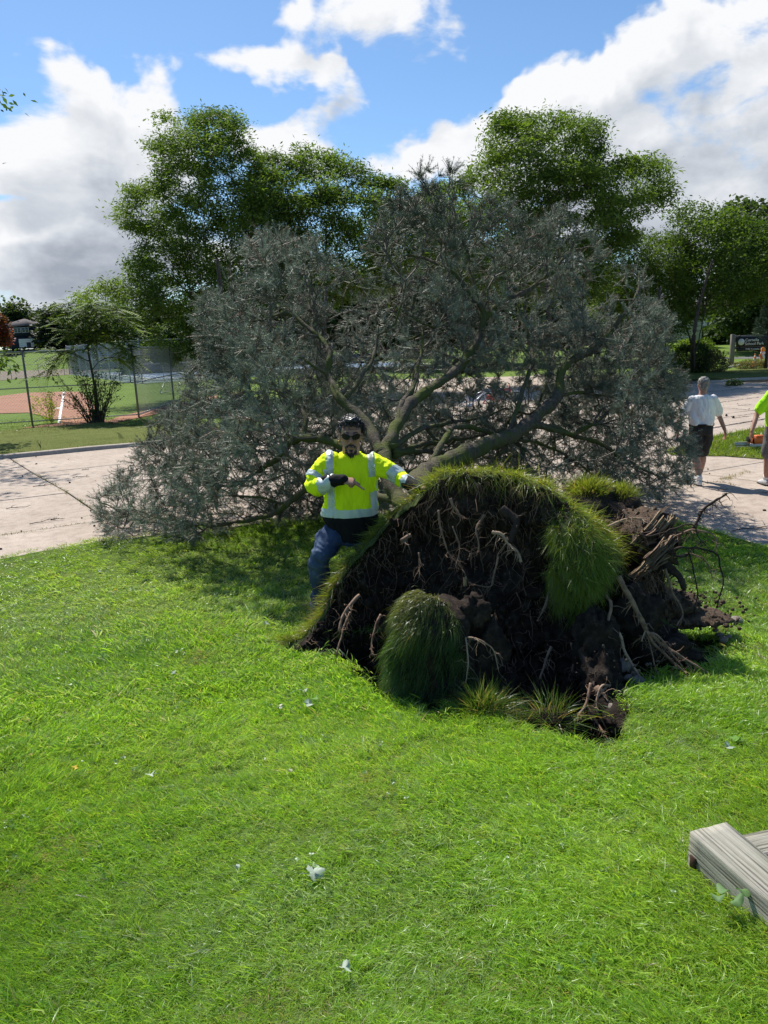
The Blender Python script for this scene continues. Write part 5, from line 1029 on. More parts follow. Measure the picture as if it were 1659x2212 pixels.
# tennis courts
CA = G(308, 827)[:2]; CB = G(190, 812)[:2]; cd = (CB - CA); cd /= np.linalg.norm(cd); ce = np.array([-cd[1], cd[0]]); ce = ce if ce[0] > 0 else -ce
def CP(a, b): return CA + cd * a + ce * b
structure(poly_sheet('tennis_court', [tuple(CP(-.5, -.5)), tuple(CP(36.5, -.5)), tuple(CP(36.5, 32)), tuple(CP(-.5, 32))], -.016, M_COURTG))
cts = []
for k in (0, 1):
    o = 2.6 + k * 15
    pc = poly_sheet('court_surface', [tuple(CP(6, o)), tuple(CP(30, o)), tuple(CP(30, o + 11)), tuple(CP(6, o + 11))], -.011, M_COURTB); structure(pc)
    def ln(a0, b0, a1, b1, w=.09):
        p, q = CP(a0, b0), CP(a1, b1); d = (q - p) / np.linalg.norm(q - p); n = np.array([-d[1], d[0]]) * w; o_ = poly_sheet('court_line', [tuple(p - n), tuple(q - n), tuple(q + n), tuple(p + n)], -.006, M_CHALK, pc)
    for v in (o, o + 1.37, o + 9.6, o + 11): ln(6, v, 30, v)
    for v in (6, 11.6, 24.4, 30): ln(v, o, v, o + 11)
    ln(11.6, o + 5.5, 24.4, o + 5.5)
    net = thing('tennis_net', (*CP(18, o - .5), 0), ['dark net across the nearer tennis court', 'dark net across the farther tennis court'][k], 'net')
    for v in (o - .5, o + 11.5): mb = MB(); q = CP(18, v); mb.tube([(q[0], q[1], 0), (q[0], q[1], 1.07)], .04, 8); mb.build('post', M_POST, net)
    p, q = CP(18, o - .5), CP(18, o + 11.5); mb = MB(); mb.box(((p[0] + q[0]) / 2, (p[1] + q[1]) / 2, 1.0), (12, .03, .06), math.atan2(q[1] - p[1], q[0] - p[0])); mb.build('net_band', M_WHITE, net); mb = MB(); mb.box(((p[0] + q[0]) / 2, (p[1] + q[1]) / 2, .5), (12, .008, .9), math.atan2(q[1] - p[1], q[0] - p[0])); mb.build('net_mesh', M_POST, net)
Cc = [CP(0, 0), CP(36, 0), CP(36, 31.5), CP(0, 31.5)]
pst = [CP(v, 0) for v in np.arange(0, 36.1, 4)] + [CP(36, v) for v in np.arange(4.5, 31.6, 4.5)] + [CP(0, v) for v in np.arange(4.5, 31.6, 4.5)]
chainlink('high chain-link fence around the blue tennis courts', [CP(0, 31.5), CP(0, 0), CP(36, 0), CP(36, 31.5)], 3.0, [.1, 1.6, 3.0], posts=pst, sp=.2, wire=.008, postr=.05, pm=M_GALV)
p, q = CP(35.8, 0), CP(35.8, 31.5); mb = MB(); mb.box(((p[0] + q[0]) / 2, (p[1] + q[1]) / 2, 1.45), (31, .02, 2.4), math.atan2(q[1] - p[1], q[0] - p[0])); tag(mb.build('windscreen', M_SCREEN), 'long grey windscreen hung on the far fence of the tennis courts', 'windscreen')
p = CP(15, 32.2); mb = MB(); mb.box((p[0], p[1], 1.5), (12, .02, 2.6), math.atan2(cd[1], cd[0])); tag(mb.build('windscreen', M_SCREEN), 'shorter grey windscreen on the right side of the tennis courts', 'windscreen')
# pitching screen on the field
g = G(373, 848); t = thing('pitching_screen', g, 'metal framed pitching screen with dark net standing on the field', 'screen')
a, c = P(357, 846, g[1]), P(390, 846, g[1]); a[2] = c[2] = 0; h = 1.95
mb = MB(); mb.tube([a, a + [0, 0, h - .15], a + [.12, 0, h], c + [-.12, 0, h], c + [0, 0, h - .15], c], .028, 6); mb.tube([a + [0, 0, .9], c + [0, 0, .9]], .025, 6); mb.build('frame', M_GALV, t, True)
mb = MB(); mb.tube([a + [-.1, -.7, .03], a + [0, .6, .03]], .025, 6); mb.tube([c + [.1, -.7, .03], c + [0, .6, .03]], .025, 6); mb.tube([a + [-.1, -.7, .03], a + [0, 0, .55]], .02, 5); mb.tube([c + [.1, -.7, .03], c + [0, 0, .55]], .02, 5); mb.build('feet', M_GALV, t, True)
mb = MB()
for v in np.linspace(0, 1, 16): mb.tube([a + (c - a) * v + [0, 0, .05], a + (c - a) * v + [0, 0, h]], .004, 3, False)
for v in np.linspace(.05, h, 26): mb.tube([a + [0, 0, v], c + [0, 0, v]], .004, 3, False)
mb.build('net', M_POST, t, False, True)
# low field fence and boards far left
p0, p1 = G(-40, 824), G(190, 806); 
t = thing('field_fence', p0, 'low outfield fence in front of the bare ground far left', 'fence')
for v in np.linspace(0, 1, 9): p = p0 + (p1 - p0) * v; mb = MB(); mb.tube([(p[0], p[1], 0), (p[0], p[1], 1.3)], .03, 6); mb.build('post', M_POST, t)
mb = MB(); mb.tube([p0 + [0, 0, 1.28], p1 + [0, 0, 1.28]], .022, 5); mb.build('rail', M_POST, t)
p0, p1 = G(70, 777), G(250, 774); t = thing('wooden_wall', p0, 'long low brown timber wall beside the far street', 'wall')
for k in range(12): a = p0 + (p1 - p0) * k / 12; c = p0 + (p1 - p0) * (k + .97) / 12; mb = MB(); mb.box(((a + c) / 2 + [0, 0, .45]), (np.linalg.norm(c - a), .15, .9), math.atan2(c[1] - a[1], c[0] - a[0]), bevel=.03); mb.build('plank', MATS.get('brown_board') or simple('brown_board', (.20, .12, .07), .85, .1), t)
# navy house far left
M_NAVY = simple('navy_siding', (.02, .03, .06), .8, .2); M_ROOF = simple('grey_shingle', (.16, .14, .135), .95, .1, 0, .2, 3); M_GLASS = simple('window_glass', (.08, .10, .12), .1, .6); M_WSID = simple('white_siding', (.62, .65, .70), .7, .3, 0, .05, 3)
def window(parent, c, w, h, frame, mull=1, M=None, d=.1):
    """window on a wall facing -Y: frame bars, panes"""
    fr = MB(); fr.box(c + np.array([0, 0, h / 2]), (w + .16, d, .08)); fr.box(c - np.array([0, 0, h / 2]), (w + .16, d, .08)); xs_ = [-w / 2, w / 2] + [(-w / 2 + w * (k + 1) / (mull + 1)) for k in range(mull)]
    for x in xs_: fr.box(c + np.array([x, .003, 0]), (.08, d * .92, h - .05))
    o = fr.build('window', frame, parent)
    for k in range(mull + 1): x = -w / 2 + w * (k + .5) / (mull + 1); g = MB(); g.box(c + np.array([x, .02, 0]), (w / (mull + 1) - .08, .02, h - .08)); g.build('pane', M_GLASS, o)
def hip_roof(c, w, d, h, ov, mat, parent):
    x, y, z = c; a, b = w / 2 + ov, d / 2 + ov; r = max(.1, a - b); V = [(x - a, y - b, z), (x + a, y - b, z), (x + a, y + b, z), (x - a, y + b, z), (x - r, y, z + h), (x + r, y, z + h), (x - a, y - b, z - .2), (x + a, y - b, z - .2), (x + a, y + b, z - .2), (x - a, y + b, z - .2)]
    mb = MB(); mb.add(V, [(0, 1, 5, 4), (2, 3, 4, 5), (6, 7, 1, 0), (7, 8, 2, 1), (8, 9, 3, 2), (9, 6, 0, 3), (9, 8, 7, 6)], [(1, 2, 5), (3, 0, 4)]); return mb.build('roof', mat, parent)
Y = 185; b = P(48, 751, Y); zg = b[2]; px = Y / F * 1.02
hs = thing('navy_house', (b[0], b[1] + 4, zg), 'distant navy two-storey house with white garage door beside the red maple', 'house')
x0, x1 = P(12, 740, Y)[0], P(68, 740, Y)[0]; xm = (x0 + x1) / 2; wd = x1 - x0
mb = MB(); mb.box((xm, Y + 5, zg + 1.3), (wd, 10, 2.9)); mb.build('lower_wall', M_NAVY, hs); mb = MB(); mb.box((xm, Y + 4.8, zg + 3.95), (wd + .3, 10.4, 2.5)); mb.build('upper_wall', M_NAVY, hs)
hip_roof((xm, Y + 4.8, zg + 5.25), wd, 10.4, 1.7, .5, M_ROOF, hs)
gx = P(58, 744, Y)[0]
for k in range(4): mb = MB(); mb.box((gx, Y - .06, zg + .3 + k * .5), (3.6, .08, .48), bevel=.02); mb.build('garage_panel', M_WHITE, hs)
for wx in (41, 58, 20): window(hs, np.array([P(wx, 725, Y)[0], Y - .42, zg + 4.1]), 1.6, 1.1, M_WHITE, 1)
drv = P(66, 752, Y - 3); structure(poly_sheet('driveway', [(gx - 2.2, Y - .2), (gx + 2.2, Y - .2), (gx + 7, Y - 22), (gx + 1, Y - 22)], far_h(gx, Y - 10) + .12, M_CONC))
tb = MB(); tb.box((gx + 3.2, Y - 6, zg - .1 + .6), (.7, .7, 1.1), bevel=.05); tb.box((gx + 3.2, Y - 6, zg + 1.08), (.8, .8, .08), bevel=.03); tag(tb.build('trash_bin', M_NAVY), 'dark blue bin on the driveway of the navy house', 'bin')
for k, wx in enumerate((31, 49)):
    c = P(wx + 2, 757, 160); z = far_h(c[0], c[1]); h = thing('hydrant', (c[0], c[1], z), ['left yellowish hydrant post on the far lawn', 'right yellowish hydrant post on the far lawn'][k], 'hydrant'); mb = MB(); mb.tube([(c[0], c[1], z), (c[0], c[1], z + .9)], [.2, .16], 8); mb.build('barrel', simple('hydrant_paint%d' % k if False else 'hydrant_paint', (.25, .24, .06), .6) if k == 0 else MATS['hydrant_paint'], h); mb = MB(); mb.ball((c[0], c[1], z + .95), (.2, .2, .15), 8); mb.build('cap', MATS['hydrant_paint'], h)
# white house on the right
Y = 86; zg = P(1560, 727, Y)[2]; b = P(1560, 727, Y)
hs = thing('white_house', (b[0], Y + 4, zg), 'low white house with a dark doorway behind the park sign', 'house')
x0, xd0, xd1, x1 = P(1500, 700, Y)[0], P(1571, 700, Y)[0], P(1580, 700, Y)[0], P(1720, 700, Y)[0]
mb = MB(); mb.box(((x0 + xd0) / 2, Y + 4, zg + 1.35), (xd0 - x0, 8, 2.7)); mb.build('wall', M_WSID, hs)
mb = MB(); mb.box(((xd1 + x1) / 2, Y + 4, zg + 1.35), (x1 - xd1, 8, 2.7)); mb.build('wall', M_WSID, hs)
mb = MB(); mb.box(((xd0 + xd1) / 2, Y + 1.2, zg + 1.1), (xd1 - xd0 + .02, .1, 2.2), bevel=.02); dr = mb.build('door', M_NAVY, hs); mb = MB(); mb.ball((xd1 - .1, Y + 1.1, zg + 1.0), .04, 6); mb.build('handle', M_GALV, dr)
mb = MB(); mb.box(((xd0 + xd1) / 2, Y + 4, zg + 2.45), (xd1 - xd0, 8, .5)); mb.build('wall', M_WSID, hs)
hip_roof(((x0 + x1) / 2, Y + 4, zg + 2.72), x1 - x0, 8.5, 2.2, .7, M_ROOF, hs)
window(hs, np.array([(P(1613, 700, Y)[0]), Y - .06, zg + 1.45]), 1.7, 1.25, M_WHITE, 1); window(hs, np.array([(P(1540, 700, Y)[0]), Y - .06, zg + 1.55]), 1.5, 1.0, M_WHITE, 1)
c = P(1585, 703, Y - .7); hb = thing('hanging_basket', c, 'round hanging flower basket beside the door of the white house', 'basket'); mb = MB(); mb.ball(c, (.22, .22, .16), 10); mb.build('bowl', M_NAVY, hb); mb = MB(); mb.tube([c, c + [0, 0, .9]], .012, 4); mb.build('hanger', M_GALV, hb)
gY = 74; x0, x1 = P(1466, 720, gY)[0], P(1499, 720, gY)[0]; zg2 = P(1480, 738, gY)[2]; gr = thing('garage', ((x0 + x1) / 2, gY + 3, zg2), 'white garage wing half hidden by the broad tree', 'garage')
mb = MB(); mb.box(((x0 + x1) / 2, gY + 3, zg2 + 1.3), (x1 - x0 + 1.5, 6, 2.8)); mb.build('wall', M_WSID, gr); hip_roof(((x0 + x1) / 2, gY + 3, zg2 + 2.75), x1 - x0 + 1.5, 6, 1.5, .4, M_ROOF, gr)
for k in range(4): mb = MB(); mb.box(((x0 + x1) / 2, gY - .05, zg2 + .28 + k * .52), (x1 - x0 - .2, .08, .5), bevel=.02); mb.build('garage_panel', M_WHITE, gr)
gY = 60; cx = P(1382, 738, gY); cb = thing('parked_car', (cx[0], cx[1], 0), 'dark blue parked car glimpsed between fir and drooping tree', 'car')
def car(c, rz, L=4.4):
    M3 = np.array(Matrix.Rotation(rz, 3, 'Z')); W2 = .88
    def lay(z, x0, x1, w, n=8): return z, x0, x1, w
    prof = [(.28, -2.15, 2.1, .82), (.55, -2.2, 2.2, .9), (.85, -2.15, 2.15, .88), (.95, -2.05, 1.9, .84)]; cabin = [(.95, -1.7, 1.1, .80), (1.25, -1.35, .75, .72), (1.42, -1.1, .35, .66)]
    for nm_, pf, mt in (('body', prof, simple('car_paint', (.03, .05, .09), .3, .6)), ('cabin', cabin, M_GLASS)):
        mb = MB(); V = []
        for z, a, b_, w in pf:
            V += [(a + .15, -w, z), (b_ - .15, -w, z), (b_, -w + .2, z), (b_, w - .2, z), (b_ - .15, w, z), (a + .15, w, z), (a, w - .2, z), (a, -w + .2, z)]
        k = len(pf); Q = [(r * 8 + i, r * 8 + (i + 1) % 8, r * 8 + 8 + (i + 1) % 8, r * 8 + 8 + i) for r in range(k - 1) for i in range(8)] + [(k * 8 - 8, k * 8 - 7, k * 8 - 6, k * 8 - 5), (k * 8 - 5, k * 8 - 4, k * 8 - 3, k * 8 - 2), (k * 8 - 8, k * 8 - 5, k * 8 - 2, k * 8 - 1)]
        mb.add(np.array(V) @ M3.T + c, Q); mb.build(nm_, mt, cb, False)
    for sx in (-1.35, 1.35):
        for sy in (-.84, .84): mb = MB(); p = M3 @ np.array([sx, sy, 0]) + c + [0, 0, .32]; ax = M3 @ np.array([0, .1, 0]); mb.tube([p - ax, p + ax], .32, 14); mb.build('wheel', M_POST, cb)
car(np.array([cx[0], cx[1], .0]), .15)
for k, (a, r) in enumerate([((1538, 738), (2.6, .9, 1.3)), ((1565, 735), (1.6, .8, 1.2))]):
    b = P(a[0], a[1], 78); bush('hedge', ['rounded dark hedge under the window of the white house, left one', 'rounded dark hedge beside the door of the white house'][k], (b[0], 78, P(1550, 738, 78)[2]), r, 2500, G3, .3, 30 + k)

# ---- park sign
def text_mesh(name, s, size, c, mat, parent, ext=.01, align='LEFT'):
    cu = bpy.data.curves.new(name, 'FONT'); cu.body = s; cu.size = size; cu.extrude = ext; cu.align_x = align; o = bpy.data.objects.new(name, cu); COL.objects.link(o); bpy.context.view_layer.update()
    me = bpy.data.meshes.new_from_object(o.evaluated_get(bpy.context.evaluated_depsgraph_get())); bpy.data.objects.remove(o); M = Matrix.Translation(Vector(c)) @ Matrix.Rotation(math.pi / 2, 4, 'X'); me.transform(M); return link(name, me, mat, parent)
SY = 47.5; M_SIGNB = simple('sign_black', (.012, .012, .014), .5, .3); M_SIGNP = simple('sign_timber', (.20, .18, .16), .85, .2, 0, .2, 5)
s = thing('park_sign', G(1580, 788), 'timber post park sign with black board reading Cornelia School Park', 'sign')
for pxx in (1580, 1680): x = P(pxx, 780, SY)[0]; top = P(pxx, 724 if pxx < 1600 else 721, SY)[2]; mb = MB(); mb.box((x, SY, top / 2), (.24, .24, top + .1), bevel=.02); mb.build('post', M_SIGNP, s)
xa, xb = P(1580, 740, SY)[0], P(1680, 740, SY)[0]
for yy in (727, 750): z = P(1630, yy, SY)[2]; mb = MB(); mb.box(((xa + xb) / 2, SY - .02, z), (xb - xa - .2, .15, .2), bevel=.02); mb.build('rail', M_SIGNP, s)
z1, z0 = P(1600, 731.5, SY)[2], P(1600, 747, SY)[2]; bx0, bx1 = P(1588, 740, SY)[0], P(1668, 740, SY)[0]; mb = MB(); mb.box(((bx0 + bx1) / 2, SY - .16, (z0 + z1) / 2 + .02), (bx1 - bx0, .08, z1 - z0 + .16), bevel=.01); bd = mb.build('board', M_SIGNB, s)
for pxx in (1596, 1660):
    for yy in (728.5, 749): c = P(pxx, yy, SY); mb = MB(); mb.box((c[0], SY - .12, c[2]), (.07, .05, .28)); mb.build('bracket', M_SIGNB, s)
tx = P(1606, 740, SY)[0]; text_mesh('lettering', 'Cornelia', .245, (tx, SY - .205, P(1606, 737.6, SY)[2]), M_WHITE, bd); text_mesh('lettering', 'School Park', .245, (tx, SY - .205, P(1606, 745.6, SY)[2]), M_WHITE, bd)
c = P(1598, 738.6, SY); mb = MB(); mb.tube([(c[0], SY - .20, c[2]), (c[0], SY - .215, c[2])], .20, 24); mb.build('emblem', simple('emblem_pale', (.55, .56, .55), .7, .2, 0, .35, 9), bd)
z = P(1600, 754.5, SY)[2]; px0, px1 = P(1588, 754, SY)[0], P(1664, 754, SY)[0]; mb = MB(); mb.box(((px0 + px1) / 2, SY - .16, z), (px1 - px0, .06, .22), bevel=.01); pq = mb.build('address_plaque', M_SIGNB, s); text_mesh('lettering', '7142 Cornelia Dr.', .15, ((px0 + px1) / 2 - .0, SY - .20, z - .055), M_WHITE, pq, .008, 'CENTER')
M_STONEP = simple('pale_rock', (.42, .40, .37), .85, .2, 0, .25, 5)
# barricade, cone, stones, edging
M_OR = simple('orange_paint', (.75, .16, .03), .5, .4, 0, .08, 8); M_AMB = simple('amber_lens', (.85, .28, .02), .3, .5, 0, .05)
BY = 45.5; bq = G(1656, 797); t = thing('barricade', (bq[0], BY, 0), 'orange and white striped A-frame barricade with amber lamps at the right edge', 'barricade')
bx0, bx1 = P(1641, 770, BY)[0], P(1700, 770, BY)[0]; zt, zb = P(1650, 765.5, BY)[2], P(1650, 776, BY)[2]; hh = zt - zb
nS = 11
for k in range(nS):
    w = (bx1 - bx0) / nS; a = bx0 + k * w; sk = .14; lo = max(bx0, a); V = [(a, BY - .2, zb), (a + w, BY - .2, zb), (a + w - sk, BY - .2, zt), (a - sk, BY - .2, zt)]; V += [(x, y + .03, z) for x, y, z in V]
    mb = MB(); mb.add(V, [(0, 1, 2, 3), (7, 6, 5, 4), (0, 4, 5, 1), (1, 5, 6, 2), (2, 6, 7, 3), (3, 7, 4, 0)]); mb.build('stripe', M_OR if k % 2 == 0 else M_WHITE, t)
for x in (bx0 + .12, bx0 + .75, bx1 - .2):
    for sg in (-.28, .45): mb = MB(); mb.box((x + sg * .3, BY + sg * .5, .48), (.06, .04, 1.05), M=np.array(Matrix.Rotation(-sg * .5, 3, 'X') @ Matrix.Rotation(sg * .25, 3, 'Y'))); mb.build('leg', M_OR, t)
for pxx in (1648, 1663): c = P(pxx, 762.5, BY); mb = MB(); mb.box((c[0], BY, zt + .09), (.26, .12, .16), bevel=.03); l = mb.build('lamp', M_WHITE, t); mb = MB(); mb.ball((c[0], BY, zt + .28), (.15, .07, .15), 14); mb.build('lens', M_AMB, l)
CYY = 44.5; c = P(1629, 797, CYY); t = thing('traffic_cone', (c[0], CYY, 0), 'orange traffic cone with a white band left of the barricade', 'cone'); mb = MB(); mb.box((c[0], CYY, .03), (.42, .42, .05), bevel=.02); mb.build('base', M_OR, t)
for z0, z1, r0, r1, m in ((.05, .36, .15, .10, M_OR), (.36, .48, .10, .078, M_WHITE), (.48, .60, .078, .056, M_OR), (.60, .66, .056, .046, M_WHITE), (.66, .76, .046, .028, M_OR)): mb = MB(); mb.tube([(c[0], CYY, z0), (c[0], CYY, z1)], [r0, r1], 16); mb.build('sleeve', m, t, True)
def stone(c, r, label, seed, mat=None, flat=.65, cat='stone', group=None):
    mb = MB(); mb.ball((0, 0, 0), 1, 14); V = np.vstack(mb.v); V = V * (1 + fbm(V + seed * 5.3, 1.1, 3)[:, None] * .5) * np.array([r, r * .85, r * flat]) + np.asarray(c); o = link('stone', mesh_np('stone', V, [np.vstack(mb.q), np.vstack(mb.t)], None, True), mat or M_STONE); return tag(o, label, cat, group)
for k, (a, b_, r) in enumerate([(1586, 792, .34), (1596, 791, .24), (1577, 794, .18)]): c = G(a, b_); stone(c + [0, 0, .02], r * .8, ['largest white rock under the park sign', 'white rock right of the largest one under the sign', 'smallest flat white rock under the sign'][k], k, M_STONEP, .4)
t = thing('bed_edging', G(1574, 786), 'reddish timber edging of the bed behind the white rocks', 'edging')
for a in (1574, 1600, 1626): p, q = G(a, 787.5), G(a + 25, 787.5); mb = MB(); mb.box((p + q) / 2 + [0, 0, .06], (np.linalg.norm(q - p), .14, .16), math.atan2(q[1] - p[1], q[0] - p[0]), bevel=.02); mb.build('timber', simple('red_timber', (.32, .17, .10), .85) if a == 1574 else MATS['red_timber'], t)

# ---- weathered landscape timbers, lower right corner
def timber(a, b, w, h, label, z):
    a, b = np.array(a), np.array(b); d = b - a; L = np.linalg.norm(d); ang = math.atan2(d[1], d[0]); n = 40; m = 7; V = []; mb = MB()
    # sections along the beam with softened, weathered arrises
    prof = [(-.5, 0), (-.5, .97), (-.485, 1), (-.2, 1.004), (0, .996), (.22, 1.003), (.485, 1), (.5, .97), (.5, 0)]; k = len(prof)
    for i in range(n):
        x = L * i / (n - 1) - L / 2
        for (u, v) in prof: V.append((x, u * w, v * h))
    V = np.array(V); Q = [(i * k + j, i * k + j + 1, (i + 1) * k + j + 1, (i + 1) * k + j) for i in range(n - 1) for j in range(k - 1)]; me_ = mesh_np('timber', V, [Q, ], None, False)
    bm_v = np.vstack([V, [(-L / 2, 0, h * .5), (L / 2, 0, h * .5)]]); T = [(n * k, j + 1, j) for j in range(k - 1)] + [(n * k + 1, (n - 1) * k + j, (n - 1) * k + j + 1) for j in range(k - 1)]; T += [(n * k, 0, k - 1), (n * k + 1, (n - 1) * k + k - 1, (n - 1) * k)]
    bm_v = bm_v + np.column_stack([fbm(bm_v, 14, 2) * .006, fbm(bm_v * [1, 6, 6] + 4, 3, 3) * .006, fbm(bm_v * [1, 10, 1] + 9, 3, 3) * .004])
    o = link('timber', mesh_np('timber', bm_v, [np.array(Q)[:, ::-1], np.array(T)[:, ::-1]]), M_TIMBER); o.location = ((a + b) / 2)[0], ((a + b) / 2)[1], z; o.rotation_euler = (0, 0, ang); tag(o, label, 'timber'); return o
zt = .58; tA = P(1545, 1786, 2.32); 
def PZ(px, py, z): d = CMN @ np.array([(px - 829.5) / F, -(py - 1106) / F, -1.0]); return EYE + d * ((z - EYE[2]) / d[2])
ZT = .60; A0, A1, B0, B1 = PZ(1490, 1796, ZT), PZ(1566, 1774, ZT), PZ(1659, 1955, ZT), PZ(1659, 1830, ZT)
dA = (PZ(1659, 1948, ZT) - A0); dA[2] = 0; dA /= np.linalg.norm(dA); nA = np.array([-dA[1], dA[0], 0]); wA = abs(((A1 - A0) * nA).sum()); 
s0 = A0 + nA * (wA / 2 if ((A1 - A0) * nA).sum() > 0 else -wA / 2); T1 = timber(s0, s0 + dA * 1.7, wA, .26, 'weathered grey landscape timber running to the right edge of the lawn', ZT - .26)
C0, C1 = PZ(1592, 1801, ZT - .01), PZ(1659, 1786, ZT - .01); dC = C1 - C0; dC[2] = 0; dC /= np.linalg.norm(dC); nC = np.array([-dC[1], dC[0], 0]); w2 = abs(((PZ(1645, 1845, ZT - .01) - C0) * nC).sum()); mid = C0 - nC * w2 / 2 + dC * .0; timber(mid - dC * .02, mid + dC * 1.2, w2, .24, 'shorter weathered timber butting against the long one at right', ZT - .262)
nb = A0 + dA * .05 - nA * 0; mb = MB(); mb.box(A0 + dA * .03 + np.array([0, 0, -.105]) - nA * .004, (.03, .008, .05), math.atan2(dA[1], dA[0]), bevel=.003); br = mb.build('bracket', simple('rust', (.06, .03, .02), .8)); br.parent = T1; br.matrix_parent_inverse = (Matrix.Translation(T1.location) @ Matrix.Rotation(T1.rotation_euler.z, 4, 'Z')).inverted()
# ============================================================ people
def remesh(name, mb, voxel, mats, parent, disp=None, smooth_it=2, matf=None):
    f = []
    if mb.q: f.append(np.vstack(mb.q))
    if mb.t: f.append(np.vstack(mb.t))
    o = bpy.data.objects.new(name, mesh_np(name, np.vstack(mb.v), f)); COL.objects.link(o)
    m = o.modifiers.new('r', 'REMESH'); m.mode = 'VOXEL'; m.voxel_size = voxel; m.use_smooth_shade = True
    if smooth_it: s = o.modifiers.new('s', 'SMOOTH'); s.factor = .5; s.iterations = smooth_it
    dg = bpy.context.evaluated_depsgraph_get(); me = bpy.data.meshes.new_from_object(o.evaluated_get(dg)); bpy.data.objects.remove(o)
    me.name = name; n = len(me.vertices); co = np.empty(n * 3, np.float32); me.vertices.foreach_get('co', co); co = co.reshape(-1, 3).astype(float)
    if disp is not None:
        no = np.empty(n * 3, np.float32); me.vertices.foreach_get('normal', no); co = co + no.reshape(-1, 3) * disp(co)[:, None]; me.vertices.foreach_set('co', co.astype(np.float32).ravel())
    mats = mats if isinstance(mats, (list, tuple)) else [mats]
    o = link(name, me, mats, parent)
    if matf is not None:
        pc = np.empty(len(me.polygons) * 3, np.float32); me.polygons.foreach_get('center', pc); me.polygons.foreach_set('material_index', matf(pc.reshape(-1, 3).astype(float)).astype(np.int32))
    me.polygons.foreach_set('use_smooth', np.ones(len(me.polygons), bool)); me.update(); return o
def limb(mb, pts, rads, n=16, k=5, flat=1.0):
    m = (len(pts) - 1) * k + 1; q = spline(pts, m); r = spline(np.array(rads, float)[:, None], m)[:, 0]; mb.tube(q, r, n, True, flat=flat); mb.ball(q[0], r[0] * .98, 12); mb.ball(q[-1], r[-1] * .98, 12)
def strip_from(src, name, mask, off, mat, parent):
    """copies the faces of a garment where mask(centres) holds, lifted off along the normal, as its own piece"""
    me = src.data; n = len(me.vertices); co = np.empty(n * 3, np.float32); no = np.empty(n * 3, np.float32); me.vertices.foreach_get('co', co); me.vertices.foreach_get('normal', no); co = co.reshape(-1, 3); no = no.reshape(-1, 3)
    fc = [tuple(p.vertices) for p in me.polygons]; pc = np.empty(len(me.polygons) * 3, np.float32); me.polygons.foreach_get('center', pc); sel = np.nonzero(mask(pc.reshape(-1, 3).astype(float)))[0]
    q = np.array([fc[i] for i in sel if len(fc[i]) == 4])
    if not len(q): return None
    u, inv = np.unique(q, return_inverse=True); V = co[u] + no[u] * off; return link(name, mesh_np(name, V, [inv.reshape(-1, 4)], None, True), mat, parent)
def seg_param(p, a, b):
    d = b - a; t = ((p - a) @ d) / (d @ d); return t, np.linalg.norm(p - a - t[:, None] * d, axis=1)
def skinm(name, c):
    n = NM(name); x = n.noise(40, 5, .6); col = n.ramp(x, [(.3, tuple(v * .82 for v in c)), (.7, tuple(v * 1.12 for v in c))]); return n.bsdf(col, .5, .4, bump=x, bstr=.15, bdist=.002)
def cloth(name, c, var=.08, rough=.85, sc=60, weave=.2, trans=None, fold=0):
    n = NM(name); x = n.noise(sc, 4, .6)
    if fold: x = n.noise(9, 3, .45, stretch=(1.6, 1, .55)); weave = fold
    y = n.noise(7, 4, .6); col = n.ramp(y, [(.3, tuple(v * (1 - var) for v in c)), (.7, tuple(min(1, v * (1 + var)) for v in c))]); return n.bsdf(col, rough, .2, bump=x, bstr=weave, bdist=.06 if fold else .002)
M_HIVIS = cloth('hivis_yellow', (.80, 1.0, .012), .03, fold=.8); M_HIVIS.node_tree.nodes
M_TAPE = None
def _m():
    n = NM('reflective_tape'); w = n.n('ShaderNodeTexWave'); w.inputs['Scale'].default_value = 60; w.bands_direction = 'DIAGONAL'; n.L(n.tc.outputs['Object'], w.inputs['Vector']); c = n.ramp(w.outputs[0], [(.3, (.42, .49, .46)), (.6, (.66, .73, .69))]); return n.bsdf(c, .4, .6, .15)
M_TAPE = _m(); M_BLACK = cloth('black_knit', (.010, .010, .012), .2)
M_SKIN = skinm('skin_brown', (.38, .20, .13)); M_SKIN2 = skinm('skin_tan', (.42, .22, .15)); M_HAIR = simple('black_hair', (.008, .007, .007), .35, .6, 0, .3, 40); M_HAIRG = simple('grey_hair', (.19, .175, .16), .6, .4, 0, .4, 40)
def _m():
    n = NM('denim'); x = n.noise(90, 4, .7); y = n.noise(5, 4, .6); c = n.ramp(y, [(.3, (.025, .04, .085)), (.55, (.055, .085, .16)), (.75, (.16, .21, .30))]); return n.bsdf(c, .85, .2, bump=x, bstr=.3, bdist=.002)
M_DENIM = _m(); M_LENS = simple('dark_lens', (.004, .004, .005), .25, .3, 0, 0); M_GOLD = simple('gold', (.8, .5, .15), .3, .5, 1, 0); M_SHOE = cloth('dark_shoe', (.02, .018, .016), .1); M_NAIL = simple('nail', (.5, .33, .26), .35, .5)
def curls(name, cen, r, n, mat, parent, ok, L=.045, rad=.0022, seed=0, coil=.011, down=0.0):
    rng = np.random.default_rng(seed); mb = MB(); k = 0
    while k < n:
        d = rng.normal(size=3); d /= np.linalg.norm(d); p = cen + d * r
        if not ok(p, d): continue
        k += 1; u = np.cross(d, rng.normal(size=3)); u /= np.linalg.norm(u); v = np.cross(d, u); ph = rng.uniform(0, 6.3); l = L * rng.uniform(.5, 1.2); q = []
        for s in range(7): f = s / 6; a = ph + f * 5.2; q.append(p + d * l * f * .55 + (u * math.cos(a) + v * math.sin(a)) * coil * (.4 + f) + np.array([0, 0, -down * f * f * l]))
        mb.tube(q, np.linspace(rad, rad * .5, 7), 3, False)
    return mb.build(name, mat, parent, True)
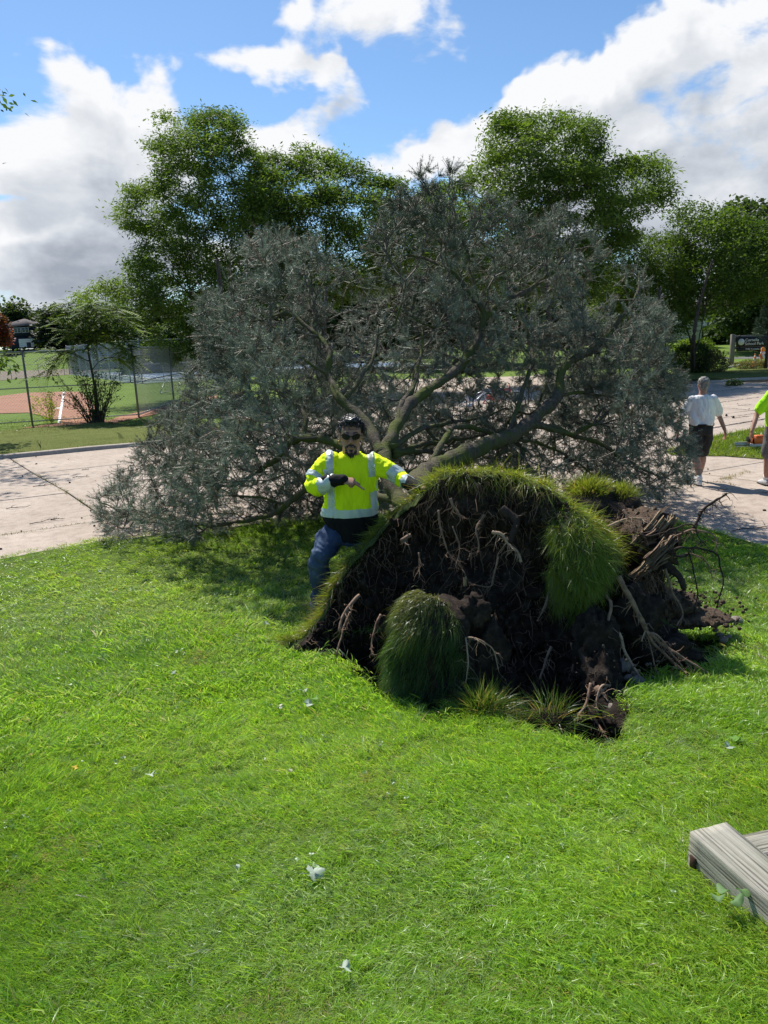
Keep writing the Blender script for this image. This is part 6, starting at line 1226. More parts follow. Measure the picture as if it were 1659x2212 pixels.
def head(mb, c, fwd=np.array([0, -1., 0]), s=1.0, up=np.array([0, 0, 1.])):
    """skull, jaw, nose, brow, lips and ears around c (middle of the head, at eye height)"""
    sd = np.cross(fwd, up); sd /= np.linalg.norm(sd); B = np.stack([sd, -fwd, up], 1)
    def w(x, y, z): return c + B @ (np.array([x, y, z]) * s)
    def e(x, y, z, a, b, d): mb.ball(w(x, y, z), (a * s, b * s, d * s), 16, M=B)
    e(0, .018, .038, .076, .094, .082); e(0, -.02, -.005, .070, .070, .085)
    secs = []
    for z, a, b, y in ((-.125, .022, .022, -.062), (-.112, .038, .036, -.052), (-.085, .054, .056, -.034), (-.05, .064, .072, -.018), (.0, .070, .084, -.006), (.05, .072, .088, 0)): secs.append((w(0, y, z), B @ np.array([a * s, 0, 0]), B @ np.array([0, b * s, 0])))
    mb.ring_loft(secs, 20)
    e(0, -.088, .014, .040, .014, .010)                                             # brow
    mb.tube([w(0, -.088, .012), w(0, -.104, -.02), w(0, -.112, -.038)], [.009 * s, .012 * s, .014 * s], 10); e(-.011, -.100, -.042, .010, .012, .008); e(.011, -.100, -.042, .010, .012, .008)
    for g in (-1, 1): e(g * .034, -.078, -.022, .020, .016, .016); e(g * .076, .010, -.012, .010, .020, .032); e(g * .080, .016, .004, .008, .016, .018)
    e(0, -.092, -.068, .024, .010, .006); e(0, -.090, -.079, .021, .010, .007); e(0, -.080, -.108, .024, .018, .016)
    return w
def hand(mb, wr, kn, palm_n, s=1.0, curl=(.1, .1, .1, .1), thumb=1, lens=(.075, .082, .076, .060), tdir=None):
    """palm from wrist wr to knuckles kn, four unequal fingers bent by curl at three joints, thumb from the side of the palm"""
    ax = kn - wr; L = np.linalg.norm(ax); ax /= L; pn = palm_n - ax * (palm_n @ ax); pn /= np.linalg.norm(pn); sd = np.cross(ax, pn) * thumb
    secs = []
    for f, a, b in ((0, .027, .022), (.3, .034, .018), (.7, .042, .016), (1, .041, .013)): secs.append((wr + ax * L * f, sd * a * s, pn * b * s))
    mb.ring_loft(secs, 16); out = []
    for k in range(4):
        p = kn + sd * (.030 - .020 * k) * s - ax * (.004 + .004 * abs(k - 1)) ; r = (.0092, .0095, .009, .0078)[k] * s; d = ax.copy(); q = [p - ax * .02 * s, p]; a = 0
        for j, fr in enumerate((.45, .32, .23)):
            a += curl[k] * (1.0, 1.15, .8)[j]; dd = ax * math.cos(a) + pn * math.sin(a); p = p + dd * lens[k] * fr * s; q.append(p)
        qq = spline(q, 13); mb.tube(qq, np.linspace(r * 1.06, r * .8, 13), 10); mb.ball(q[-1], r * .8, 8); out.append(q)
    t0 = wr + ax * L * .25 + sd * .026 * s; td = (sd * .75 + ax * .7 + pn * .25) if tdir is None else tdir; td = td / np.linalg.norm(td); q = [t0, t0 + td * .032 * s, t0 + td * .032 * s + (td * .55 + ax * .7 + pn * .2) * .030 * s, t0 + td * .032 * s + (td * .35 + ax * .9 + pn * .35) * .056 * s]; qq = spline(q, 10); mb.tube(qq, np.linspace(.0135 * s, .0088 * s, 10), 10); mb.ball(q[-1], .0088 * s, 8); return out

# ---- the worker leaning on the root plate
def worker():
    Y = 5.8; ft = P(688, 1325, 5.72); ft[2] = lawn_h(ft[0], ft[1]); t = thing('person', ft, 'worker in yellow hi-vis shirt and sunglasses pointing at the root plate he leans on', 'person')
    hc = P(758, 940, Y - .05); A = lambda x, y, d=Y: P(x, y, d)
    sR, sL = A(712, 996), A(814, 997); eR, wR, kR = A(676, 1046, Y - .17), A(738, 1037, Y - .30), A(765, 1041, Y - .31); eL, wL, kL = A(867, 1031, Y - .12), A(905, 1055, Y - .36), A(926, 1052, Y - .40)
    neck = A(757, 985, Y + .01); ch = A(757, 1030); ws = A(757, 1110); hp = A(757, 1150); hR, kneeR, aR = A(722, 1158, Y - .02), A(692, 1203, Y - .20), A(688, 1302, Y - .06); hL, kneeL, aL = A(785, 1158, Y + .02), A(806, 1235, Y + .02), A(812, 1300, Y + .16); aL[2] = lawn_h(aL[0], aL[1]) + .09
    # one continuous body
    b = MB(); w = head(b, hc, np.array([.04, -1, -.03]) / 1.0, 1.08, np.array([.05, -.0, 1.])); limb(b, [hc + [0, .02, -.07], neck + [0, .02, -.03]], [.066, .07])
    X = lambda v: np.array([v, 0, 0]); Yv = lambda v: np.array([0, v, 0])
    b.ring_loft([(neck + [0, .02, -.02], X(.07), Yv(.06)), (A(758, 1000), X(.15), Yv(.09)), (ch, X(.17), Yv(.11)), (A(757, 1075), X(.17), Yv(.12)), (hp, X(.165), Yv(.12)), (A(755, 1170), X(.14), Yv(.10))], 20)
    for s_, e_, w_ in ((sR, eR, wR), (sL, eL, wL)): limb(b, [s_, (s_ + e_) / 2, e_, (e_ + w_) / 2, w_], [.05, .046, .038, .034, .026])
    for h_, k_, a_ in ((hR, kneeR, aR), (hL, kneeL, aL)): limb(b, [h_, (h_ + k_) / 2, k_, (k_ + a_) / 2, a_], [.075, .07, .05, .05, .035])
    # pointing right hand: index straight, the rest folded
    tip = A(786, 1057, Y - .34); ax = kR - wR; ax /= np.linalg.norm(ax); pn = np.array([-.1, .45, -.9]); hand(b, wR, kR + ax * .0, pn, 1.08, (0.05, 1.35, 1.45, 1.5), 1, (.001, .07, .066, .055), tdir=ax * .9 + np.array([.1, -.1, -.25]))
    i0 = kR + np.array([.002, -.004, -.008]); q = spline([i0 - ax * .03, i0, i0 + (tip - i0) * .45, tip], 16); b.tube(q, np.linspace(.0125, .0088, 16), 10); b.ball(tip, .0088, 8)
    # left hand laid flat on the turf edge
    hand(b, wL, kL, np.array([.25, -.15, -1.]), 1.08, (.32, .28, .30, .36), 1)
    body = remesh('body', b, .006, M_SKIN, t, smooth_it=1)
    mbn = MB(); nd = (tip - i0) / np.linalg.norm(tip - i0); mbn.ball(tip - nd * .006 + np.array([0, -.0062, .0035]), (.006, .003, .005), 8); mbn.build('nail', M_NAIL, t, True)
    # shirt
    s = MB(); Z = lambda y: A(757, y)
    tors = [(979, 760, .085, .078, .015), (987, 759, .150, .098, .012), (1006, 759, .205, .118, .006), (1040, 758, .218, .135, -.002), (1075, 757, .215, .145, -.012), (1100, 757, .218, .150, -.016), (1130, 757, .216, .148, -.012), (1150, 757, .21, .142, -.008), (1164, 758, .205, .140, -.004)]
    tp = spline([list(v) for v in tors], 30); s.ring_loft([(A(r[1], r[0]) + [0, r[4], 0], X(r[2]), Yv(r[3])) for r in tp], 28)
    slR = A(732, 1037, Y - .285); limb(s, [sR + [.02, 0, -.005], (sR + eR) / 2 + [-.01, -.01, .0], eR + [.01, .02, -.02], (eR + slR) / 2 + [0, 0, -.012], eR + (slR - eR) * .66], [.086, .084, .070, .062, .060], k=6)
    slL = A(883, 1044, Y - .23); limb(s, [sL + [-.02, 0, -.005], (sL + eL) / 2 + [0, -.005, -.012], eL + [-.005, 0, -.012], slL], [.086, .082, .070, .056], k=6)
    hem = A(757, 1104)[2]; eRa = eR
    def fold(p):
        cr = np.array([[1, 0, .0]]); t1, d1 = seg_param(p, sR, eR); t2, d2 = seg_param(p, sL, slL); q = p.copy(); arm = (p[:, 0] > sL[0] - .02) | (p[:, 0] < sR[0] + .02)
        # long diagonal creases on the chest, tighter rings of creases on the sleeves
        u = p[:, 0] * 9 - p[:, 2] * 2.0; ch_ = fbm(np.column_stack([p[:, 0] * 15 + p[:, 2] * 4.5, p[:, 2] * 2.0, p[:, 1] * 3]), 1.0, 4) * .026
        sl = fbm(np.column_stack([p[:, 0] * 9 + p[:, 2] * 11, p[:, 2] * 5 - p[:, 0] * 5, p[:, 1] * 5]), 1.0, 4) * .040; return np.where(arm, sl, ch_) - .001
    blk = lambda c: (c[:, 2] < hem + .004 * np.sin(c[:, 0] * 30)) & (np.abs(c[:, 0] - ws[0]) < .245) & (c[:, 1] > Y - .25)
    tapeb = A(757, 1109)[2]; tapet = A(757, 1091)[2]
    sh = remesh('shirt', s, .008, [M_HIVIS, M_BLACK], t, fold, 2, lambda c: (blk(c) & (c[:, 2] < tapeb + .005)).astype(int))
    tors_ok = lambda c: (c[:, 2] < neck[2] + .01)
    ctr = ws[0]
    def rl(c): return (np.abs(c[:, 0] - ctr) < .235)
    strip_from(sh, 'reflective_stripe', lambda c: (c[:, 2] > tapeb) & (c[:, 2] < tapet) & rl(c) & (c[:, 1] > Y - .22), .0025, M_TAPE, sh)
    for sg, x0 in ((-1, A(716, 1040)[0]), (1, A(805, 1040)[0])):
        slant = (lambda c, x0=x0, sg=sg: x0 + sg * 0 + (c[:, 2] - ch[2]) * (-.03 if sg > 0 else .01))
        strip_from(sh, 'reflective_stripe', lambda c: (np.abs(c[:, 0] - slant(c)) < .027) & (c[:, 2] > tapet) & (c[:, 1] > Y - .2) & (c[:, 2] < neck[2] + .1), .0025, M_TAPE, sh)
    def band(a, b_, t0, t1, rr):
        def f(c): tt_, d = seg_param(c, a, b_); return (tt_ > t0) & (tt_ < t1) & (d < rr)
        return f
    sLs = sL; strip_from(sh, 'reflective_stripe', band(sL, slL, .46, .66, .13), .0025, M_TAPE, sh); strip_from(sh, 'reflective_stripe', band(sL, slL, .84, 1.06, .13), .0025, M_TAPE, sh)
    strip_from(sh, 'reflective_stripe', lambda c: band(sR, eR, .70, .88, .13)(c) & (c[:, 0] < sR[0] + .01), .0025, M_TAPE, sh); eE = eR + (slR - eR) * .66; strip_from(sh, 'reflective_stripe', lambda c: band(eR, eE, .50, 1.25, .11)(c) & (c[:, 1] < Y - .12), .0025, M_TAPE, sh)
    # pocket, collar
    pk = strip_from(sh, 'pocket', lambda c: (c[:, 0] > A(780, 1040)[0]) & (c[:, 0] < A(811, 1040)[0]) & (c[:, 2] < A(795, 1026)[2]) & (c[:, 2] > A(795, 1061)[2] + .02 * np.abs(c[:, 0] - A(795, 1040)[0]) / .06) & (c[:, 1] < Y - .05), .005, M_HIVIS, sh)
    c = MB(); q = []
    for k in range(25): a = k / 24 * 2 * math.pi; q.append(neck + np.array([math.cos(a) * .080, math.sin(a) * .072 + .012, .018 - .022 * max(0, -math.sin(a))]))
    c.tube(q, .012, 8, False, flat=1.0); c.build('collar', M_HIVIS, sh, True)
    m = MB(); limb(m, [eR + (slR - eR) * .55, A(722, 1038, Y - .27), A(737, 1037, Y - .295), A(742, 1036, Y - .30)], [.058, .048, .043, .042]); remesh('cuff', m, .006, M_BLACK, sh, lambda p: fbm(p, 30, 2) * .006)
    m = MB(); limb(m, [eL + (wL - eL) * .30, slL, A(900, 1051, Y - .32), A(909, 1056, Y - .37)], [.05, .055, .046, .040]); remesh('cuff', m, .006, M_BLACK, sh, lambda p: fbm(p, 30, 2) * .006)
    # jeans
    j = MB(); j.ring_loft([(A(757, 1146), X(.195), Yv(.135)), (A(756, 1160), X(.195), Yv(.14)), (A(755, 1172), X(.17), Yv(.125))], 24)
    limb(j, [hR + [.01, 0, .02], A(706, 1178, Y - .12), kneeR, A(690, 1250, Y - .12), A(689, 1292, Y - .06), aR + [0, 0, -.02]], [.112, .104, .084, .076, .062, .068], k=6)
    limb(j, [hL + [0, 0, .02], (hL + kneeL) / 2, kneeL, (kneeL + aL) / 2, aL], [.108, .098, .08, .072, .062], k=6)
    remesh('jeans', j, .008, M_DENIM, t, lambda p: fbm(np.column_stack([p[:, 0] * 6, p[:, 1] * 6, p[:, 2] * 15 + p[:, 0] * 9]), 1, 3) * .030 - .002)
    for a_, dx in ((aR, -.03), (aL, .02)):
        sm = MB(); g = lawn_h(a_[0], a_[1] - .1); z = g + .02
        sm.ring_loft([(np.array([a_[0], a_[1] + .05, z + .035]), X(.036), np.array([0, 0, .04])), (np.array([a_[0], a_[1] + .0, z + .045]), X(.046), np.array([0, 0, .055])), (np.array([a_[0] + dx * .5, a_[1] - .09, z + .03]), X(.05), np.array([0, 0, .042])), (np.array([a_[0] + dx, a_[1] - .17, z + .015]), X(.048), np.array([0, 0, .028])), (np.array([a_[0] + dx, a_[1] - .21, z + .008]), X(.03), np.array([0, 0, .016]))], 16)
        limb(sm, [a_ + [0, 0, .03], np.array([a_[0], a_[1], z + .05])], [.045, .05]); remesh('shoe', sm, .008, M_SHOE, t)
    # hair: cap plus curls, heavier on top, a lock over the forehead
    cap = MB(); cap.ball(w(0, .026, .052), (.084, .092, .080), 24); Vc = np.vstack(cap.v); keep = lambda p: True
    hm = MB(); hm.ball(w(0, .030, .058), (.085, .094, .078), 26); hm.ball(w(-.066, .03, .012), (.018, .05, .045), 14); hm.ball(w(.066, .03, .012), (.018, .05, .045), 14); hm.ball(w(0, .075, .0), (.06, .04, .06), 14); hm.ball(w(0, -.03, .108), (.062, .05, .030), 14)
    hair = remesh('hair', hm, .006, M_HAIR, t, lambda p: fbm(p, 38, 3) * .022)
    curls('curls', w(0, .022, .058), np.array([.090, .102, .094]), 700, M_HAIR, hair, lambda p, d: (p[2] > w(0, 0, .070)[2] or (d[1] > -.2 and p[2] > w(0, 0, -.02)[2])), .034, .0024, 3, .012, .6)
    fr = MB(); rng = np.random.default_rng(4)
    for k in range(46):
        x = rng.uniform(-.055, .06); p = w(x, -.078 - .01 * rng.random(), .088 + .012 * rng.random()); a = rng.uniform(0, 6.3); q = [p + np.array([math.cos(a + f * 4.5) * .010 * f, -.006 * f - .004, -.022 * f + math.sin(a + f * 4.5) * .006]) for f in np.linspace(0, 1, 7)]; fr.tube(q, np.linspace(.0022, .001, 7), 4, False)
    fr.build('forelock', M_HAIR, hair, True)
    # beard
    gb = MB()
    for k in range(420):
        x = rng.normal(0, .020); p = w(np.clip(x, -.042, .042), -.086 + abs(x) * .5 + rng.normal(0, .003), -.088 - rng.random() * .032); l = rng.uniform(.018, .045) * (1 - abs(x) * 9); l = max(l, .008); q = [p, p + np.array([x * .15, -.008, -l * .5]), p + np.array([x * .2 + rng.normal(0, .004), -.006, -l])]; gb.tube(q, [.0019, .0016, .0008], 3, False)
    beard = gb.build('beard', M_HAIR, t, True)
    ms = MB()
    for k in range(240):
        g = rng.choice([-1, 1]); u = rng.random(); p = w(g * u * .034, -.103 + .016 * u, -.052 - .022 * max(0, u - .5) - rng.random() * .008); q = [p, p + np.array([g * .005, -.002, -.006]), p + np.array([g * .007, -.001, -.010])]; ms.tube(q, [.0011, .001, .0006], 3, False)
    for k in range(70): g = rng.choice([-1, 1]); p = w(g * rng.uniform(.034, .040), -.082, -.066 - rng.random() * .03); ms.tube([p, p + np.array([0, -.003, -.009])], [.0011, .0006], 3, False)
    for k in range(60): p = w(rng.normal(0, .006), -.094, -.088 - rng.random() * .012); ms.tube([p, p + np.array([0, -.003, -.010])], [.0013, .0006], 3, False)
    ms.build('moustache', M_HAIR, t, True)
    mo = MB(); mo.box(w(0, -.1005, -.0735), (.040, .005, .0026)); mo.build('mouth', simple('lip_shadow', (.05, .02, .015), .7), t)
    for g in (-1, 1): e = MB(); e.tube([w(g * x, -.103 + x * .12, .026 + (.008 * math.sin((x - .01) / .045 * 3.1))) for x in (.012, .026, .040, .054)], [.002, .0042, .0038, .0015], 6, True, flat=1.2); e.build('eyebrow', M_HAIR, t, True)
    # sunglasses: two curved wrap lenses, frame, bridge and temples
    sg_ = thing('sunglasses', w(0, -.11, 0), 'narrow black wrap-around sunglasses worn by the worker', 'sunglasses')
    for g in (-1, 1):
        V = []; na, nb = 13, 5
        for i in range(na):
            u = i / (na - 1); x = .008 + u * .058
            for jv in range(nb):
                v = jv / (nb - 1) * 2 - 1; hgt = .0185 * (1 - abs(2 * u - 1) ** 2.6) ** .5 * (1 if v > 0 else 1.05) + .001; V.append(w(g * x, -.116 + .032 * u * u, .001 + .006 * u + v * hgt))
        V = np.array(V); V2 = V + np.array([0, .002, 0]); Q = [(i * nb + j_, (i + 1) * nb + j_, (i + 1) * nb + j_ + 1, i * nb + j_ + 1) for i in range(na - 1) for j_ in range(nb - 1)]; m = MB(); m.add(V, Q if g > 0 else [q[::-1] for q in Q]); m.add(V2, Q); m.build('lens', M_LENS, sg_, True)
        m = MB(); m.tube([V[i * nb + nb - 1] for i in range(na)] + [w(g * .078, -.07, .009), w(g * .083, .01, .004)], .0022, 6); m.build('frame', M_SHOE, sg_, True)
    m = MB(); m.tube([w(-.011, -.118, .006), w(0, -.121, .009), w(.011, -.118, .006)], .0028, 6); m.build('bridge', M_SHOE, sg_, True)
    for g in (-1, 1):
        m = MB(); q = [w(g * .087 + g * .003 * math.cos(a), -.0 + math.sin(a) * .009, -.052 + math.cos(a) * .011) for a in np.linspace(0, 6.2832, 15)]; m.tube(q, .0022, 6, False); tag(m.build('earring', M_GOLD, None, True), ['gold hoop earring in the worker\'s ear at image left', 'gold hoop earring in the worker\'s ear at image right'][(g + 1) // 2] if False else ('gold hoop in the ear of the worker on the side of the pointing hand' if g < 0 else 'gold hoop in the ear of the worker on the side of the root plate'), 'earring')
worker()

# ---- the two walkers, seen from behind
def walker(label, foot, H, shirt, shorts, hair_m, skin, gait, lean=0.0, belt=True, arms=((-.33, .02), (.33, .02)), sleeve=.3, hair=True, wide=1.0, shoes=None, aoff=.12):
    fx, fy = foot[0], foot[1]; o = np.array([fx, fy, 0.0]); k = H / 1.78; t = thing('person', o, label, 'person'); V = lambda x, y, z: o + np.array([x, y, z]) * k
    X = lambda v: np.array([v * k, 0, 0]); Yv = lambda v: np.array([0, v * k, 0]); b = MB(); hc = V(.02, .04 + lean, 1.635); w = head(b, hc, np.array([.18, 1., 0]) / 1.016, 1.06 * k)
    limb(b, [V(.01, .01 + lean, 1.58), V(0, lean * .8, 1.46)], [.058 * k, .064 * k]); b.ring_loft([(V(0, lean * .9, 1.47), X(.09), Yv(.07)), (V(0, lean * .8, 1.38), X(.16 * wide), Yv(.09)), (V(0, lean * .5, 1.15), X(.15 * wide), Yv(.10)), (V(0, 0, .95), X(.15 * wide), Yv(.11)), (V(0, 0, .86), X(.12), Yv(.1))], 18)
    sh = MB(); sh.ring_loft([(V(0, lean * .9, 1.485), X(.075), Yv(.06)), (V(0, lean * .8, 1.47), X(.13 * wide), Yv(.085)), (V(0, lean * .8, 1.42), X(.205 * wide), Yv(.115)), (V(0, lean * .6, 1.25), X(.222 * wide), Yv(.14)), (V(0, lean * .3, 1.08), X(.215 * wide), Yv(.15)), (V(0, 0, .985 if belt else .93), X(.205 * wide), Yv(.15))], 24)
    for (ex, ey), g in zip(arms, (-1, 1)):
        s0 = V(g * .19 * wide, lean * .8, 1.40); e0 = V(ex, ey + lean * .5, 1.12); wv = V(ex + g * .035 + (-.10 if (g < 0 and aoff > .2) else 0), ey - .06 + gait * g * .25 * -1, .88); kn = wv + np.array([g * .01, .01, -.09]) * k; limb(b, [s0, (s0 + e0) / 2, e0, (e0 + wv) / 2, wv], [.05 * k, .048 * k, .040 * k, .036 * k, .026 * k]); limb(sh, [s0 + [-g * .02, 0, 0], s0 + (e0 - s0) * .5, s0 + (e0 - s0) * .78], [.078 * k, .074 * k, .076 * k]); hand(b, wv, kn, np.array([-g, 0, 0]), k, (.25, .3, .32, .35), -g)
    hp = (V(-.09, 0, .90), V(.09, 0, .90)); st = MB(); st.ring_loft([(V(0, 0, 1.0), X(.185 * wide), Yv(.135)), (V(0, 0, .92), X(.20 * wide), Yv(.15)), (V(0, 0, .82), X(.19 * wide), Yv(.14))], 24)
    for g, h_ in zip((-1, 1), hp):
        ph = gait * g; kn = V(g * .105, .22 * ph + .02, .50); an = V(g * .10 + (.0 if g < 0 else -.03), (.30 if ph > 0 else .62) * ph, .10 if ph >= 0 else .10); limb(b, [h_, (h_ + kn) / 2, kn, kn * .62 + an * .38 + np.array([0, -.02 * k, 0]), an], [.088 * k, .078 * k, .056 * k, .060 * k, .036 * k]); limb(st, [h_ + [0, 0, .0], (h_ + kn) / 2, kn + (h_ - kn) * .04], [.112 * k, .112 * k, .108 * k])
        sm = MB(); fr = an + np.array([0, .02, -.06]) * k; sm.ring_loft([(fr + np.array([0, -.09, .005]) * k, X(.032), np.array([0, 0, .03 * k])), (fr + np.array([0, -.05, .015]) * k, X(.042), np.array([0, 0, .052 * k])), (fr + np.array([0, .06, .0]) * k, X(.048), np.array([0, 0, .045 * k])), (fr + np.array([0, .15, -.01]) * k, X(.046), np.array([0, 0, .03 * k])), (fr + np.array([0, .19, -.012]) * k, X(.03), np.array([0, 0, .02 * k]))], 14); so = remesh('shoe', sm, .009, shoes or M_WHITE, t); sl = MB(); sl.box(fr + np.array([0, .05, -.036]) * k, (.088 * k, .27 * k, .018 * k), bevel=.006); sl.build('sole', M_SHOE, so); sk = MB(); sk.tube([an + [0, 0, .07 * k], an - [0, 0, .01]], [.043 * k, .04 * k], 12); sk.build('sock', M_WHITE, t, True)
    remesh('body', b, .011, skin, t, smooth_it=1)
    remesh('shirt', sh, .010, shirt, t, lambda p: fbm(np.column_stack([p[:, 0] * 13 + p[:, 2] * 5, p[:, 2] * 4, p[:, 1] * 4]), 1, 3) * .028)
    so = remesh('shorts', st, .011, shorts, t, lambda p: fbm(np.column_stack([p[:, 0] * 10, p[:, 1] * 7, p[:, 2] * 6]), 1, 3) * .022)
    if belt:
        mb = MB(); q = [V(math.cos(a) * .192 * wide, math.sin(a) * .142, .995) for a in np.linspace(0, 6.2832, 33)]; mb.tube(q, .004, 6, False); Vb = []
        n = 40
        for z in (-.019, .019):
            for r in (1.0, 1.03): Vb += [V(math.cos(a) * .198 * wide * r, math.sin(a) * .148 * r, .990 + z) for a in np.linspace(0, 2 * math.pi, n, endpoint=False)]
        Vb = np.array(Vb); Q = []
        for i in range(n): i2 = (i + 1) % n; Q += [(n + i, n + i2, 3 * n + i2, 3 * n + i), (2 * n + i, 2 * n + i2, 3 * n + i2, 3 * n + i), (i, i2, n + i2, n + i)]
        mb = MB(); mb.add(Vb, Q); mb.build('belt', M_SHOE, t, True)
        for g in (-1, 1): pk = MB(); pk.box(V(g * .075, -.150, .90), (.085 * k, .006, .10 * k), bevel=.003); pk.build('pocket', shorts, so)
    if hair:
        hm = MB(); hm.ball(w(0, .026, .050), (.092 * k, .106 * k, .092 * k), 22); hm.ball(w(0, .075, -.015), (.07 * k, .05 * k, .075 * k), 16); ho = remesh('hair', hm, .007, hair_m, t, lambda p: fbm(np.column_stack([p[:, 0] * 60, p[:, 1] * 60, p[:, 2] * 18]), 1, 3) * .014)
    return t
M_TEE = cloth('white_cotton', (.72, .73, .76), .03, fold=.7); M_SHORT = cloth('charcoal_cotton', (.035, .034, .034), .2); M_NEON = cloth('neon_green_cotton', (.42, .90, .02), .03, fold=.7); M_SHORT2 = cloth('grey_cotton', (.14, .14, .135), .15); M_TRAIN = simple('trainer_grey', (.5, .5, .5), .6, .3, 0, .4, 60)
f1 = G(1508, 1042); walker('grey-haired man in white T-shirt and dark shorts walking away', f1, 1.63, M_TEE, M_SHORT, M_HAIRG, M_SKIN2, .42, .03, True, ((-.32, .05), (.31, .03)), wide=1.02)
f2 = G(1674, 1050); walker('man in neon green T-shirt and grey shorts cut off by the right edge', f2, 1.72, M_NEON, M_SHORT2, M_HAIR, M_SKIN2, -.30, .02, False, ((-.33, .05), (.32, .05)), wide=1.05, shoes=M_TRAIN, aoff=.3)

# ============================================================ small things
# chainsaw on the island grass
c = G(1622, 972); c[2] = .05; M_SAWW = simple('saw_white', (.62, .62, .62), .5); t = thing('chainsaw', c, 'orange and white chainsaw lying on the grass beside the right-hand man', 'chainsaw')
mb = MB(); mb.box(c + [.12, 0, .13], (.26, .17, .14), bevel=.03); mb.box(c + [.14, 0, .21], (.18, .13, .05), bevel=.02); mb.build('engine_cover', M_OR, t); mb = MB(); mb.box(c + [.14, 0, .045], (.34, .17, .07), bevel=.02); mb.build('crankcase', M_SAWW, t)
mb = MB(); mb.tube([c + [.0, -.1, .08], c + [-.04, -.11, .25], c + [-.02, 0, .30], c + [.0, .1, .24], c + [.03, .11, .08]], .013, 8); mb.build('front_handle', M_SHOE, t, True)
mb = MB(); mb.tube([c + [.26, 0, .2], c + [.38, 0, .17], c + [.42, 0, .09], c + [.36, 0, .03], c + [.26, 0, .04]], .016, 8); mb.build('rear_handle', M_SHOE, t, True)
mb = MB(); mb.box(c + [-.06, .0, .16], (.02, .16, .10), bevel=.008); mb.build('hand_guard', M_SHOE, t)
mb = MB(); mb.tube([c + [-.02, .05, .06], c + [-.38, .05, .06]], [.04, .032], 10, flat=.12) if False else mb.box(c + [-.16, .03, .06], (.30, .012, .07), bevel=.005); mb.build('guide_bar', M_GALV, t)
mb = MB()
for k in range(26): a = k / 26; x = -.31 + .29 * (a * 2 if a < .5 else 2 - a * 2); mb.box(c + [x, .03, .105 if a < .5 else .015], (.018, .016, .012))
mb.build('chain', M_GALV, t, False, True)
# bicycles behind the fir
M_RED = simple('red_paint', (.45, .02, .03), .35, .5); M_TYRE = simple('tyre', (.02, .02, .02), .8); M_SILV = simple('silver_paint', (.5, .52, .55), .35, .5, .5)
def bicycle(c, ang, label, fm, s=1.0, tilt=.12):
    t = thing('bicycle', c, label, 'bicycle', 'bicycles parked behind the fallen fir'); R3 = np.array(Matrix.Rotation(ang, 3, 'Z') @ Matrix.Rotation(tilt, 3, 'X')); V = lambda x, y, z: np.asarray(c) + R3 @ (np.array([x, y, z]) * s)
    for x in (-.52, .52):
        a = np.linspace(0, 2 * math.pi, 29); mb = MB(); mb.tube([V(x + math.cos(v) * .33, 0, .34 + math.sin(v) * .33) for v in a], .02 * s, 6, False); wh = mb.build('wheel', M_TYRE, t, True); mb = MB()
        for v in a[:-1:2]: mb.tube([V(x, 0, .34), V(x + math.cos(v) * .32, 0, .34 + math.sin(v) * .32)], .002, 3, False)
        mb.tube([V(x + math.cos(v) * .31, 0, .34 + math.sin(v) * .31) for v in a], .008 * s, 5, False); mb.build('rim', M_SILV, wh); mb = MB(); mb.tube([V(x + math.cos(v) * .37, 0, .34 + math.sin(v) * .37) for v in np.linspace(.4, 2.6, 10)], .018 * s, 6); mb.build('mudguard', M_SILV, t, True)
    mb = MB()
    for a_, b_ in (((-.52, .34), (-.1, .30)), ((-.52, .34), (-.2, .72)), ((-.1, .30), (-.22, .80)), ((-.1, .30), (.36, .70)), ((-.2, .72), (.34, .78)), ((.52, .34), (.36, .70)), ((.36, .70), (.32, .92))): mb.tube([V(a_[0], 0, a_[1]), V(b_[0], 0, b_[1])], .019 * s, 7)
    mb.build('frame', fm, t, True); mb = MB(); mb.tube([V(.30, -.26, .96), V(.34, -.1, .94), V(.34, .1, .94), V(.30, .26, .96)], .013, 6); mb.build('handlebar', M_TYRE, t, True); mb = MB(); mb.box(V(-.24, 0, .84), (.24 * s, .13 * s, .05 * s), M=R3, bevel=.02); mb.build('saddle', M_TYRE, t); mb = MB(); mb.tube([V(-.1, -.02, .30), V(-.1, .02, .30)], .09 * s, 14); mb.build('crank', M_SILV, t)
c = G(1020, 897); bicycle(c, .25, 'silver and dark bicycle seen through the branches, left of the red one', M_SILV, .95); c = G(1078, 893); bicycle(c, -.2, 'red bicycle seen through the branches behind the fir', M_RED, .95, -.1)
h = P(1063, 857, c[1]); mb = MB(); mb.ball(h, (.17, .13, .11), 14); mb.box(h + [0, -.0, -.06], (.30, .22, .04), bevel=.02); tag(mb.build('helmet', M_RED, None, True), 'bright red helmet resting on top of the bicycles', 'helmet')

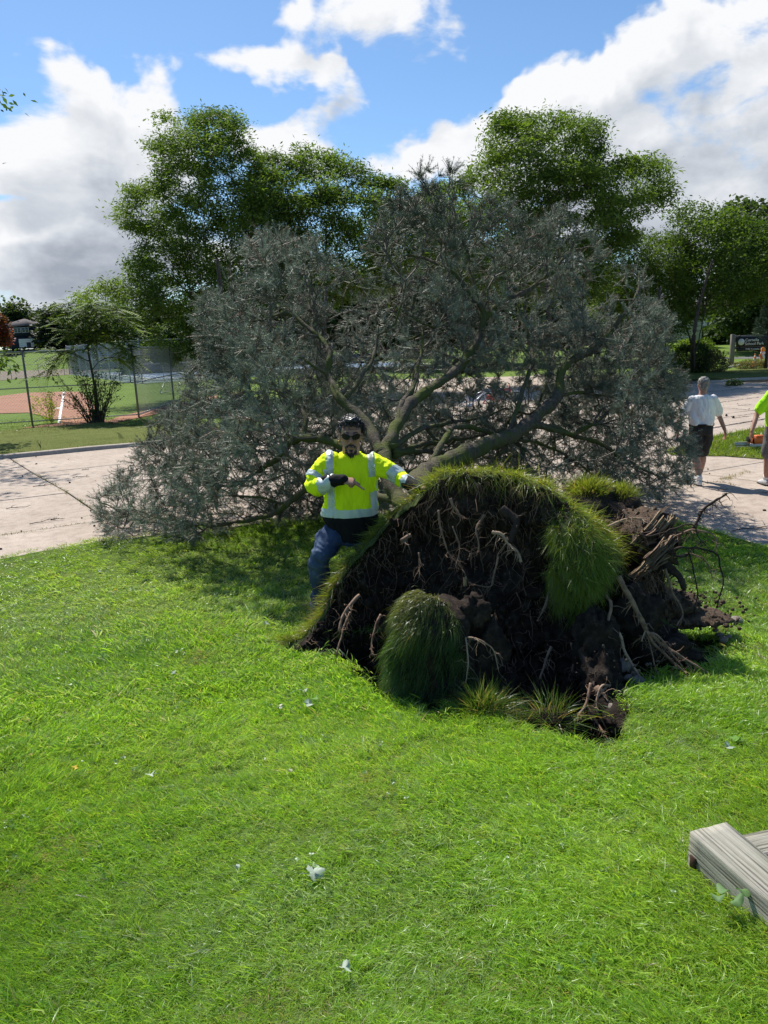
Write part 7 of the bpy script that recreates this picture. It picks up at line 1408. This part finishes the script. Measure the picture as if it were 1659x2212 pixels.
# fallen leaves on the lawn (maple-like, lobed, slightly curled)
M_LW = leafmat('pale_leaf', .6, .3, .25, (1, 1.1, .8))
def leaf(px, py, size, colr, label, ang=0, group=None, tilt=.3, lobes=5, name='leaf', lift=.044):
    g = GL(px, py); c = g + np.array([0, 0, lift]); rng = np.random.default_rng(int(px * 7 + py)); n = 40; V = [(0, 0, 0)]; ph0, ph1 = rng.uniform(0, 6, 2)
    for i in range(n):
        a = 2 * math.pi * i / n; th = (a + math.pi) % (2 * math.pi) - math.pi; r = .66 + .24 * abs(math.cos(a * lobes / 2 + ph0)) ** 1.2 + .10 * math.sin(a * 3 + ph1) + .06 * math.sin(a * 7 + ph0); r *= (1 - .45 * (abs(th) > 2.6)); r *= 1 + .12 * math.sin(a * 17); V.append((math.cos(a) * r, math.sin(a) * r * .85, .26 * math.sin(2 * a + ph0) + .22 * (r - .6) + .12 * math.sin(3 * a + ph1)))
    size = size * .78; V = np.array(V) * size * .5; M3 = np.array(Matrix.Rotation(ang, 3, 'Z') @ Matrix.Rotation(tilt, 3, 'X') @ Matrix.Rotation(tilt * .6, 3, 'Y')); st = np.array([(-.5, 0, 0), (-1.3, .1, -.02)]) * size * .5
    mb = MB(); mb.add(V @ M3.T + c, (), [(0, 1 + i, 1 + (i + 1) % n) for i in range(n)], colr); q = st @ M3.T + c; mb.tube([q[0], q[1]], [.0015, .001], 4, col=tuple(v * .8 for v in colr)); o = mb.build(name, M_LW, None, False, False, True); return tag(o, label, 'leaf', group)
wh, yl, gn = (.46, .53, .42), (.7, .50, .05), (.15, .30, .05)
for a in [(680, 1908, .105, wh, 'largest pale upturned maple leaf in the middle of the near lawn', .3), (748, 2116, .06, wh, 'small pale leaf near the bottom edge of the lawn', 1.2), (655, 1506, .085, wh, 'pale leaf at the top of the sprig below the pit', 2.0), (668, 1535, .10, wh, 'pale leaf at the bottom of the sprig below the pit', .5), (682, 1522, .08, gn, 'green leaf in the middle of the sprig below the pit', 4.0), (605, 1541, .06, (.66, .62, .5), 'small cream leaf just left of the sprig', .9), (375, 1465, .06, wh, 'small pale leaf alone on the left lawn at the pit\'s height', .4), (328, 1690, .085, wh, 'pale crumpled leaf on the left of the near lawn', 3.0),
          (165, 1676, .055, yl, 'yellow leaf lying far left on the near lawn', 1.0), (1527, 1532, .055, yl, 'yellow leaf in the shade right of the pit', 2.2), (1574, 1630, .075, wh, 'pale leaf under the green sprig on the right lawn', .2), (1592, 1612, .10, gn, 'bright green leaf sprig on the right lawn', 2.7), (628, 1682, .035, (.6, .5, .4), 'tiny tan leaf above the middle of the near lawn', 0), (216, 1243, .07, wh, 'pale leaf on the far left lawn near the road', 1.1), (577, 1358, .07, wh, 'pale leaf on the lawn left of the worker', .7), (250, 1283, .05, yl, 'small yellow leaf on the lawn near the road', 2.6), (515, 1893, .03, wh, 'tiny pale leaf left of the largest one', .1)]: leaf(*a)
# broad weed leaves by the timber
g = GL(1588, 1982); t = thing('broadleaf_weed', g, 'broad-leaved weed growing against the long weathered timber', 'weed')
for k, (dx, dy, r, a) in enumerate([(.02, 0, .03, .3), (-.04, .01, .028, 1.8), (-.02, -.04, .026, 3.6), (-.07, -.02, .022, 2.6)]):
    n = 16; V = [(0, 0, 0)] + [(r * (math.cos(2 * math.pi * i / n)), r * .6 * math.sin(2 * math.pi * i / n), .01 * math.cos(4 * math.pi * i / n)) for i in range(n)]; M3 = np.array(Matrix.Rotation(a, 3, 'Z') @ Matrix.Rotation(.3, 3, 'Y')); mb = MB(); mb.add(np.array(V) @ M3.T + g + np.array([dx, dy, .10]), (), [(0, 1 + i, 1 + (i + 1) % n) for i in range(n)], (.13, .23, .08)); mb.build('leaf', M_LW, t, False, False, True)
# stones at the pit
for k, (a, b_, Yd, r, lb) in enumerate([(1338, 1438, 4.25, .062, 'pale rounded stone highest on the right side of the pit'), (1360, 1465, 4.15, .034, 'small rounded stone between the two larger ones in the pit'), (1376, 1474, 4.12, .055, 'angular stone at the foot of the pale root in the pit'), (1334, 1533, 3.86, .062, 'dark rounded stone lowest in the pit beside the thick root'), (1320, 1425, 4.3, .035, 'reddish small stone above the pale rounded one'), (1370, 1455, 4.2, .022, 'smallest pebble right of the rounded stones in the pit')]): stone(P(a, b_, Yd), r, lb, 10 + k)
for k, (a, b_, r, lb) in enumerate([(1590, 1349, .045, 'single pale stone in the grass right of the gravel spill'), (1553, 1380, .026, 'pebble at the tip of the gravel spill, left one'), (1562, 1390, .03, 'largest pebble at the tip of the gravel spill'), (1573, 1384, .022, 'pebble at the tip of the gravel spill, right one'), (1545, 1370, .02, 'topmost pebble at the tip of the gravel spill')]): g = GL(a, b_); stone(g + [0, 0, .03], r, lb, 20 + k)
# twigs on the concrete
def twig(px, py, L, ang, label, n=5, r=.006, seed=0, mat=None):
    c = G(px, py); rng = np.random.default_rng(seed); mb = MB(); d = np.array([math.cos(ang), math.sin(ang), 0]); s = np.array([-d[1], d[0], 0]); q = [c - d * L / 2 + [0, 0, .012]]
    for i in range(5): q.append(c + d * L * (-.5 + (i + 1) / 5) + s * rng.normal(0, .03 * L) + [0, 0, .012 + rng.random() * .015])
    mb.tube(q, np.linspace(r, r * .5, 6), 5)
    for i in range(n): p = q[rng.integers(1, 5)]; g = rng.choice([-1, 1]); e = p + (d * .6 + s * g) * L * rng.uniform(.12, .3) + [0, 0, .02]; mb.tube([p, (p + e) / 2 + [0, 0, .01], e], [r * .5, r * .4, r * .2], 3, False)
    o = mb.build('twig', mat or M_ROOTD); return tag(o, label, 'twig')
for k, a in enumerate([(100, 1050, .45, .2, 'forked twig on the left road slab nearest the weedy joint'), (175, 1032, .3, .4, 'short twig on the left road beyond the weedy joint'), (96, 1128, .4, .7, 'twig on the near left road above the lawn edge'), (125, 1123, .2, .1, 'tiny twig on the near left road left of the fir tips'), (185, 1016, .15, .1, 'small scrap of twig near the far kerb'), (40, 1098, .35, .3, 'low tuft-like twig at the left edge of the road'), (1400, 1087, .45, .1, 'thin twig on the shaded pavement right of the turf mound'), (1640, 1142, .75, .25, 'dark tangled branch on the pavement at the right edge'), (1560, 1060, .2, .2, 'short twig near the walker\'s shadow'), (1600, 903, .5, .2, 'twig on the far pavement between the two walkers'), (1610, 876, .4, .1, 'short twig on the pavement far behind the walkers'), (1655, 834, .6, .6, 'pale stick at the right edge of the far pavement'), (1550, 948, .3, .1, 'twig at the left end of the grass island')]): twig(*a, seed=k, n=9 if k in (0, 7) else 4)
rr = np.random.default_rng(8); n = 620; x = rr.uniform(-9, 16, n); y = rr.uniform(7.2, 30, n); ok = (y > edge_y(x) + .1) & in_poly(x, y, PAVE) & ~in_poly(x, y, ISL); cs = np.column_stack([x, y, np.full(n, .006)])[ok]
ol = rocks_mesh('litter', cs, rr.uniform(.005, .022, len(cs)), M_ROOTD, None); 
# tar-filled cracks on the far right pavement
def crack(px, w=.02, seed=0, label=''):
    p = spline([G(*q)[:2] for q in px], 60); p = p + np.random.default_rng(seed).normal(0, .022, p.shape); t_ = np.gradient(p, axis=0); t_ /= np.linalg.norm(t_, axis=1)[:, None]; nn = np.stack([-t_[:, 1], t_[:, 0]], -1) * w; V = np.vstack([np.column_stack([p - nn, np.full(60, .0075)]), np.column_stack([p + nn, np.full(60, .0075)])]); Q = [(i, i + 1, 61 + i, 60 + i) for i in range(59)]; return link('crack', mesh_np('crack', V, [Q]), M_TAR, bed)
M_TAR = simple('crack_tar', (.03, .028, .027), .8)
crack([(1500, 933), (1560, 921), (1600, 914), (1659, 904)], .035, 1); crack([(1535, 872), (1580, 866), (1640, 858)], .02, 2); crack([(1535, 907), (1580, 900), (1635, 893)], .012, 3); crack([(1530, 846), (1570, 843), (1610, 838), (1659, 836)], .022, 4); crack([(1540, 835), (1557, 833), (1580, 838)], .015, 5); crack([(1550, 881), (1590, 883), (1629, 887)], .014, 6)
# pine cones near the walker
for k, (a, b_) in enumerate([(1569, 899), (1584, 903)]): g = G(a, b_); mb = MB(); [mb.ball(g + [0, 0, .03 + .012 * i - .03], (.03 * math.sin((i + 1) / 6 * 3.1) + .006,) * 2 + (.012,), 8) for i in range(5)]; tag(mb.build('pine_cone', M_ROOTD, None), ['left pine cone on the pavement beyond the walker', 'right pine cone on the pavement beyond the walker'][k], 'pine cone')
